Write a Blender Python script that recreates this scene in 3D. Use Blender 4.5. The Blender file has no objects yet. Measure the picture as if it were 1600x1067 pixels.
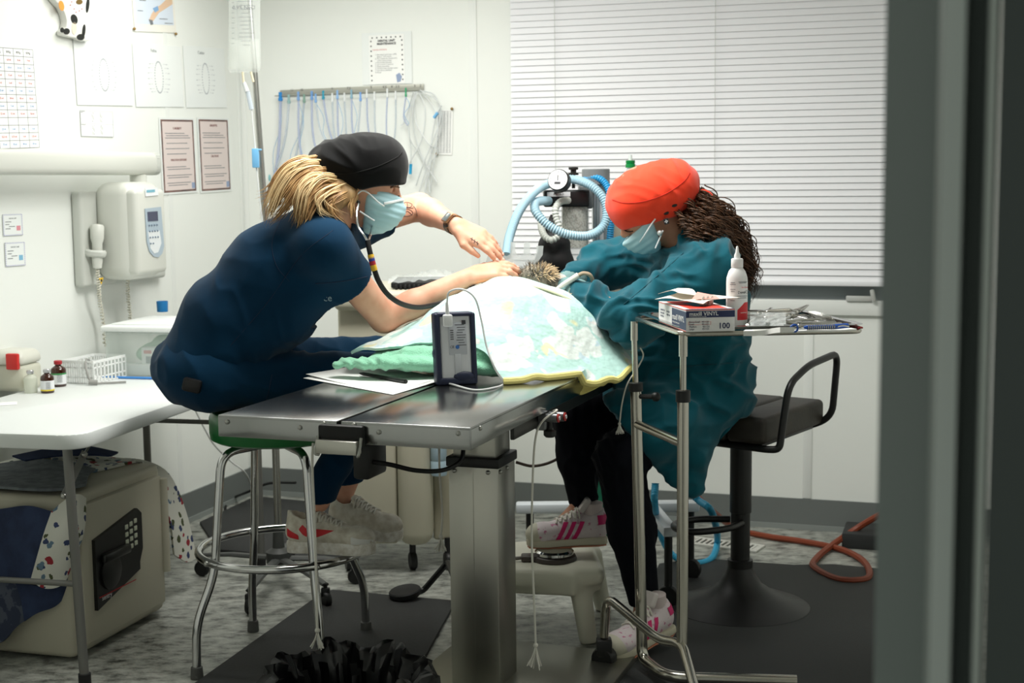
import bpy, bmesh, math, random
import numpy as np
from mathutils import Vector, Matrix
random.seed(7); np.random.seed(7)
V=Vector; C=bpy.context.scene.collection; SC=bpy.context.scene
# ---------------------------------------------------------------- camera
F=2222.0; CZ=1.44
RC=Matrix.Rotation(math.radians(90-6.5),3,'X')@Matrix.Rotation(-0.0105,3,'Z')
cam=bpy.data.cameras.new('camera'); co=bpy.data.objects.new('camera',cam); C.objects.link(co)
co.matrix_world=Matrix.Translation((0,0,CZ))@RC.to_4x4()
cam.sensor_width=36; cam.lens=F/1600*36; cam.clip_start=.05
cam.dof.use_dof=True; cam.dof.focus_distance=3.9; cam.dof.aperture_fstop=5.0
SC.camera=co
# ---------------------------------------------------------------- light and exposure
vs=SC.view_settings; vs.view_transform='Standard'; vs.look='None'; vs.exposure=0.0; vs.gamma=1; vs.use_curve_mapping=False
wd=bpy.data.worlds.new('world'); SC.world=wd; wd.use_nodes=True
wd.node_tree.nodes['Background'].inputs[0].default_value=(.58,.62,.59,1); wd.node_tree.nodes['Background'].inputs[1].default_value=.45
def area(name,loc,size,power,col=(1,1,.97),rot=(0,0,0),spread=180):
    l=bpy.data.lights.new(name,'AREA'); l.shape='RECTANGLE'; l.size,l.size_y=size; l.energy=power; l.color=col; l.spread=math.radians(spread)
    o=bpy.data.objects.new(name,l); C.objects.link(o); o.location=loc; o.rotation_euler=rot
    return o
YAW=math.radians(-18)
area('ceiling_light',(-.1,4.1,2.46),(1.2,.6),47,(1,.995,.95),(0,0,YAW))
area('ceiling_light',(-.75,5.2,2.46),(1.2,.5),17,(1,.995,.95),(0,0,YAW))
# ---------------------------------------------------------------- pixel -> place
def ray(px,py): return RC@V(((px-800)/F,-(py-533.5)/F,-1))
def at(px,py,Y):
    d=ray(px,py); return V((0,0,CZ))+d*(Y/d.y)
def on(px,py,z):
    d=ray(px,py); return V((0,0,CZ))+d*((z-CZ)/d.z)
def hit(px,py,p0,n):
    d=ray(px,py); o=V((0,0,CZ)); return o+d*((p0-o).dot(n)/d.dot(n))
E1=V((math.cos(YAW),math.sin(YAW),0)); E2=V((-math.sin(YAW),math.cos(YAW),0)); UP=V((0,0,1))
K0=V((-1.214,6.50,0))                       # back left corner of the room
def bw(px,py,off=0): return hit(px,py,K0-E2*off,E2)      # a point on the back wall
def lw(px,py,off=0): return hit(px,py,K0+E1*off,E1)      # a point on the left wall
def frame(x,y,z,o):                          # matrix from axes and origin
    m=Matrix.Identity(4)
    for i,a in enumerate((x,y,z)):
        for j in range(3): m[j][i]=a[j]
    for j in range(3): m[j][3]=o[j]
    return m
def aim(d,up=UP):                            # frame whose z is d
    z=V(d).normalized(); x=V(up).cross(z)
    if x.length<1e-4: x=V((1,0,0))
    x.normalize(); return x,z.cross(x),z
# ---------------------------------------------------------------- materials
def lin(c):
    return tuple(((x/255)/12.92 if x/255<=.04045 else ((x/255+.055)/1.055)**2.4) for x in c[:3])+(1,)
MATS={}
def M(name,rgb,rough=.5,metal=0,trans=0,alpha=1,noise=None,bump=None,emit=0,ior=1.45,sheen=0,coat=0,sss=0,spec=None):
    if name in MATS: return MATS[name]
    m=bpy.data.materials.new(name); m.use_nodes=True; MATS[name]=m
    nt=m.node_tree; b=nt.nodes['Principled BSDF']
    b.inputs['Base Color'].default_value=lin(rgb); b.inputs['Roughness'].default_value=rough; b.inputs['Metallic'].default_value=metal
    b.inputs['Transmission Weight'].default_value=trans; b.inputs['Alpha'].default_value=alpha; b.inputs['IOR'].default_value=ior
    b.inputs['Sheen Weight'].default_value=sheen; b.inputs['Coat Weight'].default_value=coat
    if spec is not None: b.inputs['Specular IOR Level'].default_value=spec
    if sss: b.inputs['Subsurface Weight'].default_value=sss; b.inputs['Subsurface Radius'].default_value=(.012,.005,.003)
    if emit: b.inputs['Emission Color'].default_value=lin(rgb); b.inputs['Emission Strength'].default_value=emit
    tc=None
    if noise or bump: tc=nt.nodes.new('ShaderNodeTexCoord')
    def nz(scale,detail=4):
        sc=scale if isinstance(scale,(tuple,list)) else (scale,)*3
        mp=nt.nodes.new('ShaderNodeMapping'); mp.inputs['Scale'].default_value=sc
        nt.links.new(tc.outputs['Object'],mp.inputs['Vector'])
        n=nt.nodes.new('ShaderNodeTexNoise'); n.inputs['Scale'].default_value=1; n.inputs['Detail'].default_value=detail
        nt.links.new(mp.outputs[0],n.inputs['Vector']); return n
    if noise:
        n=nz(noise[0]); r=nt.nodes.new('ShaderNodeValToRGB'); nt.links.new(n.outputs['Fac'],r.inputs[0])
        c2=noise[1]; lo=noise[2] if len(noise)>2 else .35; hi=noise[3] if len(noise)>3 else .65
        r.color_ramp.elements[0].position=lo; r.color_ramp.elements[1].position=hi
        r.color_ramp.elements[0].color=lin(rgb); r.color_ramp.elements[1].color=lin(c2)
        nt.links.new(r.outputs[0],b.inputs['Base Color'])
    if bump:
        n=nz(bump[0]); bp=nt.nodes.new('ShaderNodeBump'); bp.inputs['Strength'].default_value=bump[1]; bp.inputs['Distance'].default_value=bump[2] if len(bump)>2 else .01
        nt.links.new(n.outputs['Fac'],bp.inputs['Height']); nt.links.new(bp.outputs[0],b.inputs['Normal'])
    return m
# ---------------------------------------------------------------- mesh builder
def cr(pts,n=8,closed=False):                # Catmull-Rom through points
    P=[V(p) for p in pts]; L=len(P)
    if L<3 and not closed:
        return [P[0].lerp(P[-1],i/n) for i in range(n+1)]
    out=[]
    for i in range(L if closed else L-1):
        if closed: a,b,c,d=(P[(i+k)%L] for k in (-1,0,1,2))
        else:
            b,c=P[i],P[i+1]; a=P[i-1] if i>0 else b*2-c; d=P[i+2] if i+2<L else c*2-b
        for k in range(n):
            t=k/n; t2=t*t; t3=t2*t
            out.append(.5*((2*b)+(c-a)*t+(2*a-5*b+4*c-d)*t2+(3*b-a-3*c+d)*t3))
    if not closed: out.append(P[-1].copy())
    return out
def fillet(pts,r,n=5):                       # polyline with rounded corners
    P=[V(p) for p in pts]; out=[P[0]]
    for i in range(1,len(P)-1):
        a,b,c=P[i-1],P[i],P[i+1]; u=(a-b); w=(c-b); q=min(r,u.length*.49,w.length*.49)
        p0=b+u.normalized()*q; p1=b+w.normalized()*q
        for k in range(n+1):
            t=k/n; out.append(p0*(1-t)**2+b*2*t*(1-t)+p1*t*t)
    out.append(P[-1]); return out
class MB:
    def __init__(s): s.v=[]; s.f=[]; s.m=[]
    def add(s,vs,fs,mi=0):
        o=len(s.v); s.v+= [tuple(x) for x in vs]; s.f+=[tuple(i+o for i in f) for f in fs]; s.m+=[mi]*len(fs); return s
    def bm(s,bm,mat=None,mi=0):
        if mat is not None: bmesh.ops.transform(bm,matrix=mat,verts=bm.verts)
        bm.verts.index_update(); s.add([v.co[:] for v in bm.verts],[[v.index for v in f.verts] for f in bm.faces],mi); bm.free(); return s
    def box(s,c,size,ax=None,bev=0,seg=2,mi=0,top=None):   # top=(sx,sy) scale of the +z face
        bm=bmesh.new(); bmesh.ops.create_cube(bm,size=1)
        for v in bm.verts:
            k=(top[0],top[1]) if top and v.co.z>0 else (1,1)
            v.co=V((v.co.x*size[0]*k[0],v.co.y*size[1]*k[1],v.co.z*size[2]))
        if bev: bmesh.ops.bevel(bm,geom=bm.edges[:],offset=bev,segments=seg,affect='EDGES',profile=.5)
        ax=ax or (V((1,0,0)),V((0,1,0)),V((0,0,1)))
        return s.bm(bm,frame(*ax,c),mi)
    def tube(s,pts,r,n=8,closed=False,cap=True,mi=0,flat=1,up=None):
        P=[V(p) for p in pts]; L=len(P); T=[]
        for i in range(L):
            a=P[(i-1)%L] if (closed or i>0) else P[i]; b=P[(i+1)%L] if (closed or i<L-1) else P[i]
            t=b-a; T.append(t.normalized() if t.length>1e-9 else V((0,0,1)))
        u=V(up) if up else (V((0,0,1)) if abs(T[0].z)<.9 else V((1,0,0))); vs=[]
        for i in range(L):
            x=u-T[i]*u.dot(T[i]); x=x.normalized() if x.length>1e-6 else T[i].orthogonal().normalized()
            y=T[i].cross(x); u=x if not up else V(up)
            R=r(i/(L-1)) if callable(r) else (r[i] if isinstance(r,(list,tuple)) else r)
            for k in range(n):
                q=2*math.pi*k/n; vs.append(P[i]+x*math.cos(q)*R*flat+y*math.sin(q)*R)
        fs=[]
        for i in range(L if closed else L-1):
            j=(i+1)%L
            for k in range(n): fs.append((i*n+k,i*n+(k+1)%n,j*n+(k+1)%n,j*n+k))
        if cap and not closed: fs+=[tuple(range(n))[::-1],tuple((L-1)*n+k for k in range(n))]
        return s.add(vs,fs,mi)
    def rod(s,a,b,r,n=12,mi=0,r2=None): return s.tube([a,b],[r,r if r2 is None else r2],n,mi=mi)
    def lathe(s,prof,o,axis=UP,n=24,mi=0,sx=1,up=V((0,1,0))):
        x,y,z=aim(axis,up if abs(V(axis).normalized().dot(up))<.95 else V((1,0,0))); o=V(o); vs=[];fs=[]; L=len(prof)
        for (r,h) in prof:
            for k in range(n):
                q=2*math.pi*k/n; vs.append(o+z*h+x*(r*sx*math.cos(q))+y*(r*math.sin(q)))
        for i in range(L-1):
            for k in range(n): fs.append((i*n+k,i*n+(k+1)%n,(i+1)*n+(k+1)%n,(i+1)*n+k))
        if prof[0][0]>1e-5: fs.append(tuple(range(n))[::-1])
        if prof[-1][0]>1e-5: fs.append(tuple((L-1)*n+k for k in range(n)))
        return s.add(vs,fs,mi)
    def ball(s,c,r,ax=None,n=14,mi=0):
        r=r if isinstance(r,(tuple,list)) else (r,)*3
        bm=bmesh.new(); bmesh.ops.create_uvsphere(bm,u_segments=n,v_segments=max(6,n*2//3),radius=1)
        for v in bm.verts: v.co=V((v.co.x*r[0],v.co.y*r[1],v.co.z*r[2]))
        ax=ax or (V((1,0,0)),V((0,1,0)),V((0,0,1)))
        return s.bm(bm,frame(*ax,c),mi)
    def prism(s,poly,d,ax,o,mi=0,bev=0):      # poly in (x,y) of ax, extruded d along z
        bm=bmesh.new(); vs=[bm.verts.new((p[0],p[1],0)) for p in poly]; f=bm.faces.new(vs)
        r=bmesh.ops.extrude_face_region(bm,geom=[f]); top=[g for g in r['geom'] if isinstance(g,bmesh.types.BMVert)]
        bmesh.ops.translate(bm,verts=top,vec=(0,0,d))
        bmesh.ops.recalc_face_normals(bm,faces=bm.faces)
        if bev: bmesh.ops.bevel(bm,geom=bm.edges[:],offset=bev,segments=2,affect='EDGES',profile=.5)
        return s.bm(bm,frame(*ax,o),mi)
    def sheet(s,rows,th=0,mi=0):              # rows of points -> grid (closed slab when th)
        R=len(rows); Cn=len(rows[0]); P=[[V(p) for p in r] for r in rows]
        vs=[p for r in P for p in r]; fs=[(i*Cn+j,i*Cn+j+1,(i+1)*Cn+j+1,(i+1)*Cn+j) for i in range(R-1) for j in range(Cn-1)]
        if th:
            nn=[]
            for i in range(R):
                for j in range(Cn):
                    a=P[min(i+1,R-1)][j]-P[max(i-1,0)][j]; b=P[i][min(j+1,Cn-1)]-P[i][max(j-1,0)]
                    q=a.cross(b); nn.append(q.normalized() if q.length>1e-9 else UP)
            o=len(vs); vs=vs+[v+n*th for v,n in zip(vs,nn)]
            fs=fs+[tuple(i+o for i in f[::-1]) for f in fs]
            ed=[(0*Cn+j,0*Cn+j+1) for j in range(Cn-1)]+[((R-1)*Cn+j+1,(R-1)*Cn+j) for j in range(Cn-1)]+[((i+1)*Cn,i*Cn) for i in range(R-1)]+[(i*Cn+Cn-1,(i+1)*Cn+Cn-1) for i in range(R-1)]
            fs+=[(b,a,a+o,b+o) for a,b in ed]
        return s.add(vs,fs,mi)
def grid(cp,nu=6,nv=6,closed=False):          # smooth surface through a net of control points
    rows=[cr(r,nu) for r in cp]; cols=list(zip(*rows)); cols=[cr(c,nv) for c in cols]
    return [list(r) for r in zip(*cols)]
def obj(name,mb,mats,parent=None,sharp=38):
    me=bpy.data.meshes.new(name); me.from_pydata(mb.v,[],mb.f); mats=mats if isinstance(mats,(list,tuple)) else [mats]
    for m in mats: me.materials.append(m)
    me.polygons.foreach_set('material_index',mb.m); me.polygons.foreach_set('use_smooth',[True]*len(mb.f))
    bm=bmesh.new(); bm.from_mesh(me); bmesh.ops.recalc_face_normals(bm,faces=bm.faces); bm.to_mesh(me); bm.free()
    me.set_sharp_from_angle(angle=math.radians(sharp)); me.update()
    o=bpy.data.objects.new(name,me); C.objects.link(o)
    if parent: o.parent=parent
    return o
THINGS=[]
def tag(o,label,cat,group=None):
    o['label']=label; o['category']=cat
    if group: o['group']=group
    THINGS.append(o); return o
def thing(name,label,cat,group=None):
    o=bpy.data.objects.new(name,None); o.empty_display_size=.05; C.objects.link(o); return tag(o,label,cat,group)
def solo(name,mb,mats,label,cat,group=None,sharp=38): return tag(obj(name,mb,mats,None,sharp),label,cat,group)
def struct(name,mb,mats,parent=None,sharp=38):
    o=obj(name,mb,mats,parent,sharp)
    if not parent: o['kind']='structure'; THINGS.append(o)
    return o
def text(name,s,size,o,x,y,mat,parent,align='CENTER',ext=.0004,spacing=1,leading=1,bold=0):
    cu=bpy.data.curves.new(name,'FONT'); cu.body=s; cu.size=size; cu.align_x=align; cu.align_y='CENTER'; cu.extrude=ext; cu.space_character=spacing; cu.space_line=leading; cu.offset=bold
    cu.resolution_u=2
    t=bpy.data.objects.new(name,cu); C.objects.link(t); dg=bpy.context.evaluated_depsgraph_get(); dg.update()
    me=bpy.data.meshes.new_from_object(t.evaluated_get(dg)); bpy.data.objects.remove(t); bpy.data.curves.remove(cu)
    z=V(x).cross(V(y)); me.transform(frame(V(x),V(y),z,V(o))); me.materials.clear(); me.materials.append(mat); me.name=name
    ob=bpy.data.objects.new(name,me); C.objects.link(ob); ob.parent=parent
    return ob
def settle():                                # put every thing's origin at its base
    for o in THINGS:
        ch=list(o.children_recursive)+([o] if o.type=='MESH' else [])
        P=[c for m in ch if m.type=='MESH' for c in m.data.vertices]
        if not P: continue
        arr=np.concatenate([np.array([v.co for v in m.data.vertices]) for m in ch if m.type=='MESH' and len(m.data.vertices)])
        lo=arr.min(0); hi=arr.max(0); b=V(((lo[0]+hi[0])/2,(lo[1]+hi[1])/2,lo[2]))
        for m in ch:
            if m.type=='MESH': m.data.transform(Matrix.Translation(-b))
        o.location=b
# ---------------------------------------------------------------- distance field modeller for soft shapes
class SDF:
    def __init__(s,lo,hi,h):
        s.lo=np.array(lo,np.float32); s.h=h; s.n=np.ceil((np.array(hi)-np.array(lo))/h).astype(int)+1
        s.d=np.full(s.n,.5,np.float32)
    def reg(s,lo,hi):
        a=np.clip(np.floor((np.array(lo)-s.lo)/s.h).astype(int),0,s.n); b=np.clip(np.ceil((np.array(hi)-s.lo)/s.h).astype(int)+1,0,s.n)
        sl=tuple(slice(i,j) for i,j in zip(a,b))
        g=[(np.arange(i,j)*s.h+l).astype(np.float32) for i,j,l in zip(a,b,s.lo)]
        return sl,g[0][:,None,None],g[1][None,:,None],g[2][None,None,:]
    def put(s,sl,e,k,sub=False):
        d=s.d[sl]
        if d.size==0: return
        if sub:
            h=np.maximum(k-np.abs(-e-d),0)/k if k else 0
            s.d[sl]=np.maximum(d,-e)+h*h*k/4
        else:
            h=np.maximum(k-np.abs(e-d),0)/k if k else 0
            s.d[sl]=np.minimum(d,e)-h*h*k/4
    def cap(s,a,b,ra,rb=None,k=.01,sub=False):
        a=np.array(a,np.float32); b=np.array(b,np.float32); rb=ra if rb is None else rb; m=max(ra,rb)+k+3*s.h
        sl,x,y,z=s.reg(np.minimum(a,b)-m,np.maximum(a,b)+m); ab=b-a; L=float(ab@ab)+1e-12
        t=np.clip(((x-a[0])*ab[0]+(y-a[1])*ab[1]+(z-a[2])*ab[2])/L,0,1)
        e=np.sqrt((x-a[0]-t*ab[0])**2+(y-a[1]-t*ab[1])**2+(z-a[2]-t*ab[2])**2)-(ra+(rb-ra)*t)
        s.put(sl,e,k,sub); return s
    def ecap(s,a,b,side,ra,rb,k=.02,sub=False):        # elliptical section: (along side, across) radii at both ends
        a=np.array(a,np.float32); b=np.array(b,np.float32); m=max(*ra,*rb)+k+3*s.h
        sl,x,y,z=s.reg(np.minimum(a,b)-m,np.maximum(a,b)+m); ab=b-a; L=float(ab@ab)**.5+1e-9; w=ab/L
        u=np.array(side,np.float32); u=u-w*(u@w); u/=np.linalg.norm(u); v=np.cross(w,u)
        X=x-a[0];Y=y-a[1];Z=z-a[2]
        l=X*w[0]+Y*w[1]+Z*w[2]; t=np.clip(l/L,0,1); l=l-t*L
        pu=X*u[0]+Y*u[1]+Z*u[2]; pv=X*v[0]+Y*v[1]+Z*v[2]
        r1=ra[0]+(rb[0]-ra[0])*t; r2=ra[1]+(rb[1]-ra[1])*t; r3=np.minimum(r1,r2)
        q=np.sqrt((pu/r1)**2+(pv/r2)**2+(l/r3)**2)
        q2=np.sqrt((pu/r1**2)**2+(pv/r2**2)**2+(l/r3**2)**2)+1e-6
        e=q*(q-1)/q2; e=np.where(q<.05,-r3,e).astype(np.float32)
        s.put(sl,e,k,sub); return s
    def ell(s,c,ax,r,k=.01,sub=False):
        c=np.array(c,np.float32); m=max(r)+k+3*s.h; sl,x,y,z=s.reg(c-m,c+m); X=x-c[0];Y=y-c[1];Z=z-c[2]; q=0;q2=0
        for a,rr in zip(ax,r):
            p=X*a[0]+Y*a[1]+Z*a[2]; q=q+(p/rr)**2; q2=q2+(p/rr**2)**2
        q=np.sqrt(q); q2=np.sqrt(q2)+1e-6; e=np.where(q<.05,-min(r),q*(q-1)/q2).astype(np.float32); s.put(sl,e,k,sub); return s
    def box(s,c,ax,r,rd=.01,k=.01,sub=False):
        c=np.array(c,np.float32); m=sum(r)+k+3*s.h; sl,x,y,z=s.reg(c-m,c+m); X=x-c[0];Y=y-c[1];Z=z-c[2]; o=0; mx=None
        for a,rr in zip(ax,r):
            p=np.abs(X*a[0]+Y*a[1]+Z*a[2])-(rr-rd); o=o+np.maximum(p,0)**2; mx=p if mx is None else np.maximum(mx,p)
        e=(np.sqrt(o)+np.minimum(mx,0)-rd).astype(np.float32); s.put(sl,e,k,sub); return s
    def cut(s,p,n,k=0,lo=None,hi=None):                # keep the side n points away from
        p=np.array(p,np.float32); n=np.array(V(n).normalized(),np.float32)
        sl,x,y,z=s.reg(s.lo if lo is None else lo,(s.lo+s.n*s.h) if hi is None else hi)
        e=-((x-p[0])*n[0]+(y-p[1])*n[1]+(z-p[2])*n[2]); s.put(sl,e.astype(np.float32),k,True); return s
    def chain(s,pts,rs,k=.02):
        for i in range(len(pts)-1): s.cap(pts[i],pts[i+1],rs[i],rs[i+1],k)
        return s
    def mesh(s,smooth=1,disp=None):
        d=s.d; ins=d<0; n=np.array(d.shape)-1
        cnt=np.zeros(n,np.int8)
        for i in (0,1):
            for j in (0,1):
                for k in (0,1): cnt+=ins[i:n[0]+i,j:n[1]+j,k:n[2]+k]
        act=(cnt>0)&(cnt<8); ijk=np.argwhere(act); idx=np.full(n,-1,np.int32); idx[act]=np.arange(len(ijk))
        acc=np.zeros((len(ijk),3)); w=np.zeros(len(ijk))
        cs=[(a,b,c) for a in (0,1) for b in (0,1) for c in (0,1)]
        val={c:d[ijk[:,0]+c[0],ijk[:,1]+c[1],ijk[:,2]+c[2]] for c in cs}
        for a in cs:
            for ax in range(3):
                if a[ax]==0:
                    b=list(a); b[ax]=1; b=tuple(b); va,vb=val[a],val[b]; cr_=(va<0)!=(vb<0)
                    t=np.where(cr_,va/np.where(cr_,va-vb,1),0); p=np.array(a,float)[None,:].repeat(len(ijk),0); p[:,ax]+=t
                    acc+=p*cr_[:,None]; w+=cr_
        P=(ijk+acc/w[:,None])*s.h+s.lo; Q=[]
        for ax in range(3):
            o=[0,0,0]; o[ax]=1; A=ins[:d.shape[0]-o[0],:d.shape[1]-o[1],:d.shape[2]-o[2]]; B=ins[o[0]:,o[1]:,o[2]:]
            e=np.argwhere(A!=B); b,c=(ax+1)%3,(ax+2)%3
            e=e[(e[:,b]>0)&(e[:,c]>0)&(e[:,b]<n[b])&(e[:,c]<n[c])]; fl=A[e[:,0],e[:,1],e[:,2]]
            def ix(db,dc):
                q=e.copy(); q[:,b]-=db; q[:,c]-=dc; return idx[q[:,0],q[:,1],q[:,2]]
            q=np.stack([ix(1,1),ix(0,1),ix(0,0),ix(1,0)],1); q[~fl]=q[~fl][:,::-1]; Q.append(q)
        Q=np.concatenate(Q); Q=Q[(Q>=0).all(1)]
        for _ in range(smooth): P=relax(P,Q)
        if disp is not None: P=P+normals(P,Q)*disp(P,normals(P,Q))[:,None]
        s.d=None
        return P,Q
def relax(P,Q,f=.5):
    S=np.zeros_like(P); N=np.zeros(len(P))
    for i in range(4):
        a=Q[:,i]; b=Q[:,(i+1)%4]
        for k in range(3): S[:,k]+=np.bincount(a,P[b,k],len(P))+np.bincount(b,P[a,k],len(P))
        N+=np.bincount(a,minlength=len(P))+np.bincount(b,minlength=len(P))
    N[N==0]=1; return P+(S/N[:,None]-P)*f
def normals(P,Q):
    n=np.cross(P[Q[:,2]]-P[Q[:,0]],P[Q[:,3]]-P[Q[:,1]]); R=np.zeros_like(P)
    for i in range(4):
        for k in range(3): R[:,k]+=np.bincount(Q[:,i],n[:,k],len(P))
    return R/(np.linalg.norm(R,axis=1)[:,None]+1e-12)
def qobj(name,PQ,mats,parent=None,mi=None):
    P,Q=PQ; me=bpy.data.meshes.new(name); me.vertices.add(len(P)); me.vertices.foreach_set('co',P.astype(np.float32).ravel())
    me.loops.add(len(Q)*4); me.loops.foreach_set('vertex_index',Q.astype(np.int32).ravel()); me.polygons.add(len(Q))
    me.polygons.foreach_set('loop_start',np.arange(0,len(Q)*4,4,dtype=np.int32)); me.polygons.foreach_set('use_smooth',np.ones(len(Q),bool))
    for m in (mats if isinstance(mats,(list,tuple)) else [mats]): me.materials.append(m)
    if mi is not None: me.polygons.foreach_set('material_index',mi.astype(np.int32))
    me.update(calc_edges=True); me.validate()
    o=bpy.data.objects.new(name,me); C.objects.link(o)
    if parent: o.parent=parent
    return o
def waves(P,dirs,seed=0):                     # irregular cloth folds: list of (direction across the folds, wavelength, height)
    r=np.random.RandomState(seed); out=np.zeros(len(P))
    wp=np.stack([np.sin(P@r.normal(0,11,3)+r.rand()*6)+.6*np.sin(P@r.normal(0,24,3)+r.rand()*6) for _ in range(3)],1)*.016
    for d,wl,am in dirs:
        d=np.array(V(d).normalized()); q=np.zeros(len(P))
        for k in range(5):
            dd=d+r.normal(0,.38,3); dd/=np.linalg.norm(dd); q+=np.sin((P+wp)@dd*2*np.pi/(wl*r.uniform(.7,2.1))+r.rand()*6.3)/5**.5
        m=np.clip(.35+.65*np.sin(P@r.normal(0,7,3)+r.rand()*6)+.3*np.sin(P@r.normal(0,15,3)+r.rand()*6),0,1.2)
        out+=am*(1.1-2.2*np.abs(q))*m
    return out
# ================================================================ the room
WH=M('wall_paint',(240,243,238),.45,bump=(60,.05,.002)); WHT=M('white_trim',(236,239,235),.4)
def rm(u,v,z=0): return K0+E1*u-E2*v+UP*z    # room place: u along the back wall, v out from it
def rbox(mb,u0,u1,v0,v1,z0,z1,bev=0,mi=0): return mb.box(rm((u0+u1)/2,(v0+v1)/2,(z0+z1)/2),(u1-u0,v1-v0,z1-z0),(E1,E2,UP),bev,mi=mi)
def uv_of(p): q=p-K0; return q.dot(E1),-q.dot(E2),p.z
RW=4.0; FV=4.6; CH=2.5
# floor of mottled vinyl
def floor_mat():
    m=M('vinyl_floor',(150,152,146),.38); nt=m.node_tree; b=nt.nodes['Principled BSDF']
    tc=nt.nodes.new('ShaderNodeTexCoord'); mp=nt.nodes.new('ShaderNodeMapping'); mp.inputs['Rotation'].default_value=(0,0,YAW); mp.inputs['Scale'].default_value=(14,24,9)
    n=nt.nodes.new('ShaderNodeTexNoise'); n.inputs['Scale'].default_value=1; n.inputs['Detail'].default_value=8; n.inputs['Roughness'].default_value=.72
    r=nt.nodes.new('ShaderNodeValToRGB'); e=r.color_ramp.elements; e[0].position=.36; e[0].color=lin((70,72,68)); e[1].position=.62; e[1].color=lin((178,180,172)); x=e.new(.47); x.color=lin((140,142,135))
    nt.links.new(tc.outputs['Object'],mp.inputs[0]); nt.links.new(mp.outputs[0],n.inputs['Vector']); nt.links.new(n.outputs['Fac'],r.inputs[0]); nt.links.new(r.outputs[0],b.inputs['Base Color']); return m
struct('floor',rbox(MB(),-.2,RW+.2,-.2,7.4,-.1,0),floor_mat())
struct('ceiling',rbox(MB(),-.2,RW+.2,-.2,7.4,CH,CH+.1),M('ceiling_paint',(238,238,234),.6))
struct('wall_left',rbox(MB(),-.12,0,-.12,FV,0,CH),WH)
struct('wall_right',rbox(MB(),RW,RW+.12,-.12,FV,0,CH),WH)
# window opening in the back wall
wu0=uv_of(bw(803,440))[0]+.05; wu1=wu0+1.75; wz0=bw(1300,470).z; wz1=2.2
m=MB(); rbox(m,-.12,wu0,-.12,0,0,CH); rbox(m,wu1,RW+.12,-.12,0,0,CH); rbox(m,wu0,wu1,-.12,0,0,wz0); rbox(m,wu0,wu1,-.12,0,wz1,CH)
struct('wall_back',m,WH)
GF=M('frame_grey',(150,158,160),.4); 
w=MB(); fz=wz0+.03
rbox(w,wu0,wu1,-.09,-.03,wz0,wz0+.1,.004); rbox(w,wu0,wu1,-.09,-.03,wz1-.06,wz1,.004); rbox(w,wu0,wu0+.06,-.09,-.03,wz0+.1,wz1-.06,.004); rbox(w,wu1-.06,wu1,-.09,-.03,wz0+.1,wz1-.06,.004)
rbox(w,wu0+.06,wu1-.06,-.085,-.02,wz0+.055,wz0+.07,.003)
win=struct('window_1',w,GF)
struct('pane',rbox(MB(),wu0+.05,wu1-.05,-.064,-.058,wz0+.09,wz1-.05),M('window_glass',(150,165,175),.05,trans=.4),win)
sz=bw(1300,492).z
s=MB(); rbox(s,wu0-.03,wu1+.03,-.03,.018,sz,wz0+.004,.004); struct('window_sill',s,WHT,win)
h=MB(); a=bw(1322,467,.02); b=bw(1362,466,.02); h.box((a+b)/2,((b-a).length,.018,.022),(E1,E2,UP),.004); c=bw(1364,462,.035); h.box(c,(.018,.02,.05),(V((.97,0,.2)).normalized(),E2,V((-.2,0,.97)).normalized()),.006)
struct('window_handle',h,M('handle_grey',(190,192,188),.4),win)
# panel joint strips
k=1
for px in (742,1263):
    u=uv_of(bw(px,300 if px<900 else 600))[0]; struct('trim_%d'%k,rbox(MB(),u-.018,u+.018,0,.004,.13,CH if px<900 else sz-.002,.0015),WHT); k+=1
struct('trim_%d'%k,rbox(rbox(MB(),0,.028,0,.004,.13,CH,.0015),0,.004,.004,.03,.13,CH,.0015),WHT); k+=1
for v in (.62,1.85): struct('trim_%d'%k,rbox(MB(),0,.0016,v-.016,v+.016,.13,CH),WHT); k+=1
BB=M('cove_base',(112,117,115),.5); BB2=M('cove_strip',(140,146,143),.45)
for nm,fn in (('baseboard_back',lambda m,a,b,c,d,mi:rbox(m,.012,RW,a,b,c,d,mi=mi)),('baseboard_left',lambda m,a,b,c,d,mi:rbox(m,a,b,.0,FV,c,d,mi=mi))):
    m=MB(); fn(m,0,.01,.022,.128,0); fn(m,0,.016,.0,.022,1); struct(nm,m,[BB,BB2])
# front wall with the doorway the picture is taken through
dl=2.12
m=MB(); jr=3.12
rbox(m,-.12,dl,FV,FV+.12,0,CH); rbox(m,jr+.06,RW+.12,FV,FV+.12,0,CH); rbox(m,dl,jr+.06,FV,FV+.12,2.12,CH)
struct('wall_front',m,WH)
pl=[(1375,1.215),(1455,1.18),(1458,1.12),(1462,1.10),(1498,1.085),(1503,1.12),(1528,1.11),(1531,1.075),(1546,1.065),(1548,1.33),(1400,1.33)]
poly=[(p.x,p.y) for p in (at(x,533,y) for x,y in pl)]
FRM=M('door_frame_paint',(152,161,156),.45); JLIT=M('jamb_lit_paint',(228,236,228),.5)  # second colour is paler: light on the turned jamb faces, painted in
d=struct('door_1',MB().prism(poly,2.14,(V((1,0,0)),V((0,1,0)),UP),V((0,0,0))),FRM,sharp=25)
q=[(p.x,p.y) for p in (at(x,533,y) for x,y in ((1550,.99),(1640,.96),(1760,1.18),(1760,1.33),(1552,1.33)))]
obj('door_leaf',MB().prism(q,2.1,(V((1,0,0)),V((0,1,0)),UP),V((0,0,.004))),M('door_leaf_paint',(84,92,88),.45),d,sharp=25)
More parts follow.
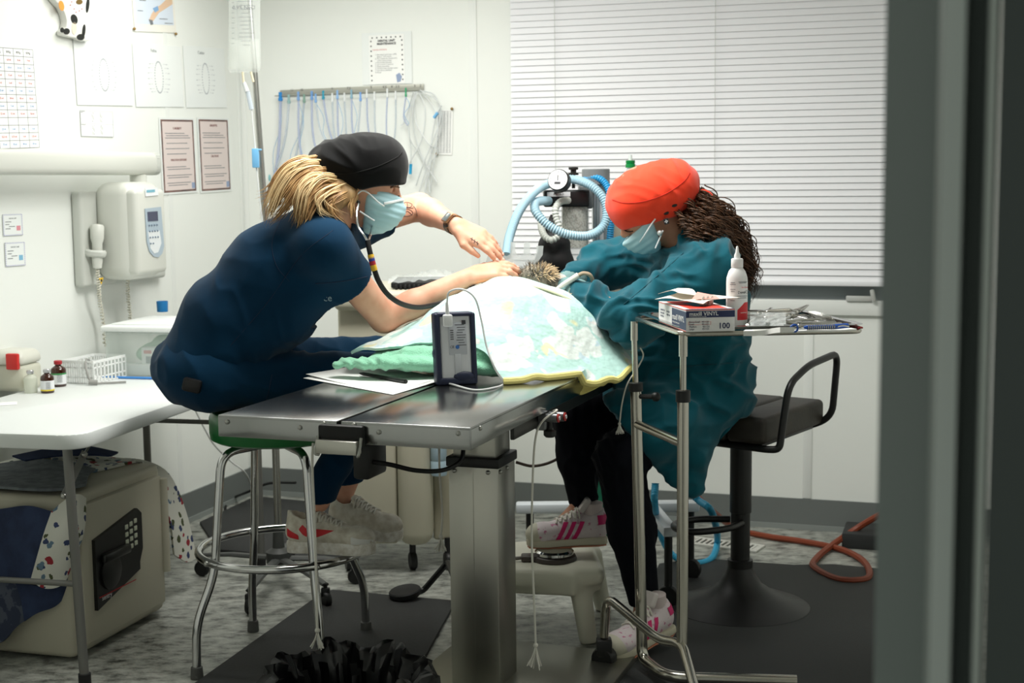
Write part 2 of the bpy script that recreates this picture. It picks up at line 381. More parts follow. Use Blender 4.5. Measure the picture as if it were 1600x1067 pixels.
for nm,x0,x1,y in (('lit_jamb_strip',1463,1497,1.083),('lit_jamb_strip',1533,1545,1.061)):  # added slivers carrying the painted light on the jamb
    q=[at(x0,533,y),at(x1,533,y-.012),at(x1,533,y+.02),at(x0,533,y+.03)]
    struct(nm,MB().prism([(p.x,p.y) for p in q],2.12,(V((1,0,0)),V((0,1,0)),UP),V((0,0,.001))),JLIT,d)
# floor vent
fv=[on(1080,838,0),on(1194,852,0),on(1186,866,0),on(1072,852,0)]
t=thing('floor_vent','small white slotted floor vent with rust spots near back baseboard','vent')
c=sum(fv,V())/4; ex=(fv[1]-fv[0]).normalized(); ey=UP.cross(ex); L=.30; Wd=.105
m=MB()
for s_ in (-1,1): m.box(c+ey*s_*(Wd/2-.008)+UP*.004,(L,.016,.008),(ex,ey,UP),.002); m.box(c+ex*s_*(L/2-.012)+UP*.004,(.024,Wd-.03,.008),(ex,ey,UP),.002)
obj('frame',m,M('vent_white',(205,205,198),.5,noise=(40,(150,110,80),.62,.75)),t)
m=MB()
for i in range(12): m.box(c+ex*(-.118+i*.0215)+UP*.004,(.010,Wd-.03,.007),(ex,ey,UP))
obj('grille',m,M('vent_white',()),t); obj('duct',MB().box(c+UP*.0012,(L-.04,Wd-.03,.002),(ex,ey,UP)),M('black_void',(8,8,8),.9),t)
# venetian blind
bl=thing('window_blind','white horizontal-slat venetian blind lowered over the back window','blind')
m=MB(); bu0=uv_of(bw(804,300))[0]; bu1=bu0+1.86; bz=bw(1300,441).z; pit=.0262; i=0
while bz+.02+i*pit<2.2:
    z=bz+.02+i*pit; rows=[]
    for j in range(6):
        q=(j/5-.5)*.033; an=math.radians(77); bow=.0012*(1-(2*j/5-1)**2)
        du=V((0,0,0))
        p0=rm(bu0,.034+q*math.cos(an)*-1-bow*math.sin(an),z+q*math.sin(an)); rows.append([p0,p0+E1*(bu1-bu0)])
    m.sheet(rows,.0006); i+=1
obj('slats',m,M('blind_white',(242,243,246),.45),bl)
obj('bottom_rail',rbox(MB(),bu0,bu1,.022,.046,bz-.012,bz+.008,.004),M('blind_white',()),bl)
obj('head_rail',rbox(MB(),bu0,bu1,.008,.052,2.2,2.24,.003),M('blind_white',()),bl)
for px in (868,1117):
    u=uv_of(bw(px,200,.05))[0]; obj('ladder_cord',MB().rod(rm(u,.053,bz),rm(u,.053,2.2),.0012,6),M('cord_grey',(200,204,200),.7),bl)
# ================================================================ papers on the walls
PAP=M('paper_white',(246,247,244),.6); INK=M('ink_grey',(120,124,128),.7); INKD=M('ink_dark',(60,60,64),.7)
RED=M('ink_red',(205,95,95),.7); BLU=M('ink_blue',(95,150,205),.7); LAM=M('laminate_film',(238,242,240),.18)
class Sheet:
    def __init__(s,root,q,fn,mat=PAP,off=.003,th=.0012,name='paper'):
        s.root=root; p=[fn(*a,off) for a in q]     # tl, tr, br, bl
        s.o=(p[0]+p[3])/2; w=((p[1]-p[0])+(p[2]-p[3]))/2; hh=((p[0]-p[3])+(p[1]-p[2]))/2
        s.w=w.length; s.h=hh.length; s.x=w.normalized(); s.z=s.x.cross(hh).normalized(); s.y=s.z.cross(s.x); s.c=sum(p,V())/4
        s.sheet=obj(name,MB().box(s.c,(s.w,s.h,th),(s.x,s.y,s.z)),mat,root); s.t=th/2
    def P(s,x,y,l=1): return s.c+s.x*((x-.5)*s.w)+s.y*((.5-y)*s.h)+s.z*(s.t+.0003*l)
    def bars(s,mb,L,l=1,th=.0003):                 # list of (x,y,w,h) fractions, y down
        for x,y,w,h in L: mb.box(s.P(x+w/2,y+h/2,l),(w*s.w,h*s.h,th),(s.x,s.y,s.z))
        return mb
    def put(s,name,L,mat,l=1): return obj(name,s.bars(MB(),L,l),mat,s.root)
    def text(s,name,t,x,y,size,mat=INK,align='CENTER',l=1,**k): return text(name,t,size*s.h,s.P(x,y,l),s.x,s.y,mat,s.root,align,.00015,**k)
    def poly(s,mb,pts,l=1): mb.prism([((x-.5)*s.w,(.5-y)*s.h) for x,y in pts],.0003,(s.x,s.y,s.z),s.c+s.z*(s.t+.0003*(l-1)+.0001)); return mb
# large dosing chart
t=thing('dosing_chart','large white chart with a grid of red and blue doses on the left wall','chart')
s=Sheet(t,[(-120,50),(62,74-4),(68,236),(-120,240)],lw)
s0=Sheet(t,[(-120,66),(52,78),(60,230),(-120,236)],lw,PAP,.0045,.0004,'grid_area')
rows=13; L=[(0,i/rows-.002,1,.005) for i in range(rows+1)]+[(1-.0005-i*.0945,0,.003,1) for i in range(11)]
s0.put('grid_lines',L,INK)
vals=['20 Kg|30 Kg|40 Kg|50 Kg','4 ml|6,8 ml|8 ml|9 ml','1,3 ml|1,8 ml|2,4 ml|3 ml','10 ml|13 ml|16 ml|20 ml','6 ml|6 ml|8 ml|10 ml','1,25 ml|1,5 ml|2 ml|2,5 ml','25 ml|30 ml|40 ml|50 ml','1,6 ml|2 ml|2,6 ml|3,2 ml','2,5 ml|3,2 ml|4,3 ml|5,8 ml','-|-|-|-','2,5 ml|3 ml|4 ml|5 ml','0,63 ml|0,75 ml|1 ml|1,25 ml','25 ml|30 ml|40 ml|50 ml']
for i,vv in enumerate(vals):
    for j,x in enumerate(vv.split('|')):
        s0.text('lettering',x,1-.0945*(3-j)-.047,(i+.5)/rows,.030 if i else .034,INKD if i==0 else (BLU if i in (2,5,7,10,12) else RED),spacing=.9)
# three tooth charts
def teeth(s,dx=0,rx=.085,ry=.25,cy=.52):
    mb=MB()
    for k in range(34):
        a=2*math.pi*k/34; r=1
        s.bars(mb,[(.5+dx+rx*math.sin(a)-.008,cy-ry*math.cos(a)-.008,.018,.02)])
        if k%2 and abs(math.sin(a))>.25:
            sg=1 if math.sin(a)>0 else -1; s.bars(mb,[(.5+dx+rx*math.sin(a)+sg*.05+(-.05 if sg<0 else .0),cy-ry*math.cos(a),.05,.004),(.5+dx+rx*math.sin(a)+sg*.11+(-.035 if sg<0 else .0),cy-ry*math.cos(a),.035,.010)])
    obj('tooth_diagram',mb,M('ink_pale',(176,180,186),.7),s.root)
for q,ti,lab in (([(114,62),(204,68),(205,166),(121,163)],None,'untitled white sheet with a small pale tooth diagram below the cow cutout'),
              ([(207,68),(283,72),(286,168),(212,166)],'Feline','white sheet titled Feline with a pale tooth diagram'),
              ([(286,71),(352,76),(352,168),(291,168)],'Canine','white sheet titled Canine with a pale tooth diagram')):
    t=thing('tooth_chart',lab,'chart','tooth charts on the left wall'); s=Sheet(t,q,lw,LAM); teeth(s)
    if ti: s.text('lettering',ti,.42,.10,.075,INK)
t=thing('schedule_sheet','small white sheet with a two row table of sideways notes below the untitled tooth chart','notice')
s=Sheet(t,[(125,172),(175,175),(178,214),(127,213)],lw); s.put('grid_lines',[(0,0,1,.012),(0,.5,1,.012),(0,.985,1,.012),(0,0,.01,1),(.99,0,.01,1)],M('ink_pale',()))
s.put('print',[(.34+c*.028+(.17 if c>2 else 0),.06+r*.5+k*.055,.012,.03) for c in range(6) for r in range(2) for k in range(7) if (c*7+k*5+r)%4],INK); s.put('heading',[(.02,.03,.12,.02),(.02,.07,.05,.02),(.02,.54,.12,.02)],INK)
# brown bordered grading posters
BRN=M('border_brown',(128,92,84),.5,noise=(30,(84,62,60))); CRM=M('poster_cream',(226,212,208),.55)
for q,hd,lab in (([(248,184),(303,184),(309,301),(254,304)],(('5. MOBILITY',.14),('FURCATION EXPOSURE',.555)),'brown bordered cream poster headed 5. MOBILITY on the left wall'),
             ([(308,184),(357,184),(362,299),(313,301)],(('GINGIVITIS',.105),('CALCULUS',.515)),'brown bordered cream poster headed GINGIVITIS nearest the room corner')):
    t=thing('grading_poster',lab,'poster','brown bordered posters'); s=Sheet(t,q,lw,LAM)
    s.put('border',[(.04,.025,.92,.95)],BRN); s.put('cream_area',[(.075,.05,.845,.9)],CRM,2)
    for h_,y in hd: s.text('lettering',h_,.49,y,.04 if len(h_)<12 else .037,M('ink_brown',(120,70,66),.7),l=3,bold=.0004)
    for w_ in range(2):
        L=[]
        for k,y in enumerate((.20,.23,.26,.33,.40,.47) if w_==0 else (.64,.67,.75,.78,.85,.88)): L.append((.14 if k%2==0 else .17,y,.55+.2*((k*37)%5)/5,.009))
        s.put('print',L,INK,3)
    s.put('tag_mark',[(.83,.86,.09,.08)],M('tag_blue',(150,165,195),.6),4)
# anatomy poster
t=thing('anatomy_poster','pale anatomy poster with tan limb drawings pinned at the top of the left wall','poster')
s=Sheet(t,[(204,-60),(268,-58),(275,54),(208,46)],lw,M('poster_pale',(238,236,226),.5)); s.put('picture_area',[(.05,.03,.9,.86)],M('poster_blue',(214,224,236),.5))
m=MB(); s.poly(m,[(.95,.45),(.8,.52),(.66,.60),(.52,.66),(.42,.74),(.36,.82),(.42,.86),(.5,.80),(.6,.72),(.75,.66),(.95,.58)],3); obj('limb_drawing',m,M('limb_tan',(222,190,160),.6),t)
m=MB(); s.poly(m,[(.46,.66),(.58,.62),(.6,.68),(.5,.72)],4); obj('joint_drawing',m,M('joint_blue',(130,170,210),.6),t)
m=MB(); s.poly(m,[(.34,.82),(.43,.83),(.44,.89),(.38,.9)],4); s.bars(m,[(.16,.55,.15,.012),(.6,.8,.2,.01),(.72,.86,.2,.01),(.1,.7,.12,.01)],3); obj('print',m,INK,t)
for px,py in ((210,45),(275,53)): obj('pushpin',MB().ball(lw(px,py,.008),.006),M('brass',(150,120,70),.35,metal=.8),t)
# cow cutout
t=thing('cow_cutout','white wooden cow cutout with black spots hanging high on the left wall','wall ornament')
op=[(70,-70),(76,-30),(70,-6),(78,4),(86,12),(91,22),(94,34),(93,44),(88,49),(88,55),(98,58),(110,60),(114,62),(122,65),(131,64),(134,58),(135,46),(131,36),(134,26),(138,14),(138,-8),(130,-40),(118,-70)]
o=lw(112,10,.002); x=-E2*-1; x=E2; z=E1; y=UP
def lp(px,py,off=.002): q=lw(px,py,off)-o; return (q.dot(x),q.dot(y))
obj('body',MB().prism([lp(a+ (0),b) for a,b in op],.03,(x,y,x.cross(y)),o,bev=.004),M('cow_white',(232,232,226),.4),t)
zf=x.cross(y)
def spot(name,cx,cy,rx,ry,mat,rot=0):
    pts=[]
    for k in range(18):
        a=2*math.pi*k/18; pts.append((cx+rx*math.cos(a)*math.cos(rot)-ry*math.sin(a)*math.sin(rot),cy+rx*math.cos(a)*math.sin(rot)+ry*math.sin(a)*math.cos(rot)))
    # front face is proud of the wall, so place by the front plane
    f=[hit(a,b,o+zf*.031,zf)-o for a,b in pts]
    obj(name,MB().prism([(q.dot(x),q.dot(y)) for q in f],.0012,(x,y,zf),o+zf*.0305),mat,t)
BK=M('gloss_black',(22,24,22),.35)
spot('black_spot',116,30,5,8,BK,-.3); spot('hoof',104,49,5,5,BK); spot('hoof',126,58,6,5,BK); spot('hoof',97,47,3,4,BK); spot('black_spot',131,48,2.5,10,BK,.1); spot('black_spot',137,8,2.5,12,BK,.1)
spot('orange_patch',96,9,4,8,M('cow_orange',(232,150,60),.5),-.2); spot('udder_patch',116,44,4,10,M('cow_cream',(225,212,190),.5)); spot('bell',124,3,5,4,M('brass',()))
for a,b in ((110,8),(116,14),(119,19),(124,17),(128,14),(112,3)): spot('red_dot',a,b,.8,.8,M('ink_redbrown',(170,80,50),.6))
# two small laminated cards
for i,(q,lab) in enumerate((([(3,335),(34,334),(36,367),(6,369)],'upper of two small laminated cards with checkered border, pink emblem'),([(7,379),(38,378),(40,414),(9,417)],'lower of two small laminated cards with checkered border, blue emblem'))):
    t=thing('info_card',lab+', below the wall arm','card','small laminated cards'); s=Sheet(t,q,lw,LAM)
    L=[]
    for k in range(12): L+= [(k/12,.0,.05,.05),(k/12+.03,.95,.05,.05),(0,k/12,.05,.05),(.95,k/12+.03,.05,.05)]
    s.put('border',L,M('ink_lilac',(190,190,215),.7)); s.text('lettering','QUICK REFERENCE' if 0 else 'DENTAL CARE',.5,.2,.085,INK); s.put('print',[(.12,.34,.3,.03),(.12,.46,.2,.03),(.3,.56,.3,.03),(.12,.66,.25,.03)],INK)
    s.put('emblem',[(.68,.55,.2,.22)],M('emblem_pink',(225,150,160),.6) if i==0 else M('emblem_blue',(130,185,215),.6))
# ================================================================ wall mounted x-ray unit
XW=M('xray_grey',(212,214,206),.35); XW2=M('xray_side',(202,205,198),.38)
t=thing('xray_unit','pale grey wall mounted x-ray arm unit with control box, keypad and handset','x-ray machine')
def lu(px,py,u): return hit(px,py,K0+E1*u,E1)
pa=lu(112,370,0); v0=uv_of(pa)[1]; pb=lu(243,370,.0); v1=uv_of(pb)[1]
zt=lu(112,298,.02).z; zb=lu(118,450,.02).z
rbx=lambda mb,u0,u1,va,vb,z0,z1,bev: mb.box(rm((u0+u1)/2,(va+vb)/2,(z0+z1)/2),(u1-u0,abs(va-vb),z1-z0),(E1,E2,UP),bev,4)
obj('wall_plate',rbx(MB(),.0,.045,v1,v0,zb,zt,.014),XW2,t)
bf=.215; q0=lu(214,360,bf); q1=lu(261,360,bf); va,vb=uv_of(q0)[1],uv_of(q1)[1]
z1=lu(236,290,bf).z; z0=lu(240,436,bf).z
bx=obj('control_box',rbx(MB(),.03,bf-.02,vb-.02,va+.012,z0,z1+.015,.05),XW,t)
ff=rbx(MB(),bf-.06,bf,vb,va,z0+.02,z1-.012,.02); obj('front_panel',ff,XW,bx)
def fq(px,py,o=.001): return lu(px,py,bf+o)
def plate(name,q,mat,par,o,th=.002,bev=.0):
    pts=[fq(a,b,o) for a,b in q]; c=pts[0]; xx=E2; yy=UP; zz=xx.cross(yy)
    return obj(name,MB().prism([((p-c).dot(xx),(p-c).dot(yy)) for p in pts],th,(xx,yy,zz),c,bev=bev),mat,par)
M('keypad_blue',(170,186,198),.4)
kp=plate('keypad',[(226,326),(251,323),(254,360),(256,384),(253,396),(247,402),(240,401),(233,393),(229,378)],M('keypad_blue',()),bx,.0015); 
plate('key_field',[(231,362),(249,360),(252,380),(247,394),(241,396),(235,388)],M('keypad_white',(225,230,232),.4),bx,.0035,.001)
plate('screen',[(230,331),(246,330),(247,345),(231,346)],M('screen_dark',(62,66,92),.2),bx,.0035,.001)
mk=MB()
for r in range(4):
    for c in range(4 if r<3 else 2):
        p=fq(233.5+c*4+r*.7,352+r*9.5-c*.3,.006); mk.ball(p,(.004,.003,.0035),n=8)
obj('buttons',mk,M('button_grey',(120,135,150),.4),bx)
plate('warranty_sticker',[(226,294),(246,293),(247,305),(227,307)],M('sticker_white',(240,244,246),.4),bx,.0012); plate('sticker_band',[(229,297),(242,296),(242,300),(229,301)],M('sticker_teal',(120,180,200),.5),bx,.0035,.0005)
# pivot and arm
ua=.12; pv=lu(216,278,ua); vv=uv_of(pv)[1]
obj('pivot',MB().lathe([(.032,-.05),(.032,.02),(.026,.024),(.026,.05)],rm(ua,vv,z1+.02),n=24),XW,t)
za=lu(236,256,ua).z; ve=uv_of(lu(229,256,ua))[1]
arm=MB(); L=1.5; prof=[]
for k in range(20):
    a=2*math.pi*k/20; ca,sa=math.cos(a),math.sin(a); prof.append((.040*math.copysign(abs(ca)**.6,ca),.0435*math.copysign(abs(sa)**.6,sa)))
arm.prism(prof,L,(E1,UP,-E2),rm(ua,ve-.02,za)); ar=obj('arm',arm,XW,t)
cp=MB(); cp.prism([(a*1.02,b*1.02) for a,b in prof],.05,(E1,UP,-E2),rm(ua,ve-.05,za),bev=.012); obj('arm_end_cap',cp,XW2,ar)
# handset in its holder on the plate
hp=lu(152,385,.075); ax=V((0,0,1)); tl=(E2*.06+UP).normalized()
hs=MB().lathe([(.004,-.085),(.016,-.08),(.02,-.05),(.019,.01),(.025,.03),(.026,.072),(.021,.08),(.006,.083)],hp,tl,16); hd=obj('handset',hs,XW,t)
obj('holder',MB().tube(cr([rm(.045,uv_of(hp)[1]+.03,hp.z-.02),hp+E1*.0-E2*.03-UP*.025,hp+E1*.03-UP*.028,hp+E2*.03-UP*.025,rm(.045,uv_of(hp)[1]-.03,hp.z-.02)],6),.006,6,flat=2.2),XW2,hd)
def coil(path,r,turn,wr,n=6):
    P=cr(path,24); out=[]; L=len(P)
    for i in range(L):
        a=P[max(i-1,0)]; b=P[min(i+1,L-1)]; x,y,z=aim(b-a,V((0,1,0))); an=2*math.pi*turn*i/L; out.append(P[i]+x*r*math.cos(an)+y*r*math.sin(an))
    return out
h0=hp-tl*.085
obj('coiled_cord',MB().tube(coil([h0,h0-UP*.06+E1*.003,lu(156,470,.06),lu(161,500,.05),lu(164,540,.05)],.0065,26,.002),.0032,6),M('cord_beige',(214,212,198),.5),hd)
obj('coiled_cord',MB().tube(coil([rm(.1,(va+vb)/2,z0+.01),lu(200,460,.08),lu(203,490,.08),lu(205,520,.08)],.0065,22,.002),.0032,6),M('cord_beige',()),t)
wq=lu(158,439,.085); obj('warning_sticker',MB().prism([(-.014,.012),(.014,.012),(0,-.014)],.001,(E2,UP,E1),wq),M('warning_yellow',(235,190,40),.5),t)
obj('warning_trefoil',MB().lathe([(.0055,0),(.0055,.0008)],wq+E1*.0012+UP*.002,E1,8),M('gloss_black',()),t)
# ================================================================ folding table and what stands on it
TZ=.74; el=V((.22,.9755,0)); ew=V((.9755,-.22,0)); tr=V((-1.215,3.93,0)); TL,TWd=1.47,.64
tb=thing('folding_table','white plastic folding table with grey steel legs along the left wall','table')
def rr(w,l,r,n=6):
    out=[]
    for cx,cy,a0 in ((w-r,r,-90),(w-r,l-r,0),(r,l-r,90),(r,r,180)):
        for k in range(n+1): a=math.radians(a0+90*k/n); out.append((cx+r*math.cos(a),cy+r*math.sin(a)))
    return out
obj('table_top',MB().prism(rr(TWd,TL,.07),.045,(ew,el,UP),tr-ew*TWd+UP*(TZ-.045),bev=.008),M('table_plastic',(226,230,228),.42,bump=(180,.12,.002)),tb)
STL=M('leg_steel_grey',(120,120,116),.45,metal=.5)
fl=V((-.955,5.24,0)); 
def tleg(p,top): return MB().rod(V((p.x,p.y,0)),V((top.x,top.y,TZ-.04)),.014)
nearR=V((-1.245,3.975,0)); nearL=nearR-ew*.40; farL=fl-ew*.45
for p in (nearR,nearL,fl,farL):
    topp=p+ (V((-.02,0,0)) if p is nearR else V((0,0,0)))
    lg=obj('leg',tleg(p,topp),STL,tb); obj('foot_cap',MB().lathe([(.018,0),(.018,.035),(.0145,.037)],p,n=16),M('rubber_black',(26,26,26),.7),lg)
for a,b,z in ((nearR,nearL,.30),(fl,farL,.545)): obj('crossbar',MB().rod(V((a.x,a.y,z)),V((b.x,b.y,z)),.009),STL,tb)
br=on(165,660,.66); k1=at(98,772,4.05)
obj('folding_brace',MB().box((at(100,775,4.01)+at(133,706,4.09))/2,((at(100,775,4.01)-at(133,706,4.09)).length,.022,.004),(lambda d:(d,d.orthogonal().normalized(),d.cross(d.orthogonal().normalized())))((at(133,706,4.09)-at(100,775,4.01)).normalized())).box((at(130,712,4.13)+at(160,664,4.3))/2,((at(160,664,4.3)-at(130,712,4.13)).length,.018,.006),(lambda d:(d,d.orthogonal().normalized(),d.cross(d.orthogonal().normalized())))((at(160,664,4.3)-at(130,712,4.13)).normalized())),STL,tb)
for q_ in (at(100,775,4.0),at(132,710,4.08)): obj('brace_bolt',MB().ball(q_,.009),M('bolt_steel',(170,170,165),.3,metal=.9),tb)
def tt(px,py): return on(px,py,TZ)
# storage bin with lid
CLR=M('bin_plastic',(222,232,226),.25,alpha=.26); LID=M('lid_white',(242,245,243),.4)
bc=tt(245,590); bi=thing('storage_bin','clear plastic storage bin with white lid holding green things at the table back','box')
bl_=bc-ew*.23; ax=(ew,el,UP)
ctr=bc-ew*.04+el*.165
mb=MB()
w0,l0,h0_=.31,.33,.165; ws=.0025
for sx in (-1,1): mb.box(ctr+ew*sx*(w0/2)+UP*(h0_/2),(ws,l0,h0_),ax); mb.box(ctr+el*sx*(l0/2)+UP*(h0_/2),(w0,ws,h0_),ax)
mb.box(ctr+UP*.002,(w0,l0,.004),ax); mb.box(ctr+UP*(h0_-.004),(w0+.016,l0+.016,.006),ax,.002); obj('bin_body',mb,CLR,bi)
ld=MB().box(ctr+UP*(h0_+.012),(w0+.03,l0+.03,.022),ax,.008,3).box(ctr+UP*(h0_+.025),(w0-.03,l0-.03,.008),ax,.003); obj('lid',ld,LID,bi)
def inbin(a,b,z): return ctr+ew*a+el*b+UP*z
g=SDF(ctr-V((.2,.25,0)),ctr+V((.2,.25,.16)),.006)
for i in range(9): g.ell(inbin(random.uniform(-.06,.11),random.uniform(-.10,.12),random.uniform(.06,.11)),(V((1,0,0)),V((0,1,0)),UP),(.045,.04,.03),.02)
P,Q=g.mesh(1); o=qobj('green_wrap',(P,Q),M('wrap_green',(150,205,165),.6)); tag(o,'pale green wrapped bundles seen through the clear storage bin','wrap')
t=thing('small_carton','small white carton with a device picture inside the clear storage bin','box')
cc=inbin(.04,-.105,.056); obj('carton',MB().box(cc,(.14,.07,.10),ax,.002),M('carton_white',(226,230,228),.5),t)
m=MB(); m.box(cc-el*.0355+UP*.034-ew*.045,(.03,.0008,.012),ax); obj('print_red',m,M('label_red',(190,50,55),.5),t); m=MB(); m.box(cc-el*.0355+UP*.005-ew*.03,(.045,.0008,.026),ax,.0002); obj('picture_grey',m,M('label_grey',(110,120,128),.5),t); m=MB(); m.box(cc-el*.0355+UP*.01+ew*.03,(.045,.0008,.01),ax); [m.box(cc-el*.0355-UP*.025+ew*(.01+.006*k),(.003,.0008,.018),ax) for k in range(7)]; obj('print_black',m,M('gloss_black',()),t)
t=solo('pill_carton',MB().box(inbin(-.03,-.13,.025),(.2,.045,.04),ax,.002),M('carton_white',()),'long flat white carton at the bottom front of the storage bin','box')
# blue cup on the lid
cu=at(254,486,4.98); czz=TZ+h0_+.029
kk=on(254,487,czz); t=solo('blue_cup',MB().lathe([(.021,0),(.0215,.003),(.0225,.042),(.0208,.042),(.0195,.004),(0,.004)],kk,n=28),M('cup_blue',(36,128,196),.4),'small bright blue plastic cup standing on the bin lid','cup')
# pen
a,b=tt(160,591)+UP*.005,tt(238,593)+UP*.005
t=thing('blue_pen','blue ballpoint pen lying in front of the storage bin','pen'); obj('barrel',MB().tube([a,a.lerp(b,.1),b],[.002,.0045,.0045],10),M('pen_blue',(70,140,215),.35),t); obj('pen_cap',MB().rod(b,b+(b-a).normalized()*.012,.0048),M('pen_blue_dark',(40,100,190),.35),t)
# basket
bk=thing('wire_basket','white slatted plastic basket with cables behind the medicine bottles','basket')
b0=tt(150,572); bctr=V((-1.50,5.06,TZ)); ax=(E1,E2,UP); ew_,el_=ew,el; ew,el=E1,E2; WB=M('basket_white',(238,240,238),.45)
m=MB(); bw_,bl2,bh=.13,.2,.075
for z in (.0,.02,.055,.075):
    for sx in (-1,1): m.box(bctr+ew*sx*bw_/2+UP*(z+.003),(.003,bl2,.005 if z<.07 else .01),ax); m.box(bctr+el*sx*bl2/2+UP*(z+.003),(bw_,.003,.005 if z<.07 else .01),ax)
for i in range(15):
    for sx in (-1,1): m.box(bctr+el*sx*bl2/2+ew*((i/14-.5)*bw_)+UP*.038,(.006,.003,.075),ax)
for i in range(10):
    for sx in (-1,1): m.box(bctr+ew*sx*bw_/2+el*((i/9-.5)*bl2)+UP*.038,(.003,.006,.075),ax)
m.box(bctr+UP*.002,(bw_,bl2,.003),ax); obj('basket_body',m,WB,bk)
ax=(ew_,el_,UP); ew,el=ew_,el_
GC=M('cable_grey',(150,150,146),.5)
t=solo('grey_cable',MB().tube(cr([bctr+UP*.05,bctr+V((.0,-.08,.085)),bctr+V((.01,-.13,.06)),bctr+V((.03,-.14,.012)),bctr+V((.07,-.12,.006)),bctr+V((.14,-.10,.006))],8),.004,8).tube([bctr+V((.02,-.141,.012)),bctr+V((.05,-.135,.010))],.009,10),GC,'grey cable with plug ends trailing out of the white basket','cable')
# medicine bottles
def vial(px,py,r,h,glass,cap,label,lab,group,fill=None,band=None):
    p=tt(px,py); p=p+el*r; t=thing('medicine_bottle',lab,'bottle',group); n=.40*r
    obj('glass',MB().lathe([(0,.0),(r*.92,0),(r,.003),(r,h*.62),(r*.93,h*.69),(n,h*.8),(n,h*.86)],p,n=28),glass,t)
    obj('crimp_cap',MB().lathe([(n*1.05,h*.84),(n*1.35,h*.845),(n*1.35,h*.96),(n*1.1,h*.985),(0,h*.985)],p,n=24),cap,t)
    if label:
        obj('paper_label',MB().lathe([(r*1.004,h*.1),(r*1.012,h*.1),(r*1.012,h*.52),(r*1.004,h*.52)],p,n=28),label,t)
        if band:
            obj('label_band',MB().lathe([(r*1.014,h*band[1]),(r*1.02,h*band[1]),(r*1.02,h*band[2]),(r*1.014,h*band[2])],p,n=28),band[0],t)
        cd=(V((0,0,p.z))-p).normalized(); sd=UP.cross(cd)
        m=MB(); [m.box(p+cd*(r*1.03)+UP*h*(.2+.05*k)+sd*r*.15,(r*.7,.0006,h*.012),(sd,cd,UP)) for k in range(6)]; obj('print',m,M('ink_grey',()),t)
AMB=M('amber_glass',(58,26,12),.08,coat=.6); CAPS=M('crimp_silver',(196,196,198),.3,metal=.8)
vial(69,615,.0225,.082,AMB,CAPS,M('label_white',(232,234,236),.5),'front amber glass vial with silver cap and yellow edged label','medicine vials on the folding table',band=(M('label_yellow',(228,205,60),.5),.1,.16))
vial(86,605,.026,.092,AMB,M('crimp_red',(168,36,44),.4),M('label_white',()),'rear amber glass vial with red cap and white label','medicine vials on the folding table',band=(M('label_green',(70,150,90),.5),.46,.52))
vial(43,615,.022,.078,M('clear_glass_vial',(226,230,214),.1,alpha=.6),CAPS,None,'clear glass vial of pale liquid beside the red latched case','medicine vials on the folding table')
# red latched case at frame edge
t=thing('plastic_case','translucent plastic case with a red latch at the left edge of the table','box')
pc=tt(10,612)+el*.06; m=MB().box(pc+UP*.045-ew*.02,(.17,.13,.09),ax,.015,3); obj('case_body',m,M('case_plastic',(226,226,208),.3,alpha=.75),t)
obj('case_lid',MB().box(pc+UP*.115-ew*.02,(.185,.145,.05),ax,.022,3,top=(.88,.85)),M('case_lid_plastic',(228,228,216),.3,alpha=.85),t); lq=pc+ew*.035-el*.068; obj('latch',MB().box(lq+UP*.105,(.045,.018,.055),ax,.005),M('latch_red',(205,45,40),.4),t)
obj('inner_tub',MB().lathe([(0,.008),(.04,.008),(.04,.07),(0,.07)],pc-ew*.01,n=20),M('tub_cream',(232,222,196),.5),t)
p=tt(14,632); solo('note_slip',MB().box(p+UP*.001-ew*.03,(.1,.07,.0012),(V((.94,.3,0)).normalized(),V((-.3,.94,0)).normalized(),UP)),PAP,'small white paper slip lying at the left edge of the folding table','paper')
# ================================================================ safe and quilt under the table
sa=V((.153,.52,0)).normalized(); sb=V((-sa.y,sa.x,0)); s0=V((-1.315,4.16,0)); SW,SD,SH=.54,.46,.50
sx=(sa,sb,UP); SF=M('safe_beige',(184,180,162),.5,bump=(240,.15,.002)); t=thing('steel_safe','beige steel safe with black keypad lock under the folding table','safe')
obj('body',MB().box(s0+sa*SW/2+sb*(SD/2+.02)+UP*(SH/2+.01),(SW,SD,SH),sx,.022,3),SF,t)
dr=obj('door',MB().box(s0+sa*(SW/2)+sb*.012+UP*(SH/2+.01),(SW-.07,.03,SH-.07),sx,.006),SF,t)
obj('hinge',MB().rod(s0+sa*(SW-.03)-sb*.004+UP*(SH*.30),s0+sa*(SW-.03)-sb*.004+UP*(SH*.93),.016),SF,t)
def sp(a,z,o=0): return s0+sa*a-sb*(.004+o)+UP*z
def sprism(pts,th,o=0): return MB().prism(pts,th,(sa,UP,-sb),s0-sb*(.003+o)*1.0)
lk=obj('lock_panel',sprism([(.085,.14),(.085,.36),(.33,.405),(.355,.385),(.355,.27),(.335,.23),(.335,.205)],.012,-.000),M('lock_black',(20,20,20),.4),dr)
obj('handle_recess',MB().lathe([(.055,0),(.055,.010),(.048,.012),(0,.012)],s0+sa*.16+UP*.245-sb*.012,-sb,28),M('lock_dark',(12,12,12),.3),lk)
obj('lever',MB().box(sp(.185,.295,.02),(.15,.022,.03),sx,.008),M('lock_dark',()),lk)
for r in range(4):
    for c_ in range(3): obj('key',MB().box(sp(.262+c_*.026,.36-r*.024+c_*.004,.0105),(.017,.006,.015),sx,.002),M('key_white',(205,210,190),.5),lk)
obj('red_stripe',MB().box(sp(.20,.178,.0115),(.21,.001,.003),(V((sa.x,sa.y,.0)),sb,UP)),M('stripe_red',(170,30,35),.5),lk)
text('lettering','sentry',.022,sp(.135,.172,.0125),sa,UP,M('logo_white',(220,215,215),.5),lk,ext=.0002)
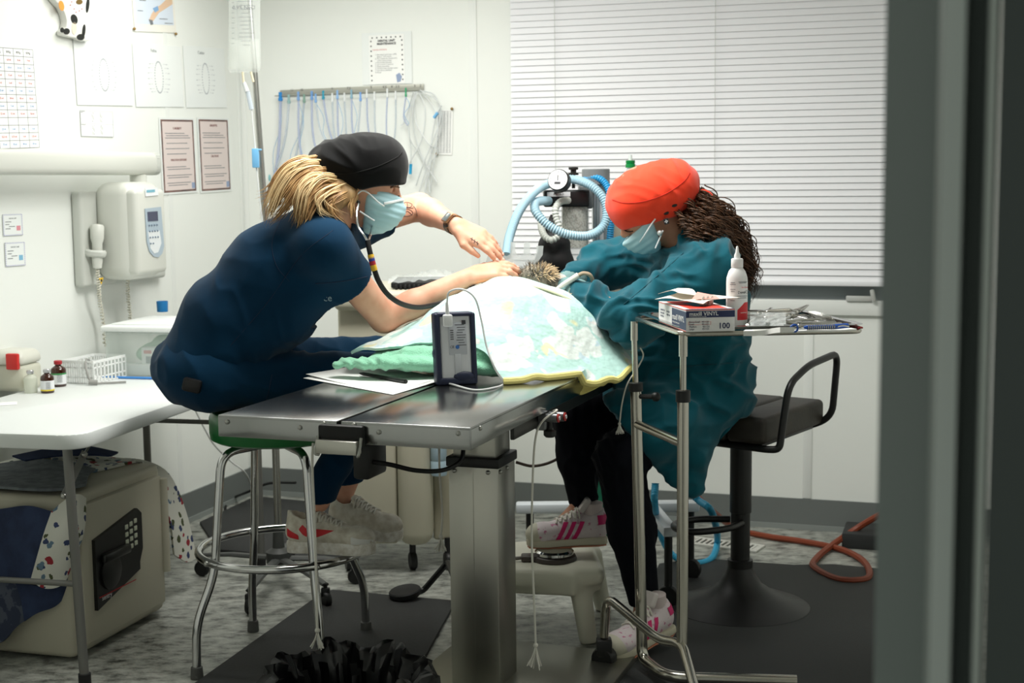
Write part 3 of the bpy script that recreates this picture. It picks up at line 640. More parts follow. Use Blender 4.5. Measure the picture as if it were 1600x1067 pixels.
# quilt
def print_mat():
    m=M('quilt_print',(214,212,200),.8); nt=m.node_tree; b=nt.nodes['Principled BSDF']; tc=nt.nodes.new('ShaderNodeTexCoord'); prev=None; col=lin((212,212,202))
    for sc,th,c,sd in ((24,.24,(50,62,100),0),(20,.22,(150,40,50),3.3),(22,.24,(72,80,48),7.1),(17,.2,(95,120,140),11.7)):
        mp=nt.nodes.new('ShaderNodeMapping'); mp.inputs['Location'].default_value=(sd,sd*1.7,sd*.6); mp.inputs['Scale'].default_value=(sc,sc,sc*.9)
        nz=nt.nodes.new('ShaderNodeTexNoise'); nz.inputs['Scale'].default_value=sc*2.2; nz.inputs['Detail'].default_value=2
        nt.links.new(tc.outputs['Object'],nz.inputs['Vector'])
        ad=nt.nodes.new('ShaderNodeMixRGB'); ad.blend_type='ADD'; ad.inputs[0].default_value=.5; nt.links.new(tc.outputs['Object'],mp.inputs[0]); nt.links.new(mp.outputs[0],ad.inputs[1]); nt.links.new(nz.outputs['Color'],ad.inputs[2])
        vo=nt.nodes.new('ShaderNodeTexVoronoi'); vo.inputs['Scale'].default_value=1; nt.links.new(ad.outputs[0],vo.inputs['Vector'])
        lt=nt.nodes.new('ShaderNodeMath'); lt.operation='LESS_THAN'; lt.inputs[1].default_value=th; nt.links.new(vo.outputs['Distance'],lt.inputs[0])
        mx=nt.nodes.new('ShaderNodeMixRGB'); nt.links.new(lt.outputs[0],mx.inputs[0]); mx.inputs[2].default_value=lin(c)
        if prev: nt.links.new(prev.outputs[0],mx.inputs[1])
        else: mx.inputs[1].default_value=col
        prev=mx
    nt.links.new(prev.outputs[0],b.inputs['Base Color']); return m
QP=print_mat(); DN=M('denim_navy',(32,44,72),.85,noise=(14,(46,60,92)),bump=(220,.3,.003)); DG=M('denim_grey',(84,90,96),.85,noise=(30,(112,118,120)),bump=(220,.3,.003)); FLO=M('denim_floral',(78,84,98),.85,noise=(26,(46,54,74),.5,.54))
qt=thing('patchwork_quilt','navy denim patchwork quilt with animal print backing draped over the safe','quilt')
A_=lambda L:[[at(*p) for p in r] for r in L]
top=grid(A_([[(-60,742,4.62),(40,716,4.66),(120,708,4.72),(180,718,4.76),(225,722,4.80),(262,742,4.86),(288,800,4.9),(305,872,4.92)],
 [(-60,765,4.5),(40,742,4.5),(110,730,4.58),(170,730,4.66),(220,736,4.74),(252,757,4.8),(276,812,4.84),(290,878,4.86)],
 [(-60,785,4.38),(20,768,4.36),(80,760,4.42),(150,750,4.53),(205,752,4.66),(238,764,4.74),(262,812,4.78),(270,866,4.8)]]),5,5)
def over(g,e):
    for r in g:
        for p in r:
            q=p-s0; a_,b_=q.dot(sa),q.dot(sb)
            if -.01<a_<SW+.01 and -.02<b_<SD+.02 and p.z>.40: p.z=max(p.z,SH+.012+e)
    return g
over(top,.0)
obj('printed_backing',MB().sheet(top,.008),QP,qt)
lft=grid(A_([[(-60,745,4.60),(0,735,4.58),(60,728,4.58),(120,735,4.55),(150,745,4.5)],[(-60,775,4.4),(0,770,4.37),(60,766,4.33),(110,770,4.3),(140,762,4.42)],[(-60,800,4.28),(0,800,4.24),(50,792,4.2),(100,785,4.2),(135,780,4.26)]]),6,6)
obj('grey_patch',MB().sheet(over([[p+UP*.016 for p in r] for r in lft],.012),.008),DG,qt)
fr=grid(A_([[(-60,795,4.26),(0,795,4.22),(45,790,4.17),(85,800,4.15)],[(-60,850,4.24),(0,850,4.2),(40,850,4.15),(72,850,4.12)],[(-60,905,4.24),(0,905,4.2),(28,908,4.17),(58,912,4.12)]]),6,6); obj('navy_patch',MB().sheet(fr,.008),DN,qt)
fr=grid(A_([[(83,800,4.14),(100,785,4.14),(118,772,4.15),(131,778,4.2)],[(66,850,4.11),(88,840,4.1),(112,825,4.12),(128,830,4.18)],[(50,905,4.11),(70,918,4.1),(95,912,4.12),(110,880,4.18)]]),6,6); obj('printed_patch',MB().sheet(fr,.008),QP,qt)
fr=grid(A_([[(-60,900,4.25),(0,900,4.22),(50,905,4.2),(100,900,4.2)],[(-60,950,4.22),(0,945,4.2),(45,940,4.18),(85,925,4.19)],[(-60,1010,4.2),(0,1005,4.18),(30,975,4.18),(70,945,4.19)]]),6,6); obj('floral_patch',MB().sheet(fr,.008),FLO,qt)
fr=grid(A_([[(25,905,4.19),(60,915,4.165),(90,915,4.165),(115,880,4.19)],[(35,935,4.18),(65,940,4.16),(90,930,4.165),(112,900,4.19)],[(40,970,4.175),(62,955,4.165),(85,945,4.17),(108,920,4.2)]]),5,5); obj('navy_patch',MB().sheet(fr,.008),DN,qt)
fr=grid(A_([[(20,728,4.59),(80,716,4.64),(130,712,4.68),(185,722,4.72)],[(40,735,4.56),(90,728,4.6),(140,726,4.63),(175,728,4.67)]]),6,6); obj('navy_patch',MB().sheet(over([[p+UP*.03 for p in r] for r in fr],.024),.006),DN,qt)
# ================================================================ back wall: notices, tube rack
t=thing('maintenance_notice','laminated notice headed DENTAL UNIT MAINTENANCE with pebble border above the tube rack','notice')
s=Sheet(t,[(562,52),(641,49),(646,130),(570,133)],bw,LAM); s=Sheet(t,[(574,56),(630,53),(634,130),(580,132)],bw,PAP,.0045,.0006)
s.text('lettering','DENTAL UNIT\nMAINTENANCE',.5,.15,.06,INKD,bold=.0006); s.text('red_lettering','TWICE A MONTH',.3,.30,.04,RED)
s.text('lettering','1. Mix bleach and water (10%\n    bleach - 90% water)\n2. Pour inside the dental unit\'s\n    water system bottle\n3. Run all the elements\n4. Let it sit for 5 minutes\n5. Empty the bottle\n6. Fill with clean distilled water\n7. Run all the elements\n8. Rinse',.17,.58,.04,INK,'LEFT')
m=MB()
for k in range(7): m.ball(s.P(.1+k*.133,.05),(.0035,.0035,.001),(s.x,s.y,s.z),8); 
for k in range(9): m.ball(s.P(.06,.12+k*.1),(.0035,.0035,.001),(s.x,s.y,s.z),8); m.ball(s.P(.94,.12+k*.1),(.0035,.0035,.001),(s.x,s.y,s.z),8)
obj('border',m,INKD,t); m=MB(); s.poly(m,[(.75,.82),(.85,.78),(.92,.86),(.88,.96),(.78,.98)]); obj('cartoon_drawing',m,M('tag_blue',()),t)
t=thing('size_table','small white printed table pinned right of the hanging tubes','notice')
s=Sheet(t,[(684,172),(706,171),(708,243),(682,241)],bw); s.put('grid_lines',[(.06,.03+i*.038,.82,.006) for i in range(25)]+[(.06+i*.2,.03,.02,.92) for i in range(5)],INK)
for px,py in ((706,170),(682,241)): obj('pushpin',MB().ball(bw(px,py,.008),.0065),M('brass',()),t)
rk=thing('tube_rack','long steel wall rack of numbered pegs holding the hanging breathing tubes','rack')
pa=bw(438,146,.006); pb=bw(662,136,.006); du=(pb-pa).normalized(); L=(pb-pa).length
ax=(du,E2,du.cross(E2)*1)
obj('strip',MB().box((pa+pb)/2,(L,.006,.028),ax,.001),M('rack_steel',(170,170,160),.4,metal=.4),rk)
zz=du.cross(E2)
if zz.z<0: zz=-zz
fw=-E2; fwt=E2*-1
obj('peg_rail',MB().rod(pa-du*.012+fwt*.03-UP*.012,pb+fwt*.03-UP*.012,.0025),M('rack_steel',()),rk)
lab=MB()
for i,(px,ss) in enumerate(((456,'11'),(471,'10'),(519,'9'),(545,'7,5'),(580,'5'),(601,'4,5'),(612,'4'),(621,'3,5'),(648,'3'),(657,'2'))):
    q=bw(px,141-(px-456)*.035,.0095); text('number',ss,.016,q,du,UP,INKD,rk,ext=.0002)
pegs=[(438,'bright blue',(40,140,215),.017,1),(451,'grey green',(150,185,185),.013,0),(466,'light blue',(130,170,220),.012,1),(475,'grey green',(130,165,150),.011,1),(487,'light blue',(120,165,220),.012,0),(493,'light blue',(125,170,220),.010,1),(505,'teal',(20,150,180),.011,0),(519,'white',(225,230,230),.010,0),(527,'light blue',(140,180,225),.010,1),(538,'white',(228,232,232),.009,0),(549,'grey blue',(130,170,190),.010,1),(563,'light blue',(120,165,225),.010,0),(573,'white',(228,232,232),.009,0),(585,'white',(228,232,232),.009,0),(605,'white',(228,232,232),.008,0),(618,'white',(228,232,232),.008,0),(634,'green banded',(40,160,110),.008,2)]
od=['first','second','third','fourth','fifth','sixth','seventh','eighth','ninth','tenth','eleventh','twelfth','thirteenth','fourteenth','fifteenth','sixteenth','seventeenth']
TUB=M('tube_clear',(205,216,226),.2,alpha=.62); TUBB=M('tube_lilac',(190,200,226),.2,alpha=.7); CUFF=M('cuff_line',(150,195,230),.3,alpha=.8)
ends=[(426,290),(432,262),(478,270),(447,292),(500,250),(520,240),(540,262),(536,255),(541,270),(537,258),(563,250),(545,262),(588,240),(598,244),(612,246),(610,238),(637,196)]
for i,(px,cn,rgb,r,cuff) in enumerate(pegs):
    rr_=r*.40; t=thing('breathing_tube','clear breathing tube with %s connector, %s from the left on the wall rack'%(cn,od[i]),'tube','breathing tubes on the wall rack')
    off=.036+.012*(i%3); p0=bw(px,145-(px-438)*.035,off); p1=p0-UP*(.036+.012*(i%2))
    obj('connector',MB().lathe([(rr_*.9,0),(rr_*1.5,.001),(rr_*1.5,.012),(rr_*1.15,.014),(rr_*1.15,.038),(rr_*.9,.039)],p1,UP,14),M('conn_%d_%d_%d'%rgb,rgb,.35,alpha=.95),t)
    ex,ey=ends[i]; p3=bw(ex,ey,off); mid=[p1.lerp(p3,.33)+du*(-.012 if ex>px else .008)-UP*.02,p1.lerp(p3,.68)+du*(-.014 if ex>px else .01)-UP*.012]
    obj('tube_body',MB().tube(cr([p1+UP*.004]+mid+[p3],8),rr_,8),TUB if i%2 else TUBB,t)
    if cuff: obj('cuff_line',MB().tube(cr([p1,p1.lerp(p3,.3)+du*.014,p1.lerp(p3,.6)-du*.012,p1.lerp(p3,.95)+du*.006],6),.0012,5),CUFF,t)
    if i==0: obj('pilot_balloon',MB().ball(p3+UP*.035-du*.012+fwt*.004,(.006,.006,.016)),M('balloon_teal',(140,200,205),.3,alpha=.85),t)
ends2=[[(655,142),(672,160),(684,190),(680,240),(672,300)],[(656,141),(680,150),(688,185),(676,220),(662,255),(650,290)],[(652,143),(645,170),(648,210),(662,250),(683,285)],[(650,143),(640,175),(640,215),(655,240),(668,270),(672,302)],[(654,143),(664,170),(660,215),(640,255),(628,285)],[(646,143),(640,165),(632,190),(626,196)],[(657,142),(685,160),(690,200),(672,245),(655,300)],[(648,144),(650,190),(670,225),(685,235),(668,265),(664,305)]]
for i,q in enumerate(ends2):
    P=[bw(a,b,.02+.008*((i*3+k)%4)) for k,(a,b) in enumerate(q)]
    solo('feeding_tube',MB().tube(cr(P,10),.0028,6),M('tube_white',(226,230,230),.3,alpha=.85),'thin clear tube in the tangled bundle hanging at the right end of the rack','tube','tangled thin tubes')
t=thing('blue_catheter','thin tube with a bright blue plug hanging below the tangled thin tubes','tube'); P=[bw(a,b,.03) for a,b in ((638,200),(642,232),(642,255))]; obj('tube_body',MB().tube(cr(P,8),.003,6),M('tube_white',()),t); obj('plug',MB().rod(bw(642,256,.03),bw(641,272,.03),.0065),M('plug_blue',(40,165,215),.35),t)
t=thing('blue_clip_tube','thin tube with a blue clip beside the pinned size table','tube'); P=[bw(a,b,.035) for a,b in ((690,165),(682,180),(675,215),(672,260),(664,300))]; obj('tube_body',MB().tube(cr(P,8),.003,6),M('tube_white',()),t); obj('clip',MB().rod(bw(684,176,.037),bw(678,184,.037),.007),M('clip_blue',(120,185,230),.35),t)
# ================================================================ drip stand and bag
IY=5.05; ip=on(437,912,0); ip.z=0
CH2=M('pole_steel',(170,170,165),.25,metal=.9)
t=thing('drip_stand','thin steel drip stand on five castered legs behind the green stool','drip stand')
ptop=at(388,-60,IY); ptop.x=at(394,40,IY).x-.012
obj('pole',MB().tube([ip+UP*.11,V((ip.x,ip.y,1.0)),ptop],[.0135,.0135,.009],12),CH2,t); obj('hook',MB().tube(cr([ptop,ptop+V((-.01,-.03,.06)),ptop+V((-.03,-.09,.05)),ptop+V((-.03,-.1,.02))],6),.004,6),CH2,t)
BLKP=M('black_plastic',(24,25,25),.45)
obj('hub',MB().lathe([(.03,.07),(.045,.08),(.045,.12),(.022,.135),(.018,.2)],ip),M('base_grey',(70,72,70),.5),t)
for a,b in ((390,960),(556,912),(316,900),(455,880),(520,955)):
    q=on(a,b,0); q.z=0; d=q-ip
    if d.length>.36: q=ip+d*.36/d.length; d=q-ip
    lg=obj('leg',MB().tube([ip+UP*.095,ip+d*.6+UP*.093,q+UP*.08],[.02,.017,.014],8,flat=.5,up=UP),M('base_grey',()),t)
    w_=obj('caster',MB().lathe([(0,-.011),(.026,-.011),(.029,-.006),(.029,.006),(.026,.011),(0,.011)],q+UP*.029,V((d.y,-d.x,0)),18).box(q+UP*.055,(.03,.02,.03),bev=.004).rod(q+UP*.06,q+UP*.085,.007),BLKP,lg)
t=thing('drip_bag','clear fluid bag hanging from the drip stand','drip bag')
BAG=M('bag_film',(224,230,226),.1,alpha=.26); bY=IY-.09
rows=[]
for py,hw,th in ((-40,24,.012),(0,24,.02),(30,24,.026),(60,24.5,.03),(85,25,.034),(100,25.5,.03),(108,25,.02),(113,22,.006)):
    c_=at(382,py,bY); row=[]
    for k in range(20): a=2*math.pi*k/20; row.append(c_+V((hw/2222*bY*math.cos(a),-th*math.sin(a)*.9,0)))
    rows.append(row+[row[0]])
obj('bag_body',MB().sheet(rows),BAG,t)
fl_=[]
for py,hw,th in ((62,22.5,.026),(85,23,.03),(100,23,.026),(108,22,.016)):
    c_=at(382,py,bY); fl_.append([c_+V((hw/2222*bY*math.cos(2*math.pi*k/20),-th*.9*math.sin(2*math.pi*k/20),0)) for k in range(21)])
obj('fluid',MB().sheet(fl_),M('fluid_milky',(234,238,230),.2,alpha=.2),t)
def bfr(px,py): return at(px,py,bY-.034)
m=MB(); 
for k in range(9): m.box(bfr(364,4+k*8),(.008,.0004,.0012))
for k in range(12): m.box(bfr(384+(k%3)-1,2+k*6.2),(.05-.008*(k%4),.0004,.0012))
obj('print',m,M('ink_grey',()),t); text('lettering','0,9% NaCl',.018,bfr(381,12),V((1,0,0)),UP,INK,t,ext=.0001)
obj('port',MB().rod(at(379,112,bY),at(381,130,bY),.004).rod(at(392,112,bY),at(396,128,bY),.004),M('port_cream',(226,216,186),.4),t)
t=thing('drip_line','clear drip line with drip chamber and light blue roller clamp below the fluid bag','drip line')
obj('spike',MB().rod(at(381,129,bY),at(386,143,bY),.007,12,r2=.009),M('tube_white',()),t); obj('drip_chamber',MB().rod(at(387,143,bY),at(393,171,bY),.008),TUB,t)
obj('tubing',MB().tube(cr([at(393,171,bY),at(396,205,bY),at(399,235,bY),at(401,265,bY),at(404,295,bY),at(408,330,bY),at(420,420,bY)],6),.0024,6),M('tube_white',()),t)
obj('roller_clamp',MB().box(at(399.5,247,bY-.005),(.024,.016,.066),bev=.003).box(at(402,234,bY-.005),(.03,.012,.006),bev=.002),M('clip_blue',()),t)
# ================================================================ beige dental cart behind the woman in blue
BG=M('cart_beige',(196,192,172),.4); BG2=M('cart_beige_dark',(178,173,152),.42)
t=thing('dental_cart','beige wheeled dental cart with rounded columns behind the operating table','cart')
cY=5.12; cx0=at(545,700,cY).x; cx1=at(715,700,cY).x; cz0=.10; 
def cb(px0,px1,y0,y1,z0,z1,bev,mat,name):
    a=at(px0,600,cY).x; b=at(px1,600,cY).x; return obj(name,MB().box(V(((a+b)/2,(y0+y1)/2,(z0+z1)/2)),(b-a,y1-y0,z1-z0),None,bev,3),mat,t)
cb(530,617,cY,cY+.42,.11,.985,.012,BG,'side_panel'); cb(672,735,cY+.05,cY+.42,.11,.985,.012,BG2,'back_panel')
cb(618,673,cY-.045,cY+.3,.105,.985,.05,BG,'front_column')
ztop=on(640,478,0); zt_=at(640,478,cY-.06).z
a=at(522,470,cY).x; b=at(760,470,cY).x
obj('top_deck',MB().box(V(((a+b)/2,cY+.19,.985+.03)),(b-a,.5,.075),None,.03,4),BG,t)
for px in (545,645,700): 
    q=at(px,870,cY+.05); q.z=0; w_=obj('caster',MB().lathe([(0,-.012),(.03,-.012),(.034,-.006),(.034,.006),(.03,.012),(0,.012)],q+UP*.034,V((1,.3,0)),18).rod(q+UP*.05,q+UP*.12,.012),BLKP,t)
DTR=M('tray_black',(38,38,38),.5)
zt_=1.055
tr_=thing('instrument_mat','black ridged holder tray on top of the beige dental cart','tray')
a=at(612,450,cY).x; b=at(742,450,cY).x; m=MB().box(V(((a+b)/2,cY+.12,zt_+.012)),(b-a,.3,.02),None,.004); obj('tray_body',m,DTR,tr_)
m=MB()
for i in range(18): m.box(V((a+.02+(b-a-.03)*i/17,cY-.032,zt_+.006)),(.009,.014,.018),None,.003)
obj('ridges',m,DTR,tr_)
FILM=M('plastic_film',(232,238,236),.08,alpha=.3,bump=(22,.5,.008))
g=[[V((a-.01+(b-a)*i/16,cY-.05+.34*j/10,zt_+.026+.008*math.sin(i*1.3+j*.8)**2+.03*math.exp(-((i-9)/5)**2)*math.exp(-((j-4)/4)**2)+(.0 if 0<j<10 else -.008))) for i in range(17)] for j in range(11)]
solo('plastic_cover',MB().sheet(grid([[g[j][i] for i in range(17)] for j in range(11)],3,3)),FILM,'crumpled clear plastic sheet covering the black tray on the beige cart','plastic sheet')
bq=at(686,742,cY-.02); t=thing('water_bottle','pale blue translucent bottle hung beside the beige cart column','bottle'); bz_=bq.z
obj('bottle_body',MB().lathe([(.0,.0),(.028,.0),(.03,.006),(.03,.05),(.027,.055),(.03,.06),(.029,.10),(.033,.15),(.033,.2),(.0,.2)],bq,n=24),M('bottle_blue',(176,200,212),.3,alpha=.85),t)
# ================================================================ anaesthesia machine
AY=5.0
t=thing('anaesthesia_machine','black and clear anaesthesia machine with round gauge and grey vaporiser before the window','machine')
BK2=M('machine_black',(16,17,18),.4); MGR=M('machine_grey',(92,96,98),.4); MWH=M('machine_white',(206,212,216),.4)
wpp=AY/2222
def abox(px0,py0,px1,py1,dep,bev,mat,name,par=t,Y=AY,mb=None):
    p=at((px0+px1)/2,(py0+py1)/2,Y); return obj(name,(mb or MB()).box(p+V((0,dep/2,0)),((px1-px0)*Y/2222,dep,(py1-py0)*Y/2222),None,bev,3),mat,par)
hd=abox(850,297,921,323,.13,.006,BK2,'absorber_head'); abox(855,300,891,307,.002,.0,M('label_white',()),'label_strip',hd,AY-.003)
text('lettering','METRO',.011,at(873,303.5,AY-.0045),V((1,0,0)),UP,INKD,hd,ext=.0002)
abox(905,290,926,326,.1,.006,MGR,'valve_block',Y=AY+.04)
ctop=at(899,323,AY+.06); cbot=at(899,386,AY+.06)
obj('soda_lime',MB().lathe([(0,0),(.046,0),(.046,(ctop-cbot).length),(0,(ctop-cbot).length)],cbot,n=28),M('soda_lime_grain',(205,203,192),.8,noise=(160,(150,148,136),.45,.6)),t)
obj('canister',MB().lathe([(.0,-.08),(.044,-.08),(.05,-.07),(.05,(ctop-cbot).length-.002),(.047,(ctop-cbot).length)],cbot,n=28),M('canister_clear',(220,226,224),.08,alpha=.3),t)
obj('canister_base',MB().lathe([(.0,-.13),(.055,-.13),(.055,-.08),(.0,-.078)],cbot,n=28),MGR,t)
# gauge
gc=at(872,281,AY-.10); gd=V((-.34,-.9,.28)).normalized()
gz=obj('gauge_case',MB().lathe([(.0,-.035),(.034,-.035),(.038,-.03),(.038,0),(.035,.003),(.033,.0)],gc,gd,32),BK2,t)
obj('gauge_face',MB().lathe([(0,.0005),(.0345,.0005),(.0345,.0042),(0,.0042)],gc,gd,32),M('gauge_white',(235,238,238),.3),gz)
gx,gy,gzv=aim(gd); gx=UP.cross(gd).normalized(); gy=gd.cross(gx)
gf=gc+gd*.0045; m=MB(); m.box(gf+gy*.006,(.003,.02,.001),(gx,gy,gd)); m.box(gf-gy*.012,(.022,.008,.001),(gx,gy,gd))
for k in range(11): a=math.radians(-130+26*k); m.box(gf+gx*.027*math.sin(a)+gy*.027*math.cos(a),(.0015,.005,.001),(gx*math.cos(a)-gy*math.sin(a),gx*math.sin(a)+gy*math.cos(a),gd))
obj('gauge_marks',m,INKD,gz)
obj('gauge_stem',MB().rod(gc-gd*.02-UP*.02,at(868,300,AY+.005),.008),BK2,gz)
kb=at(896,272,AY+.03); obj('pressure_knob',MB().lathe([(.006,-.05),(.006,-.004),(.018,-.003),(.018,.004),(.010,.006),(.010,.014),(.017,.016),(.017,.024),(0,.025)],kb,n=20),M('knob_black',(22,22,20),.4),t)
obj('vaporiser',MB().lathe([(0,0),(.05,0),(.05,.052),(.047,.055),(0,.055)],at(931,288,AY+.1),n=32),M('vaporiser_grey',(120,124,126),.35),t)
abox(927,288,952,420,.09,.004,MWH,'flow_panel',Y=AY+.1); 
for px in (929,934,946): obj('flow_tube',MB().rod(at(px,300,AY+.085),at(px,415,AY+.085),.006),M('flow_glass',(150,160,165),.15,metal=.4),t)
abox(950,340,970,460,.06,.004,M('panel_tan',(170,168,152),.5),'side_panel',Y=AY+.12)
post0=at(930,420,AY+.14); obj('post',MB().box(V((post0.x,post0.y,.60)),(.05,.05,1.0),None,.004),MWH,t)
# base legs and casters
def bar(p,q,w,h,mat,name):
    d=(q-p); L=d.length; d=d.normalized(); sd=UP.cross(d).normalized(); return obj(name,MB().box((p+q)/2,(L,w,h),(d,sd,d.cross(sd)),.008),mat,t)
l0=at(806,793,5.0); l1=at(1092,782,5.0); l1.z=l0.z; bar(l0,l1,.06,.035,MWH,'base_bar')
f0=at(1015,782,5.0); f0.z=l0.z; f1=at(1048,832,4.62); f1.z=l0.z; bar(f0,f1,.05,.035,MWH,'base_bar')
pz=V((post0.x,post0.y,l0.z)); pf=V((pz.x,l0.y,l0.z)); bar(pz,pf,.06,.035,MWH,'base_bar')
for q in (l0+V((.05,0,0)),l1-V((.03,0,0)),f1+(f0-f1).normalized()*.04):
    q=q.copy(); zt2=q.z-.015; q.z=0
    obj('caster',MB().lathe([(0,-.014),(.036,-.014),(.04,-.006),(.04,.006),(.036,.014),(0,.014)],q+UP*.04,V((.4,1,0)),20).rod(q+UP*.04,q+UP*zt2,.014),BLKP,t)
# hoses
def corr(path,r,pitch,amp,n=10):              # corrugated hose
    P=cr(path,14); L=sum((P[i+1]-P[i]).length for i in range(len(P)-1)); N=int(L/pitch*4); out=[]; rs=[]; acc=0; i=0; segs=[(P[k+1]-P[k]).length for k in range(len(P)-1)]
    for k in range(N+1):
        d=L*k/N
        while i<len(segs)-1 and acc+segs[i]<d: acc+=segs[i]; i+=1
        out.append(P[i].lerp(P[i+1],min(1,(d-acc)/max(segs[i],1e-9)))); rs.append(r+amp*(1,.3,-1,.3)[k%4])
    return MB().tube(out,rs,n)
PB=M('hose_pale_blue',(178,212,226),.3,alpha=.88); BH=M('hose_blue',(45,150,205),.35); WHH=M('hose_clear_white',(218,222,214),.3,alpha=.85)
q=[(791,400,4.6),(797,366,4.7),(813,327,4.8),(837,298,4.9),(858,287,5.0),(891,280,5.0),(920,288,4.95),(941,307,4.92),(948,330,4.9),(942,354,4.88),(920,368,4.85),(886,366,4.82),(857,352,4.82),(838,332,4.84),(836,318,4.88),(845,314,4.93),(857,314,4.99)]
solo('breathing_hose',corr([at(*a) for a in q],.0140,.009,.002,12),PB,'pale blue corrugated breathing hose looped in a ring before the window','hose')
q=[(888,313,4.99),(876,315,4.95),(868,326,4.92),(869,340,4.91),(873,352,4.9),(874,366,4.9),(862,375,4.9),(851,369,4.92),(846,356,4.96),(846,345,5.0)]
solo('short_hose',corr([at(*a) for a in q],.0105,.011,.0022,12),WHH,'short clear white corrugated hose hanging under the absorber head','hose')
q=[(914,281,5.08),(930,277,5.06),(945,286,5.05),(953,305,5.04),(955,340,5.04),(952,385,5.06),(947,430,5.1),(945,480,5.1)]
solo('blue_hose',corr([at(*a) for a in q],.0125,.008,.0010,10),BH,'bright blue corrugated hose running down behind the anaesthesia machine','hose')
# black reservoir bag
g=SDF(at(820,470,AY-.15),at(915,330,AY+.1),.005) if 0 else SDF(V((at(820,400,AY).x,AY-.16,at(870,460,AY).z)),V((at(920,400,AY).x,AY+.12,at(870,325,AY).z)),.005)
pts=[(862,338,.012),(864,352,.022),(866,380,.052),(866,410,.066),(866,436,.064)]
for i in range(len(pts)-1):
    a,b=pts[i],pts[i+1]; g.ecap(at(a[0],a[1],AY-.03),at(b[0],b[1],AY-.03),(1,0,0),(a[2],a[2]*.6),(b[2],b[2]*.6),.02)
o=qobj('reservoir_bag',g.mesh(2,lambda P,N:waves(P,[((1,0,.1),.05,.002)],3)),M('rubber_bag',(18,18,20),.55)); tag(o,'black rubber reservoir bag hanging below the white corrugated hose','breathing bag')
# green capped bottle on the machine
t=thing('refill_bottle','clear bottle with green screw cap standing behind the orange cap','bottle'); q=at(985,300,5.12)
obj('bottle_body',MB().lathe([(0,0),(.032,0),(.032,.045),(.012,.085),(.012,.095)],q,n=24),M('bottle_clear',(214,220,220),.1,alpha=.5),t)
obj('cap',MB().lathe([(.0,.0),(.0175,0),(.0175,.012),(.015,.014),(.0165,.016),(.0165,.026),(0,.026)],at(985,262,5.12),n=22),M('cap_green',(0,128,60),.4),t); obj('nozzle',MB().lathe([(0,0),(.0075,0),(.006,.022),(0,.022)],at(985,251.5,5.12),n=14),M('nozzle_clear',(220,228,225),.2,alpha=.8),t)
q=at(985,298,5.12); obj('bottle_shelf',MB().box(q-UP*.012+V((.02,0,0)),(.12,.1,.02),None,.003),MGR,THINGS[[i for i,o in enumerate(THINGS) if o.name=='anaesthesia_machine'][0]]); 
# green bag and valve
GY=4.85; t=thing('breathing_valve','clear and black breathing valve with a hanging green bag behind the surgeon\'s legs','breathing bag')
obj('valve_tube',MB().lathe([(.02,0),(.02,.04),(.016,.045),(.016,.09)],at(929,692,GY),n=20),M('canister_clear',()),t)
obj('valve_knob',MB().lathe([(0,0),(.014,0),(.016,.01),(.016,.03),(0,.034)],at(934,681,GY-.02),V((1,-.4,.0)),16).lathe([(.021,0),(.024,.004),(.024,.014),(.021,.018)],at(929,694,GY),n=20),BK2,t)
g=SDF(V((at(900,700,GY).x,GY-.12,.2)),V((at(980,700,GY).x,GY+.12,at(930,690,GY).z)),.006)
for a,b,r1,r2 in (((930,705),(934,730),.018,.035),((934,730),(940,790),.035,.05),((940,790),(945,850),.05,.03)): g.ecap(at(*a,GY),at(*b,GY),(1,0,0),(r1,r1*.7),(r2,r2*.7),.02)
qobj('green_bag',g.mesh(2),M('bag_green',(28,112,84),.45),t)
solo('cyan_hose',corr([at(*a) for a in ((935,690,4.85),(950,698,4.86),(970,712,4.9),(990,740,4.95),(1005,765,4.95))],.012,.009,.001,10),M('hose_cyan',(52,165,205),.35),'short cyan hose leaving the breathing valve behind the surgeon\'s legs','hose')
def onz(px,py,z=.014): return on(px,py,z)
solo('floor_hose',corr([at(1024,755,4.7),at(1023,790,4.7),onz(1032,835,.10),onz(1052,868,.03),onz(1085,880),onz(1112,872),onz(1121,842,.05),at(1112,800,4.75),at(1092,782,4.8),at(1072,765,4.85)],.012,.009,.001,10),M('hose_cyan',()),'long cyan hose looping down to the floor beside the tray stand','hose')
solo('orange_hose',MB().tube(cr([at(1085,772,5.2),at(1110,796,5.2),onz(1150,826,.03),onz(1200,838),onz(1255,846),onz(1310,857),onz(1343,872),onz(1358,890),onz(1352,905),onz(1310,905),onz(1272,886),onz(1276,872,.014),onz(1300,852,.02),at(1335,828,5.45),at(1372,806,5.4),at(1420,785,5.3)],8),.0125,8),M('hose_orange',(124,54,28),.5),'orange hose crossing itself on the floor below the window','hose')
a=on(1322,838,0); b=on(1395,845,0); solo('floor_box',MB().box((a+b)/2+UP*.03+E2*-.08,((b-a).length,.2,.06),(E1,E2,UP),.004),M('dark_box',(40,42,42),.7),'low dark box on the floor beside the orange hose','box')
# cables near the back baseboard
CBL=M('cable_black',(18,18,18),.5)
solo('black_cable',MB().tube(cr([at(462,754,6.05),at(420,755,6.15),at(388,768,6.15),onz(362,780,.006),onz(352,795,.006),onz(368,803,.006),onz(400,805,.006),onz(440,800,.006),onz(470,790,.006)],8),.006,6),CBL,'coiled black cable lying on the dark mat behind the green stool','cable')
solo('white_cable',MB().tube(cr([at(305,640,5.6),at(320,670,5.6),at(335,695,5.6),at(360,720,5.6),at(385,742,5.6),onz(405,790,.006),onz(425,803,.006),onz(450,798,.006)],8),.004,6),M('cable_white',(205,207,204),.5),'white cable trailing from the folding table to the floor behind the stool','cable')
q=at(452,771,5.5); q.z=.035; solo('power_adapter',MB().box(q,(.12,.05,.03),None,.006),M('adapter_grey',(60,60,58),.5),'small grey power adapter on the floor by the coiled black cable','adapter') if 0 else None
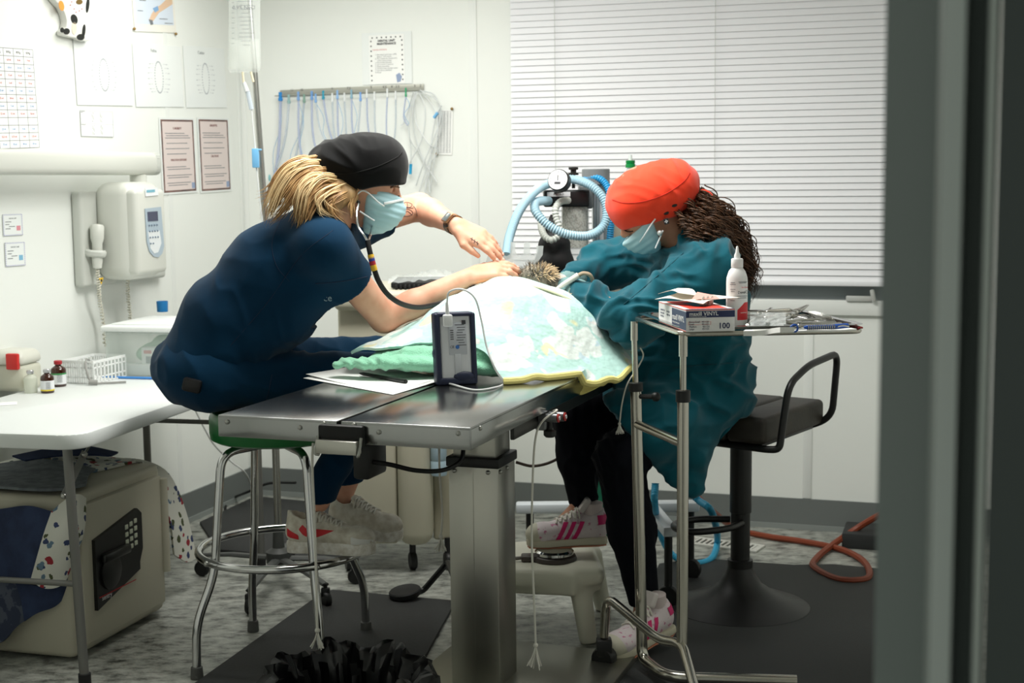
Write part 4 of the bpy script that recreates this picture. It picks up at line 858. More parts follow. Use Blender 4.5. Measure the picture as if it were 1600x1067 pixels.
# ================================================================ mats
RUB=M('mat_rubber',(46,47,47),.75,bump=(120,.25,.003))
def mat_poly(name,px,mat,lab,z=.012):
    pts=[on(a,b,z) for a,b in px]; return solo(name,MB().prism([(p.x,p.y) for p in pts],z,(V((1,0,0)),V((0,1,0)),UP),V((0,0,.0005)),bev=.003),mat,lab,'mat')
mat_poly('floor_mat',[(296,1072),(505,924),(520,921),(712,938),(636,1075)],RUB,'smooth black anti fatigue mat under the green stool and operating table')
mat_poly('floor_mat',[(312,815),(398,775),(560,790),(560,872),(452,868),(340,858)],RUB,'dark mat by the back left corner under the coiled cables')
def chev():
    m=M('mat_chevron',(44,46,46),.7); nt=m.node_tree; b=nt.nodes['Principled BSDF']; tc=nt.nodes.new('ShaderNodeTexCoord')
    mp=nt.nodes.new('ShaderNodeMapping'); mp.inputs['Scale'].default_value=(48,48,48); mp.inputs['Rotation'].default_value=(0,0,.5); nt.links.new(tc.outputs['Object'],mp.inputs[0])
    br=nt.nodes.new('ShaderNodeTexBrick'); br.inputs['Scale'].default_value=1; br.inputs['Mortar Size'].default_value=.06; br.inputs['Color1'].default_value=(1,1,1,1); br.inputs['Color2'].default_value=(.8,.8,.8,1); br.inputs['Mortar'].default_value=(0,0,0,1); br.inputs['Brick Width'].default_value=1; br.inputs['Row Height'].default_value=.4
    nt.links.new(mp.outputs[0],br.inputs['Vector']); bp=nt.nodes.new('ShaderNodeBump'); bp.inputs['Strength'].default_value=1; bp.inputs['Distance'].default_value=.010; nt.links.new(br.outputs['Color'],bp.inputs['Height']); nt.links.new(bp.outputs[0],b.inputs['Normal']); return m
mat_poly('floor_mat',[(1018,905),(1030,880),(1100,872),(1180,878),(1240,882),(1300,881),(1420,892),(1440,1110),(930,1110)],chev(),'large black textured mat under the black bar stool',.010)
# ================================================================ operating table
TB=M('table_steel',(160,161,160),.19,metal=1,bump=((4,90,90),.05,.002)); BSH=M('brushed_steel',(186,184,176),.34,metal=1,bump=((120,120,3),.08,.002)); BLT=M('bolt_steel',())
t=thing('operating_table','stainless steel operating table with split top on a square column','operating table')
OT=t; tz=.88; fR=V((-.097,3.193,0)); fL=V((-.716,3.41,0)); tx=(fR-fL).normalized(); ty=V((-tx.y,tx.x,0)); TW=(fR-fL).length; TLn=1.12
def tp(a,b,z=0): return fL+tx*a+ty*b+UP*z
gp=.325; ax=(tx,ty,UP)
def pan(a0,a1,name):
    m=MB(); m.box(tp((a0+a1)/2,TLn/2,tz-.004),(a1-a0,TLn,.008),ax,.002,2)
    for b in (.003,TLn-.003): m.box(tp((a0+a1)/2,b,tz-.028),(a1-a0,.006,.05),ax,.0015)
    for a in (a0+.003,a1-.003):
        if (a<.1 or a>TW-.1): m.box(tp(a,TLn/2,tz-.028),(.006,TLn-.012,.05),ax,.0015)
        else: m.box(tp(a,TLn/2,tz-.02),(.004,TLn-.012,.03),ax)
    return obj(name,m,TB,t)
lp_=pan(0,gp-.006,'left_panel'); rp_=pan(gp+.006,TW,'right_panel')
for px,py,par in ((355,659,lp_),(469,668,lp_),(506,662,lp_),(553,664,rp_),(592,675,rp_),(716,677,rp_)):
    p=hit(px,py,tp(0,0),ty); obj('bolt',MB().ball(p-ty*.001,(.006,.004,.006),(tx,ty,UP),12),BLT,par)
p=hit(750,669,tp(TW,0),tx); obj('bolt',MB().ball(p+tx*.001,(.004,.006,.006),(tx,ty,UP),12),BLT,rp_)
bc_=hit(534,688,tp(0,-.006),ty)
obj('latch_recess',MB().box(bc_+UP*.012,(.115,.022,.05),ax,.006),M('recess_black',(10,10,10),.6),t); lt=obj('latch_box',MB().box(bc_-UP*.012-ty*.018,(.104,.03,.032),ax,.002),BSH,t)
for sg in (-1,1): obj('latch_rod',MB().tube(fillet([bc_+tx*.056*sg-ty*.012+UP*.01,bc_+tx*.056*sg-ty*.03-UP*.03,bc_+tx*.05*sg-ty*.02-UP*.032],.006),.004,8),BLT,lt)
# column
cc=tp(.0,.0); cc=V((-.088,3.93,0)); cw=.145
obj('support_frame',MB().box(tp(TW/2,TLn*.55,tz-.065),(TW*.72,TLn*.8,.03),ax,.003).box(V((cc.x,cc.y,tz-.09)),(.2,.24,.05),ax,.004),M('frame_dark',(34,34,34),.5),t)
obj('inner_column',MB().box(cc+UP*.74,(cw*.86,cw*.86,.22),ax,.003),BSH,t)
obj('outer_column',MB().box(cc+UP*.335,(cw,cw,.64),ax,.003).box(cc-ty*cw/2-tx*.0+UP*.335,(.0025,.0015,.63),ax),BSH,t)
co_=obj('column_collar',MB().box(cc+UP*.665,(cw+.012,cw+.012,.028),ax,.004),M('collar_black',(18,18,18),.45),t)
for a,b in ((-.055,-1),(.045,-1),(1,.0),(1,-.055)):
    q=cc+UP*.64+(tx*a-ty*(cw/2+.002) if b==-1 else tx*(cw/2+.002)+ty*b); obj('bolt',MB().ball(q,.0065,None,10),BLT,co_)
p0=on(935,1004,.03); bpc=cc+tx*.02
obj('base_plate',MB().box(cc+tx*.085+ty*.03+UP*.015,(.56,.60,.03),ax,.006),M('base_steel',(150,150,140),.35,metal=1),t)
# side rail and clamp
RAIL=M('rail_dark',(58,58,56),.35,metal=.7)
a=at(800,678,3.55); b=at(905,618,4.15); d_=(b-a).normalized(); b2=a+ty*1.0
obj('side_rail',MB().box((a+b2)/2,(.012,1.0,.032),ax,.003),RAIL,t); 
for k in (.12,.6): obj('rail_bracket',MB().box(a+ty*k-tx*.03+UP*.02,(.06,.03,.012),ax,.002),RAIL,t)
cl=a+ty*.22+tx*.01
ck=obj('rail_clamp',MB().box(cl,(.03,.05,.05),ax,.006).rod(cl+UP*.012,cl+UP*.012+tx*.06,.013).rod(cl+UP*.012+ty*-.026,cl+UP*.012+tx*.05-ty*.026,.012),M('clamp_grey',(120,122,124),.35,metal=.6),t)
for o_ in (0,-.026): 
    e=cl+UP*.012+tx*(.061 if o_==0 else .051)+ty*o_; obj('clamp_end',MB().lathe([(.011,0),(.012,.003),(.006,.004),(0,.004)],e,tx,14),M('clamp_red',(176,40,36),.4),ck); obj('clamp_button',MB().lathe([(.005,0),(.0055,.006),(0,.006)],e,tx,12),M('label_white',()),ck)
obj('clamp_knob',MB().lathe([(.006,-.045),(.012,-.045),(.017,-.04),(.017,-.028),(.008,-.024),(.007,.0)],cl+tx*.02,UP,10),BLKP,ck)
# under-table black actuator box, cable
q=at(610,730,3.75); obj('actuator_box',MB().box(at(578,715,3.8),(.05,.12,.1),ax,.01),M('collar_black',()),t)
solo('table_cable',MB().tube(cr([at(582,722,3.76),at(610,726,3.75),at(650,735,3.76),at(690,735,3.78),at(718,722,3.82),at(724,702,3.85),at(722,690,3.88)],8),.0065,8),CBL,'black cable sagging below the operating table in front of the column','cable')
solo('brown_cable',MB().tube(cr([at(806,722,4.6),at(830,728,4.6),at(855,724,4.6),at(880,712,4.6),at(900,700,4.6)],8),.005,8),M('cable_brown',(70,58,50),.5),'thin brown cable sagging to the right of the operating table column','cable')
# foot pedal
pd=on(633,926,.03); pax=(V((.95,-.1,.12)).normalized(),V((.1,.98,.1)).normalized(),UP)
pax=(pax[0],pax[1],pax[0].cross(pax[1]))
fp=obj('foot_pedal',MB().lathe([(0,-.012),(.05,-.012),(.056,-.006),(.056,.008),(.052,.012),(.046,.010),(0,.010)],pd,pax[2],28,sx=1),M('pedal_black',(22,22,22),.6),OT)
obj('pedal_arm',MB().tube(fillet([pd+V((.04,0,.0)),at(662,922,pd.y+.02),at(700,878,pd.y-.02),V((cc.x-.05,cc.y+.05,.22))],.02),.011,8),BLKP,fp)
# cords
RP=M('rope_white',(216,214,204),.8)
def cord(pts,lab,tassel,r=.0032):
    t=thing('cord',lab,'cord','white tie cords'); P=cr(pts,8); obj('rope',MB().tube(P,r,6),RP,t)
    e=P[-1]; m=MB().ball(e,r*2.2,None,8)
    for k in range(12):
        dx=random.uniform(-1,1)*tassel*.45; dy=random.uniform(-1,1)*tassel*.3; m.tube(cr([e,e+V((dx*.4,dy*.4,-tassel*.5)),e+V((dx,dy,-tassel*random.uniform(.8,1.1)))],4),.0018,5)
    obj('frayed_end',m,RP,t)
cord([at(489,692,3.5),at(488,730,3.5),at(491,800,3.5),at(494,900,3.5),at(496,985,3.5)],'white cord hanging from the left side of the operating table over the stool leg',.045)
cord([at(686,692,4.1),at(687,740,4.1),at(691,800,4.1),at(689,838,4.1)],'white cord with frayed end hanging just left of the table column',.045)
cord([cl+tx*.03+UP*.025,cl+tx*.045+UP*.03-ty*.02,at(846,660,cl.y-.05),at(836,690,cl.y-.06),at(832,760,cl.y-.06),at(831,850,cl.y-.06),at(835,950,cl.y-.06),at(837,1008,cl.y-.06)],'white cord tied to the rail clamp hanging right of the table column',.06)
cord([at(1000,542,4.2),at(1005,556,4.2),at(996,575,4.18),at(980,600,4.15),at(972,630,4.15),at(968,662,4.15)],'thin white cord hanging beside the surgeon\'s knee',.03,.0022)
# ================================================================ step stool and foot control
SS=M('step_plastic',(206,205,188),.45); t=thing('step_stool','cream plastic step stool under the surgeon\'s raised foot','step stool')
sx0=V((.237,4.38,0)); a=on(921,1006,0); 
c0=on(884,962,0); dx_=V((.97,.06,0)).normalized(); dy_=V((.2,.98,0)).normalized()
R0=on(920,1004,0); B0=R0+dy_*.34; L0=R0-dx_*.36; BL0=L0+dy_*.34; SHh=.235
cen=(R0+B0+L0+BL0)/4; g=SDF(cen+V((-.34,-.34,-.01)),cen+V((.34,.34,SHh+.03)),.006); fx=dx_; fy=UP.cross(dx_)
TC=cen+UP*(SHh-.022); g.box(TC,(dx_,fy,UP),(.185,.185,.03),.026,.01)
for q in (R0,B0,L0,BL0):
    d=(q-cen); tpq=cen+d*.80+UP*(SHh-.03); g.ecap(tpq,q+UP*.0,d,(.03,.042),(.022,.032),.03)
for p,q in ((R0,B0),(L0,BL0),(R0,L0),(B0,BL0)):
    m_=(p+q)/2; d=m_-cen; g.box(cen+d*.92+UP*(SHh-.045),((q-p).normalized(),d.normalized(),UP),(.13,.012,.032),.008,.03)
g.box(cen+UP*(SHh-.09),(dx_,fy,UP),(.135,.135,.055),.02,.01,sub=True)
g.cut((0,0,0.001),(0,0,-1))
qobj('stool_shell',g.mesh(2),SS,t)
t=thing('foot_control','brown and chrome dental foot control on the step stool','pedal'); fc=on(866,868,SHh+.02); fc.z=SHh+.006
obj('base_disc',MB().lathe([(0,0),(.07,0),(.072,.006),(.068,.016),(.06,.02),(0,.02)],fc,UP,32).box(fc+V((-.075,-.01,.011)),(.06,.05,.02),None,.006),M('control_brown',(66,58,54),.5),t)
obj('chrome_plate',MB().lathe([(.05,.02),(.062,.022),(.062,.030),(.056,.036),(0,.037)],fc,UP,32),M('chrome',(210,210,210),.12,metal=1),t)
obj('control_tube',MB().tube(cr([fc+V((-.09,-.01,.012)),fc+V((-.13,-.02,.012)),fc+V((-.19,.02,.012))],5),.006,8),M('control_tube_grey',(120,116,110),.4),t)
# ================================================================ waste bag at the bottom edge
t=thing('waste_bin','low bin lined with a crumpled black plastic bag in the foreground','bin'); wc=at(545,1092,3.42); wc.z=0
obj('bin_shell',MB().lathe([(0,0),(.15,0),(.18,.19),(.175,.19),(.155,.006),(0,.006)],wc,n=36),M('bin_black',(20,20,20),.5),t)
rows=[]
for j in range(14):
    row=[]
    for i in range(97):
        a=2*math.pi*i/96; w_=.012*math.sin(9*a+j*.6)+.009*math.sin(23*a+j*1.1)+.006*math.sin(41*a-j)
        pr=[(.205,.02),(.21,.05),(.212,.08),(.212,.10),(.214,.12),(.21,.135),(.20,.145),(.185,.14),(.175,.125),(.165,.11),(.155,.08),(.14,.05),(.10,.02),(.02,.012)][j]
        f_=1 if 1<j<11 else .4; row.append(wc+V(((pr[0]+w_*f_)*math.cos(a),(pr[0]+w_*f_)*math.sin(a),pr[1]*1.65+f_*(.010*math.sin(7*a+1)+.007*math.sin(17*a+j)))))
    rows.append(row)
obj('bin_liner',MB().sheet(rows,.0008),M('liner_black',(12,12,13),.28),t)
# ================================================================ green stool
CHR=M('stool_chrome',(205,205,205),.13,metal=1); GRN=M('stool_green',(0,98,38),.32)
t=thing('bar_stool','chrome four legged stool with bright green round seat under the woman in navy','stool')
FL=V((-.931,4.021,0)); BL=V((-.845,4.457,0)); BR=V((-.478,4.432,0)); FR=FL+BR-BL; sc=(FL+FR+BL+BR)/4; sc.z=0
st=obj('seat',MB().lathe([(0,.675),(.19,.675),(.203,.682),(.206,.70),(.206,.745),(.198,.762),(.16,.77),(0,.772)],sc,n=48),GRN,t)
RZ=.335
for f in (FL,BL,BR,FR):
    d=(f-sc).normalized(); ft=f+UP*.012
    lg=obj('leg',MB().tube(fillet([sc+d*.06+UP*.66,sc+d*.20+UP*.655,sc+d*.236+UP*.30,sc+d*(f-sc).length*.99+UP*.16,ft],.055,6),.0128,12),CHR,t)
    obj('foot_cap',MB().lathe([(.018,0),(.019,.004),(.017,.035),(.013,.037)],f,n=18),M('cap_grey',(88,88,86),.6),lg)
    obj('leg_bolt',MB().ball(sc+d*.262+UP*RZ,(.009,.009,.009),None,10),BLT,lg)
obj('footrest_ring',MB().tube([sc+V((.25*math.cos(a*math.pi/24),.25*math.sin(a*math.pi/24),RZ)) for a in range(48)],.0125,12,closed=True),CHR,t)
# ================================================================ black bar stool
t=thing('swivel_stool','black pedestal stool with dark olive padded seat and tube backrest on a round base','stool')
bc=V((.765,4.56,0)); na=on(1195,703,.60); na.z=0; rb=V((.573,.819,0)); lb=V((-.819,.573,0))
sctr=na+rb*.235+lb*.205; bc=V((sctr.x+.01,sctr.y,0)); BST=M('stool_black',(20,20,20),.42)
obj('base',MB().lathe([(0,0),(.225,0),(.235,.006),(.232,.012),(.19,.028),(.12,.055),(.075,.085),(.05,.12),(.04,.15),(.0,.15)],bc,n=48),BST,t)
obj('column',MB().lathe([(.0,.10),(.042,.10),(.042,.17),(.032,.172),(.032,.33),(.036,.332),(.036,.615),(0,.615)],bc,n=28),BST,t)
seat=MB(); 
for k in range(3): seat.box(sctr+lb*((k-1)*.137)+UP*.655,(.47,.1355,.085),(rb,lb,UP),.018,4)
obj('seat',seat,M('seat_olive',(58,53,45),.55,noise=(12,(42,38,33)),bump=(90,.25,.002)),t)
obj('seat_pan',MB().box(sctr+UP*.606,(.40,.36,.014),(rb,lb,UP),.004),BST,t)
n0=na+lb*.012; fr=lambda a,b,z: na+rb*a+lb*b+UP*z
obj('back_loop',MB().tube(fillet([fr(.05,.30,.598),fr(.02,.0,.598),fr(.03,-.035,.60),fr(.06,-.05,.80),fr(.20,-.055,.845),fr(.44,-.055,.86),fr(.46,-.03,.64),fr(.45,.05,.60),fr(.44,.3,.598)],.05,6),.0115,10),BST,t)
fz=.30; fc_=bc+UP*fz
obj('footrest',MB().tube(cr([fc_+V((-.03,.03,0)),fc_+V((-.14,.03,0)),fc_+V((-.215,-.02,0)),fc_+V((-.225,-.09,0)),fc_+V((-.17,-.14,0)),fc_+V((-.06,-.10,0)),fc_+V((0,-.03,0))],8),.0115,10),BST,t)
# ================================================================ tray stand
TS=M('stand_steel',(188,184,174),.2,metal=1); RZT=1.035
t=thing('tray_stand','tall two post stainless instrument stand with a cantilevered tray beside the surgeon','stand')
FLc=on(1066,522,RZT); BLc=on(991,497,RZT); FRc=on(1358,517,RZT); BRc=FRc+(BLc-FLc); zz=UP*1
fr_=lambda a,b,z=RZT: (lambda p: V((p.x,p.y,z)))(FLc+(FRc-FLc)*a+(BLc-FLc)*b)
obj('tray_frame',MB().tube(fillet([fr_(.0,.5),fr_(0,0),fr_(.97,0),fr_(.97,1),fr_(0,1),fr_(.0,.5)],.04,6),.0075,10),TS,t)
p2=fr_(0,.0); p1=fr_(0,.93); p1=at(991,500,4.03); p1.z=RZT
b1=at(1003,1010,4.03); 
ps=MB().rod(p1-UP*.0,p1-UP*.055,.0105); ps.tube([p1-UP*.05,p1.lerp(b1,.2)],.0085,10); po=obj('post',ps,TS,t)
obj('post_sleeve',MB().tube(fillet([p1.lerp(b1,.195),p1.lerp(b1,.95),b1-UP*.035,on(1042,1058,.045)+V((.0,0,0)),on(1245,1064,.045)],.06,7),.0165,12),TS,po)
obj('sleeve_collar',MB().rod(p1.lerp(b1,.185),p1.lerp(b1,.21),.0205,16).tube([p1.lerp(b1,.225)+V((.01,-.01,0)),p1.lerp(b1,.225)+V((.05,-.02,0))],.007,8).ball(p1.lerp(b1,.225)+V((.055,-.02,0)),.014,None,10),BLKP,po)
q2=V((p2.x+.004,p2.y+.012,RZT)); z2=.20
po2=obj('post',MB().rod(q2-UP*.004,q2-UP*.06,.0115).rod(q2-UP*.05,V((q2.x,q2.y,.86)),.0085),TS,t); q2b=V((q2.x,q2.y,z2))
obj('post_sleeve',MB().rod(V((q2.x,q2.y,.865)),q2b,.0155),TS,po2); obj('sleeve_collar',MB().rod(V((q2.x,q2.y,.855)),V((q2.x,q2.y,.885)),.0195,16),BLKP,po2)
ca=p1.lerp(b1,.31); obj('crossbar',MB().rod(ca,V((q2.x,q2.y,ca.z+.005)),.013),TS,t)
cst=V((.262,4.06,0)); obj('base_tube',MB().tube(fillet([cst+UP*.10,cst+V((.006,-.005,.225)),at(1030,1000,3.80),q2b,at(1086,1078,3.46)],.05,7),.0135,12),TS,t)
obj('caster',MB().lathe([(0,-.022),(.032,-.022),(.036,-.012),(.036,.012),(.032,.022),(0,.022)],cst+UP*.036,V((.5,1,0)),18).box(cst+UP*.07,(.045,.05,.05),None,.006).rod(cst+UP*.09,cst+UP*.13,.0115),BLKP,t)
TRY=M('tray_steel',(190,190,188),.16,metal=1)
tz_=RZT+.006; ty_=thing('instrument_tray','shallow stainless tray resting on the stand frame full of instruments','tray')
fx=(FRc-FLc).normalized(); fyv=V((-fx.y,fx.x,0)); dW=(FRc-FLc).length; dD=(BLc-FLc).dot(fyv)
tctr=fr_(.5,.5,tz_)
rows=[]
for ins,z in ((.045,.0),(.030,.001),(.022,.010),(.008,.012),(.0,.010)):
    row=[]
    for cx,cy,a0 in ((1,-1,-90),(1,1,0),(-1,1,90),(-1,-1,180)):
        for k in range(7):
            a=math.radians(a0+15*k); rc=.05-ins*.7; base=FLc+(FRc-FLc)*.5+(BLc-FLc)*.5
            X=cx*(dW/2-ins-rc)+rc*math.cos(a); Y=cy*(.5*(BLc-FLc).length-ins-rc)+rc*math.sin(a); row.append(V((base.x,base.y,tz_+z))+fx*X+(BLc-FLc).normalized()*Y)
    rows.append(row+[row[0]])
m=MB().sheet(rows,.0012); bot=[p for p in rows[0][:-1]]; m.add(bot,[tuple(range(len(bot)))]); m.add([p-UP*.001 for p in bot],[tuple(range(len(bot)))[::-1]])
obj('tray_pan',m,TRY,ty_)
TT=tz_+.002
# glove box
NAV=M('box_navy',(34,44,86),.45); BXR=M('box_red',(228,66,50),.45); BXW=M('box_white',(232,231,230),.5)
gb=thing('glove_box','open white, navy and red carton of 100 vinyl gloves at the tray\'s near left corner','box')
e0=on(1072,519,TT); e0.z=TT; g2=on(1148,517,TT); gx=(g2-e0); gx.z=0; gw=gx.length; gx.normalize(); bk_=on(1009,498,TT); gy=(bk_-e0); gy.z=0; gy.normalize(); gl=.27; gh=.058
gyp=V((-gx.y,gx.x,0)); gy=(gy*.55+gyp*.45).normalized(); gy=(gy-gx*gy.dot(gx)*.35).normalized()
def gp_(a,b,z): return e0+gx*a+gy*b+UP*z
vs=[gp_(a,b,z) for z in (0.0005,gh) for a,b in ((0,0),(gw,0),(gw,gl),(0,gl))]
obj('carton',MB().add(vs,[(0,1,2,3),(4,5,6,7),(0,1,5,4),(1,2,6,5),(2,3,7,6),(3,0,4,7)]),BXW,gb)
def face(o,x,y,n,name,L,mat,e=.0004):
    mb=MB()
    for (u0,v0,u1,v1) in L:
        q=[o+x*a+y*b for a,b in ((u0,v0),(u1,v0),(u1,v1),(u0,v1))]; mb.add(q+[p+n*e for p in q],[(0,1,2,3),(4,5,6,7),(0,1,5,4),(1,2,6,5),(2,3,7,6),(3,0,4,7)])
    return obj(name,mb,mat,gb)
nf=-V((-gx.y,gx.x,0)); nl=V((-gy.y,gy.x,0))
fo=gp_(0,0,0); face(fo,gx,UP,nf,'navy_band',[(0,.037,gw,.054)],NAV); face(fo,gx,UP,nf,'red_line',[(0,.0555,gw,.0572)],BXR)
text('lettering','maxill VINYL',.0145,gp_(.008,0,.0465)+nf*.0006,gx,UP,BXW,gb,'LEFT',.0001,bold=.0002)
text('lettering','POWDER FREE VINYL GLOVES',.0034,gp_(.008,0,.0395)+nf*.0006,gx,UP,BXW,gb,'LEFT',.0001)
text('number','100',.021,gp_(gw*.78,0,.014)+nf*.0006,gx,UP,NAV,gb,'CENTER',.0001,bold=.0004)
text('size_list','Extra-Small   451120\nSmall            451121\nMedium         451122\nLarge            451123',.0062,gp_(.008,0,.0165)+nf*.0006,gx,UP,NAV,gb,'LEFT',.0001)
face(fo,gx,UP,nf,'red_ring',[(.006,.0255,.066,.026),(.006,.0185,.066,.019),(.006,.0185,.0065,.026),(.0655,.0185,.066,.026)],BXR)
lo=gp_(0,gl,0); lx=-gy; face(lo,lx,UP,nl,'navy_panel',[(gl*.5,.004,gl,.052)],NAV); face(lo,lx,UP,nl,'red_line',[(0,.0555,gl,.0572),(0,.001,gl,.0025)],BXR)
text('lettering','maxill VINYL',.021,lo+lx*gl*.52+UP*.030+nl*.0006,lx,UP,BXW,gb,'LEFT',.0001,bold=.0003); text('lettering','POWDER FREE VINYL GLOVES',.005,lo+lx*gl*.52+UP*.016+nl*.0006,lx,UP,BXW,gb,'LEFT',.0001)
text('lettering','- powder free\n- non-sterile\n- latex free',.0085,lo+lx*gl*.06+UP*.03+nl*.0006,lx,UP,NAV,gb,'LEFT',.0001); text('lettering','- low dust\n- single use',.0085,lo+lx*gl*.29+UP*.034+nl*.0006,lx,UP,NAV,gb,'LEFT',.0001)
top=gp_(0,0,gh); face(top,gx,gy,UP,'red_top',[(gw*.12,gl*.08,gw*.9,gl*.92)],BXR); face(top,gx,gy,UP,'navy_edge',[(0,0,gw,gl*.05)],NAV); face(top,gx,gy,UP,'opening',[(gw*.35,gl*.3,gw*.7,gl*.75)],M('gloss_black',()),.0008)
fl1=grid([[gp_(-.03,.20,gh+.012),gp_(.0,.15,gh+.018),gp_(.06,.05,gh+.010)],[gp_(.03,.24,gh+.02),gp_(.05,.18,gh+.012),gp_(.10,.10,gh+.016)],[gp_(.06,.25,gh+.03),gp_(.09,.2,gh+.026),gp_(.17,.08,gh+.022)]],4,4)
obj('torn_flap',MB().sheet(fl1,.0008),M('flap_cream',(232,226,214),.7),gb)
fl1=grid([[gp_(.0,.28,gh+.02),gp_(.02,.22,gh+.034),gp_(.03,.17,gh+.03)],[gp_(.06,.29,gh+.034),gp_(.08,.22,gh+.036),gp_(.08,.17,gh+.022)]],4,4); obj('torn_flap',MB().sheet(fl1,.0008),M('flap_cream',()),gb)
fl1=[[gp_(.05,.12,gh+.017),gp_(.12,.10,gh+.018)],[gp_(.08,.17,gh+.032),gp_(.12,.13,gh+.024)]]; obj('pink_flap',MB().sheet(fl1,.0006),M('flap_pink',(226,164,152),.7),gb)
m=MB(); 
for k in range(3): m.tube(cr([gp_(.075+.012*k,.12,gh),gp_(.078+.012*k,.115,gh+.012),gp_(.083+.012*k,.12,gh+.02),gp_(.086+.012*k,.13,gh+.004)],5),.006,8,flat=.4)
obj('glove_tip',m,M('glove_film',(222,216,206),.4),gb)
# wash bottle
wb=on(1151,509,TT); wb.z=TT; t=thing('squeeze_bottle','white squeeze bottle with pointed nozzle and red label standing right of the glove box','bottle')
WBP=M('bottle_white',(240,239,238),.4); r=.0285
obj('bottle_body',MB().lathe([(0,0),(r*.95,0),(r,.004),(r,.118),(r*.97,.130),(r*.78,.147),(r*.5,.157),(r*.5,.160)],wb,n=40),WBP,t)
cpn=obj('cap',MB().lathe([(r*.54,.157),(r*.56,.158),(r*.56,.178),(r*.5,.181),(0,.181)],wb,n=36),WBP,t); obj('nozzle',MB().lathe([(r*.3,.181),(r*.28,.19),(r*.17,.197),(r*.1,.212),(r*.055,.214),(0,.214)],wb,n=20),WBP,cpn)
m=MB(); rows=[]
def cyl_patch(a0,a1,z0f,z1f,n=14,rr=r*1.006):
    R=[[],[]]
    for k in range(n+1):
        a=a0+(a1-a0)*k/n; d=V((math.sin(a),-math.cos(a),0)); u=k/n; R[0].append(wb+d*rr+UP*z0f(u)); R[1].append(wb+d*rr+UP*z1f(u))
    return R
obj('red_label',MB().sheet(cyl_patch(-.1,1.5,lambda u:.018,lambda u:.045+.02*min(1,u*2.2)),.0004),M('label_red2',(214,42,48),.45),t)
def rl(s_,a,z,size,mat): d=V((math.sin(a),-math.cos(a),0)); return text('lettering',s_,size,wb+d*(r*1.03)+UP*z,V((math.cos(a),math.sin(a),0)),UP,mat,t,'CENTER',.0001)
rl('DentiCle',.5,.092,.0105,M('ink_dark',())); rl('Pro Care',.62,.105,.006,M('label_red2',())); rl('veterinary',.5,.038,.005,WBP)
m=MB()
for a,z,w_ in ((-.55,.118,.012),(-.55,.113,.016),(-.55,.1,.014),(-.55,.094,.01),(-.55,.07,.012),(.4,.12,.026),(.4,.117,.022),(.35,.082,.03),(.35,.077,.026)):
    d=V((math.sin(a),-math.cos(a),0)); m.box(wb+d*r*1.0+UP*z,(w_,.0014,.0012),(V((math.cos(a),math.sin(a),0)),d,UP))
obj('print',m,M('ink_grey',()),t)
# gauze and instruments
def tq(px,py,dz=0): p=on(px,py,TT+dz); return p
GZ=M('gauze_white',(238,238,234),.85)
def strip_(P,w,th,mat,name,par=None,lab=None,cat=None,group=None):
    Q=cr([V(p) for p in P],6); rows=[]
    for i,p in enumerate(Q):
        d=(Q[min(i+1,len(Q)-1)]-Q[max(i-1,0)]); s_=d.cross(UP).normalized(); rows.append([p-s_*w/2,p,p+s_*w/2])
    m=MB().sheet(rows,th)
    return obj(name,m,mat,par) if par else solo(name,m,mat,lab,cat,group)
strip_([tq(1163,516,.004),tq(1190,515.5,.006),tq(1214,513,.014),tq(1230,511,.030)],.035,.013,GZ,'gauze_stack',None,'thick folded white gauze strip right of the squeeze bottle','gauze')
strip_([tq(1238,516,.004),tq(1262,515.5,.008),tq(1300,515,.006),tq(1334,513,.007)],.03,.004,GZ,'gauze_strip',None,'thin white gauze strip along the tray\'s near right edge','gauze')
INS=M('instrument_steel',(180,178,172),.2,metal=1); INB=M('handle_blue',(38,88,178),.4)
def scaler(a,b,lab,handle,hr=.005,coil_=True):
    t=thing('dental_instrument',lab,'instrument','dental instruments on the tray'); d=(b-a).normalized()
    obj('handle',MB().tube([a.lerp(b,.2),a.lerp(b,.25),a.lerp(b,.75),a.lerp(b,.8)],[hr*.5,hr,hr,hr*.5],10),handle,t)
    s_=d.cross(UP)
    for sg,(u,v) in ((1,(a.lerp(b,.2),a)),(-1,(b.lerp(a,.2),b))): obj('working_end',MB().tube(cr([u,u.lerp(v,.5)+UP*.003,v,v+s_*.006*sg],5),[.0024]*11+[.0018]*4+[.001] if 0 else .0018,6),INS,t)
    if coil_:
        m=MB()
        for k in range(14): 
            p=a.lerp(b,.27+.46*k/13); m.rod(p-d*.0012,p+d*.0012,hr*1.25,10)
        obj('knurled_grip',m,INS,t)
def forceps(a,b,lab,sp=.016):
    t=thing('extraction_forceps',lab,'forceps','dental instruments on the tray'); d=(b-a).normalized(); s_=d.cross(UP).normalized(); j=a.lerp(b,.68)
    for sg in (-1,1):
        obj('handle',MB().tube(cr([a+s_*sg*sp*.8,a.lerp(b,.2)+s_*sg*sp*1.1,a.lerp(b,.45)+s_*sg*sp*.8,j],6),[.005]*7+[.0048]*6+[.006]*6,8,flat=.8),INS,t)
        obj('jaw',MB().tube(cr([j,j.lerp(b,.4)+s_*-sg*.006+UP*.002,b+s_*-sg*.002+UP*.006],5),[.006,.0055,.005,.005,.0045,.0045,.004,.0035,.003,.0025,.002],8),INS,t)
    obj('hinge',MB().lathe([(.009,-.006),(.009,.006),(0,.007)],j,UP,14),INS,t)
scaler(tq(1183,488,.018),tq(1252,484,.022),'ribbed steel instrument lying highest at the back left of the heap',INS,.0055)
scaler(tq(1176,497,.01),tq(1262,493,.014),'longest ribbed steel instrument behind the gauze stack',INS,.006)
scaler(tq(1238,512,.016),tq(1326,510,.014),'ribbed instrument with blue handle nearest the tray\'s right edge',INB,.0055)
forceps(tq(1196,507,.008),tq(1262,480,.02),'steel forceps pointing at the window across the heap')
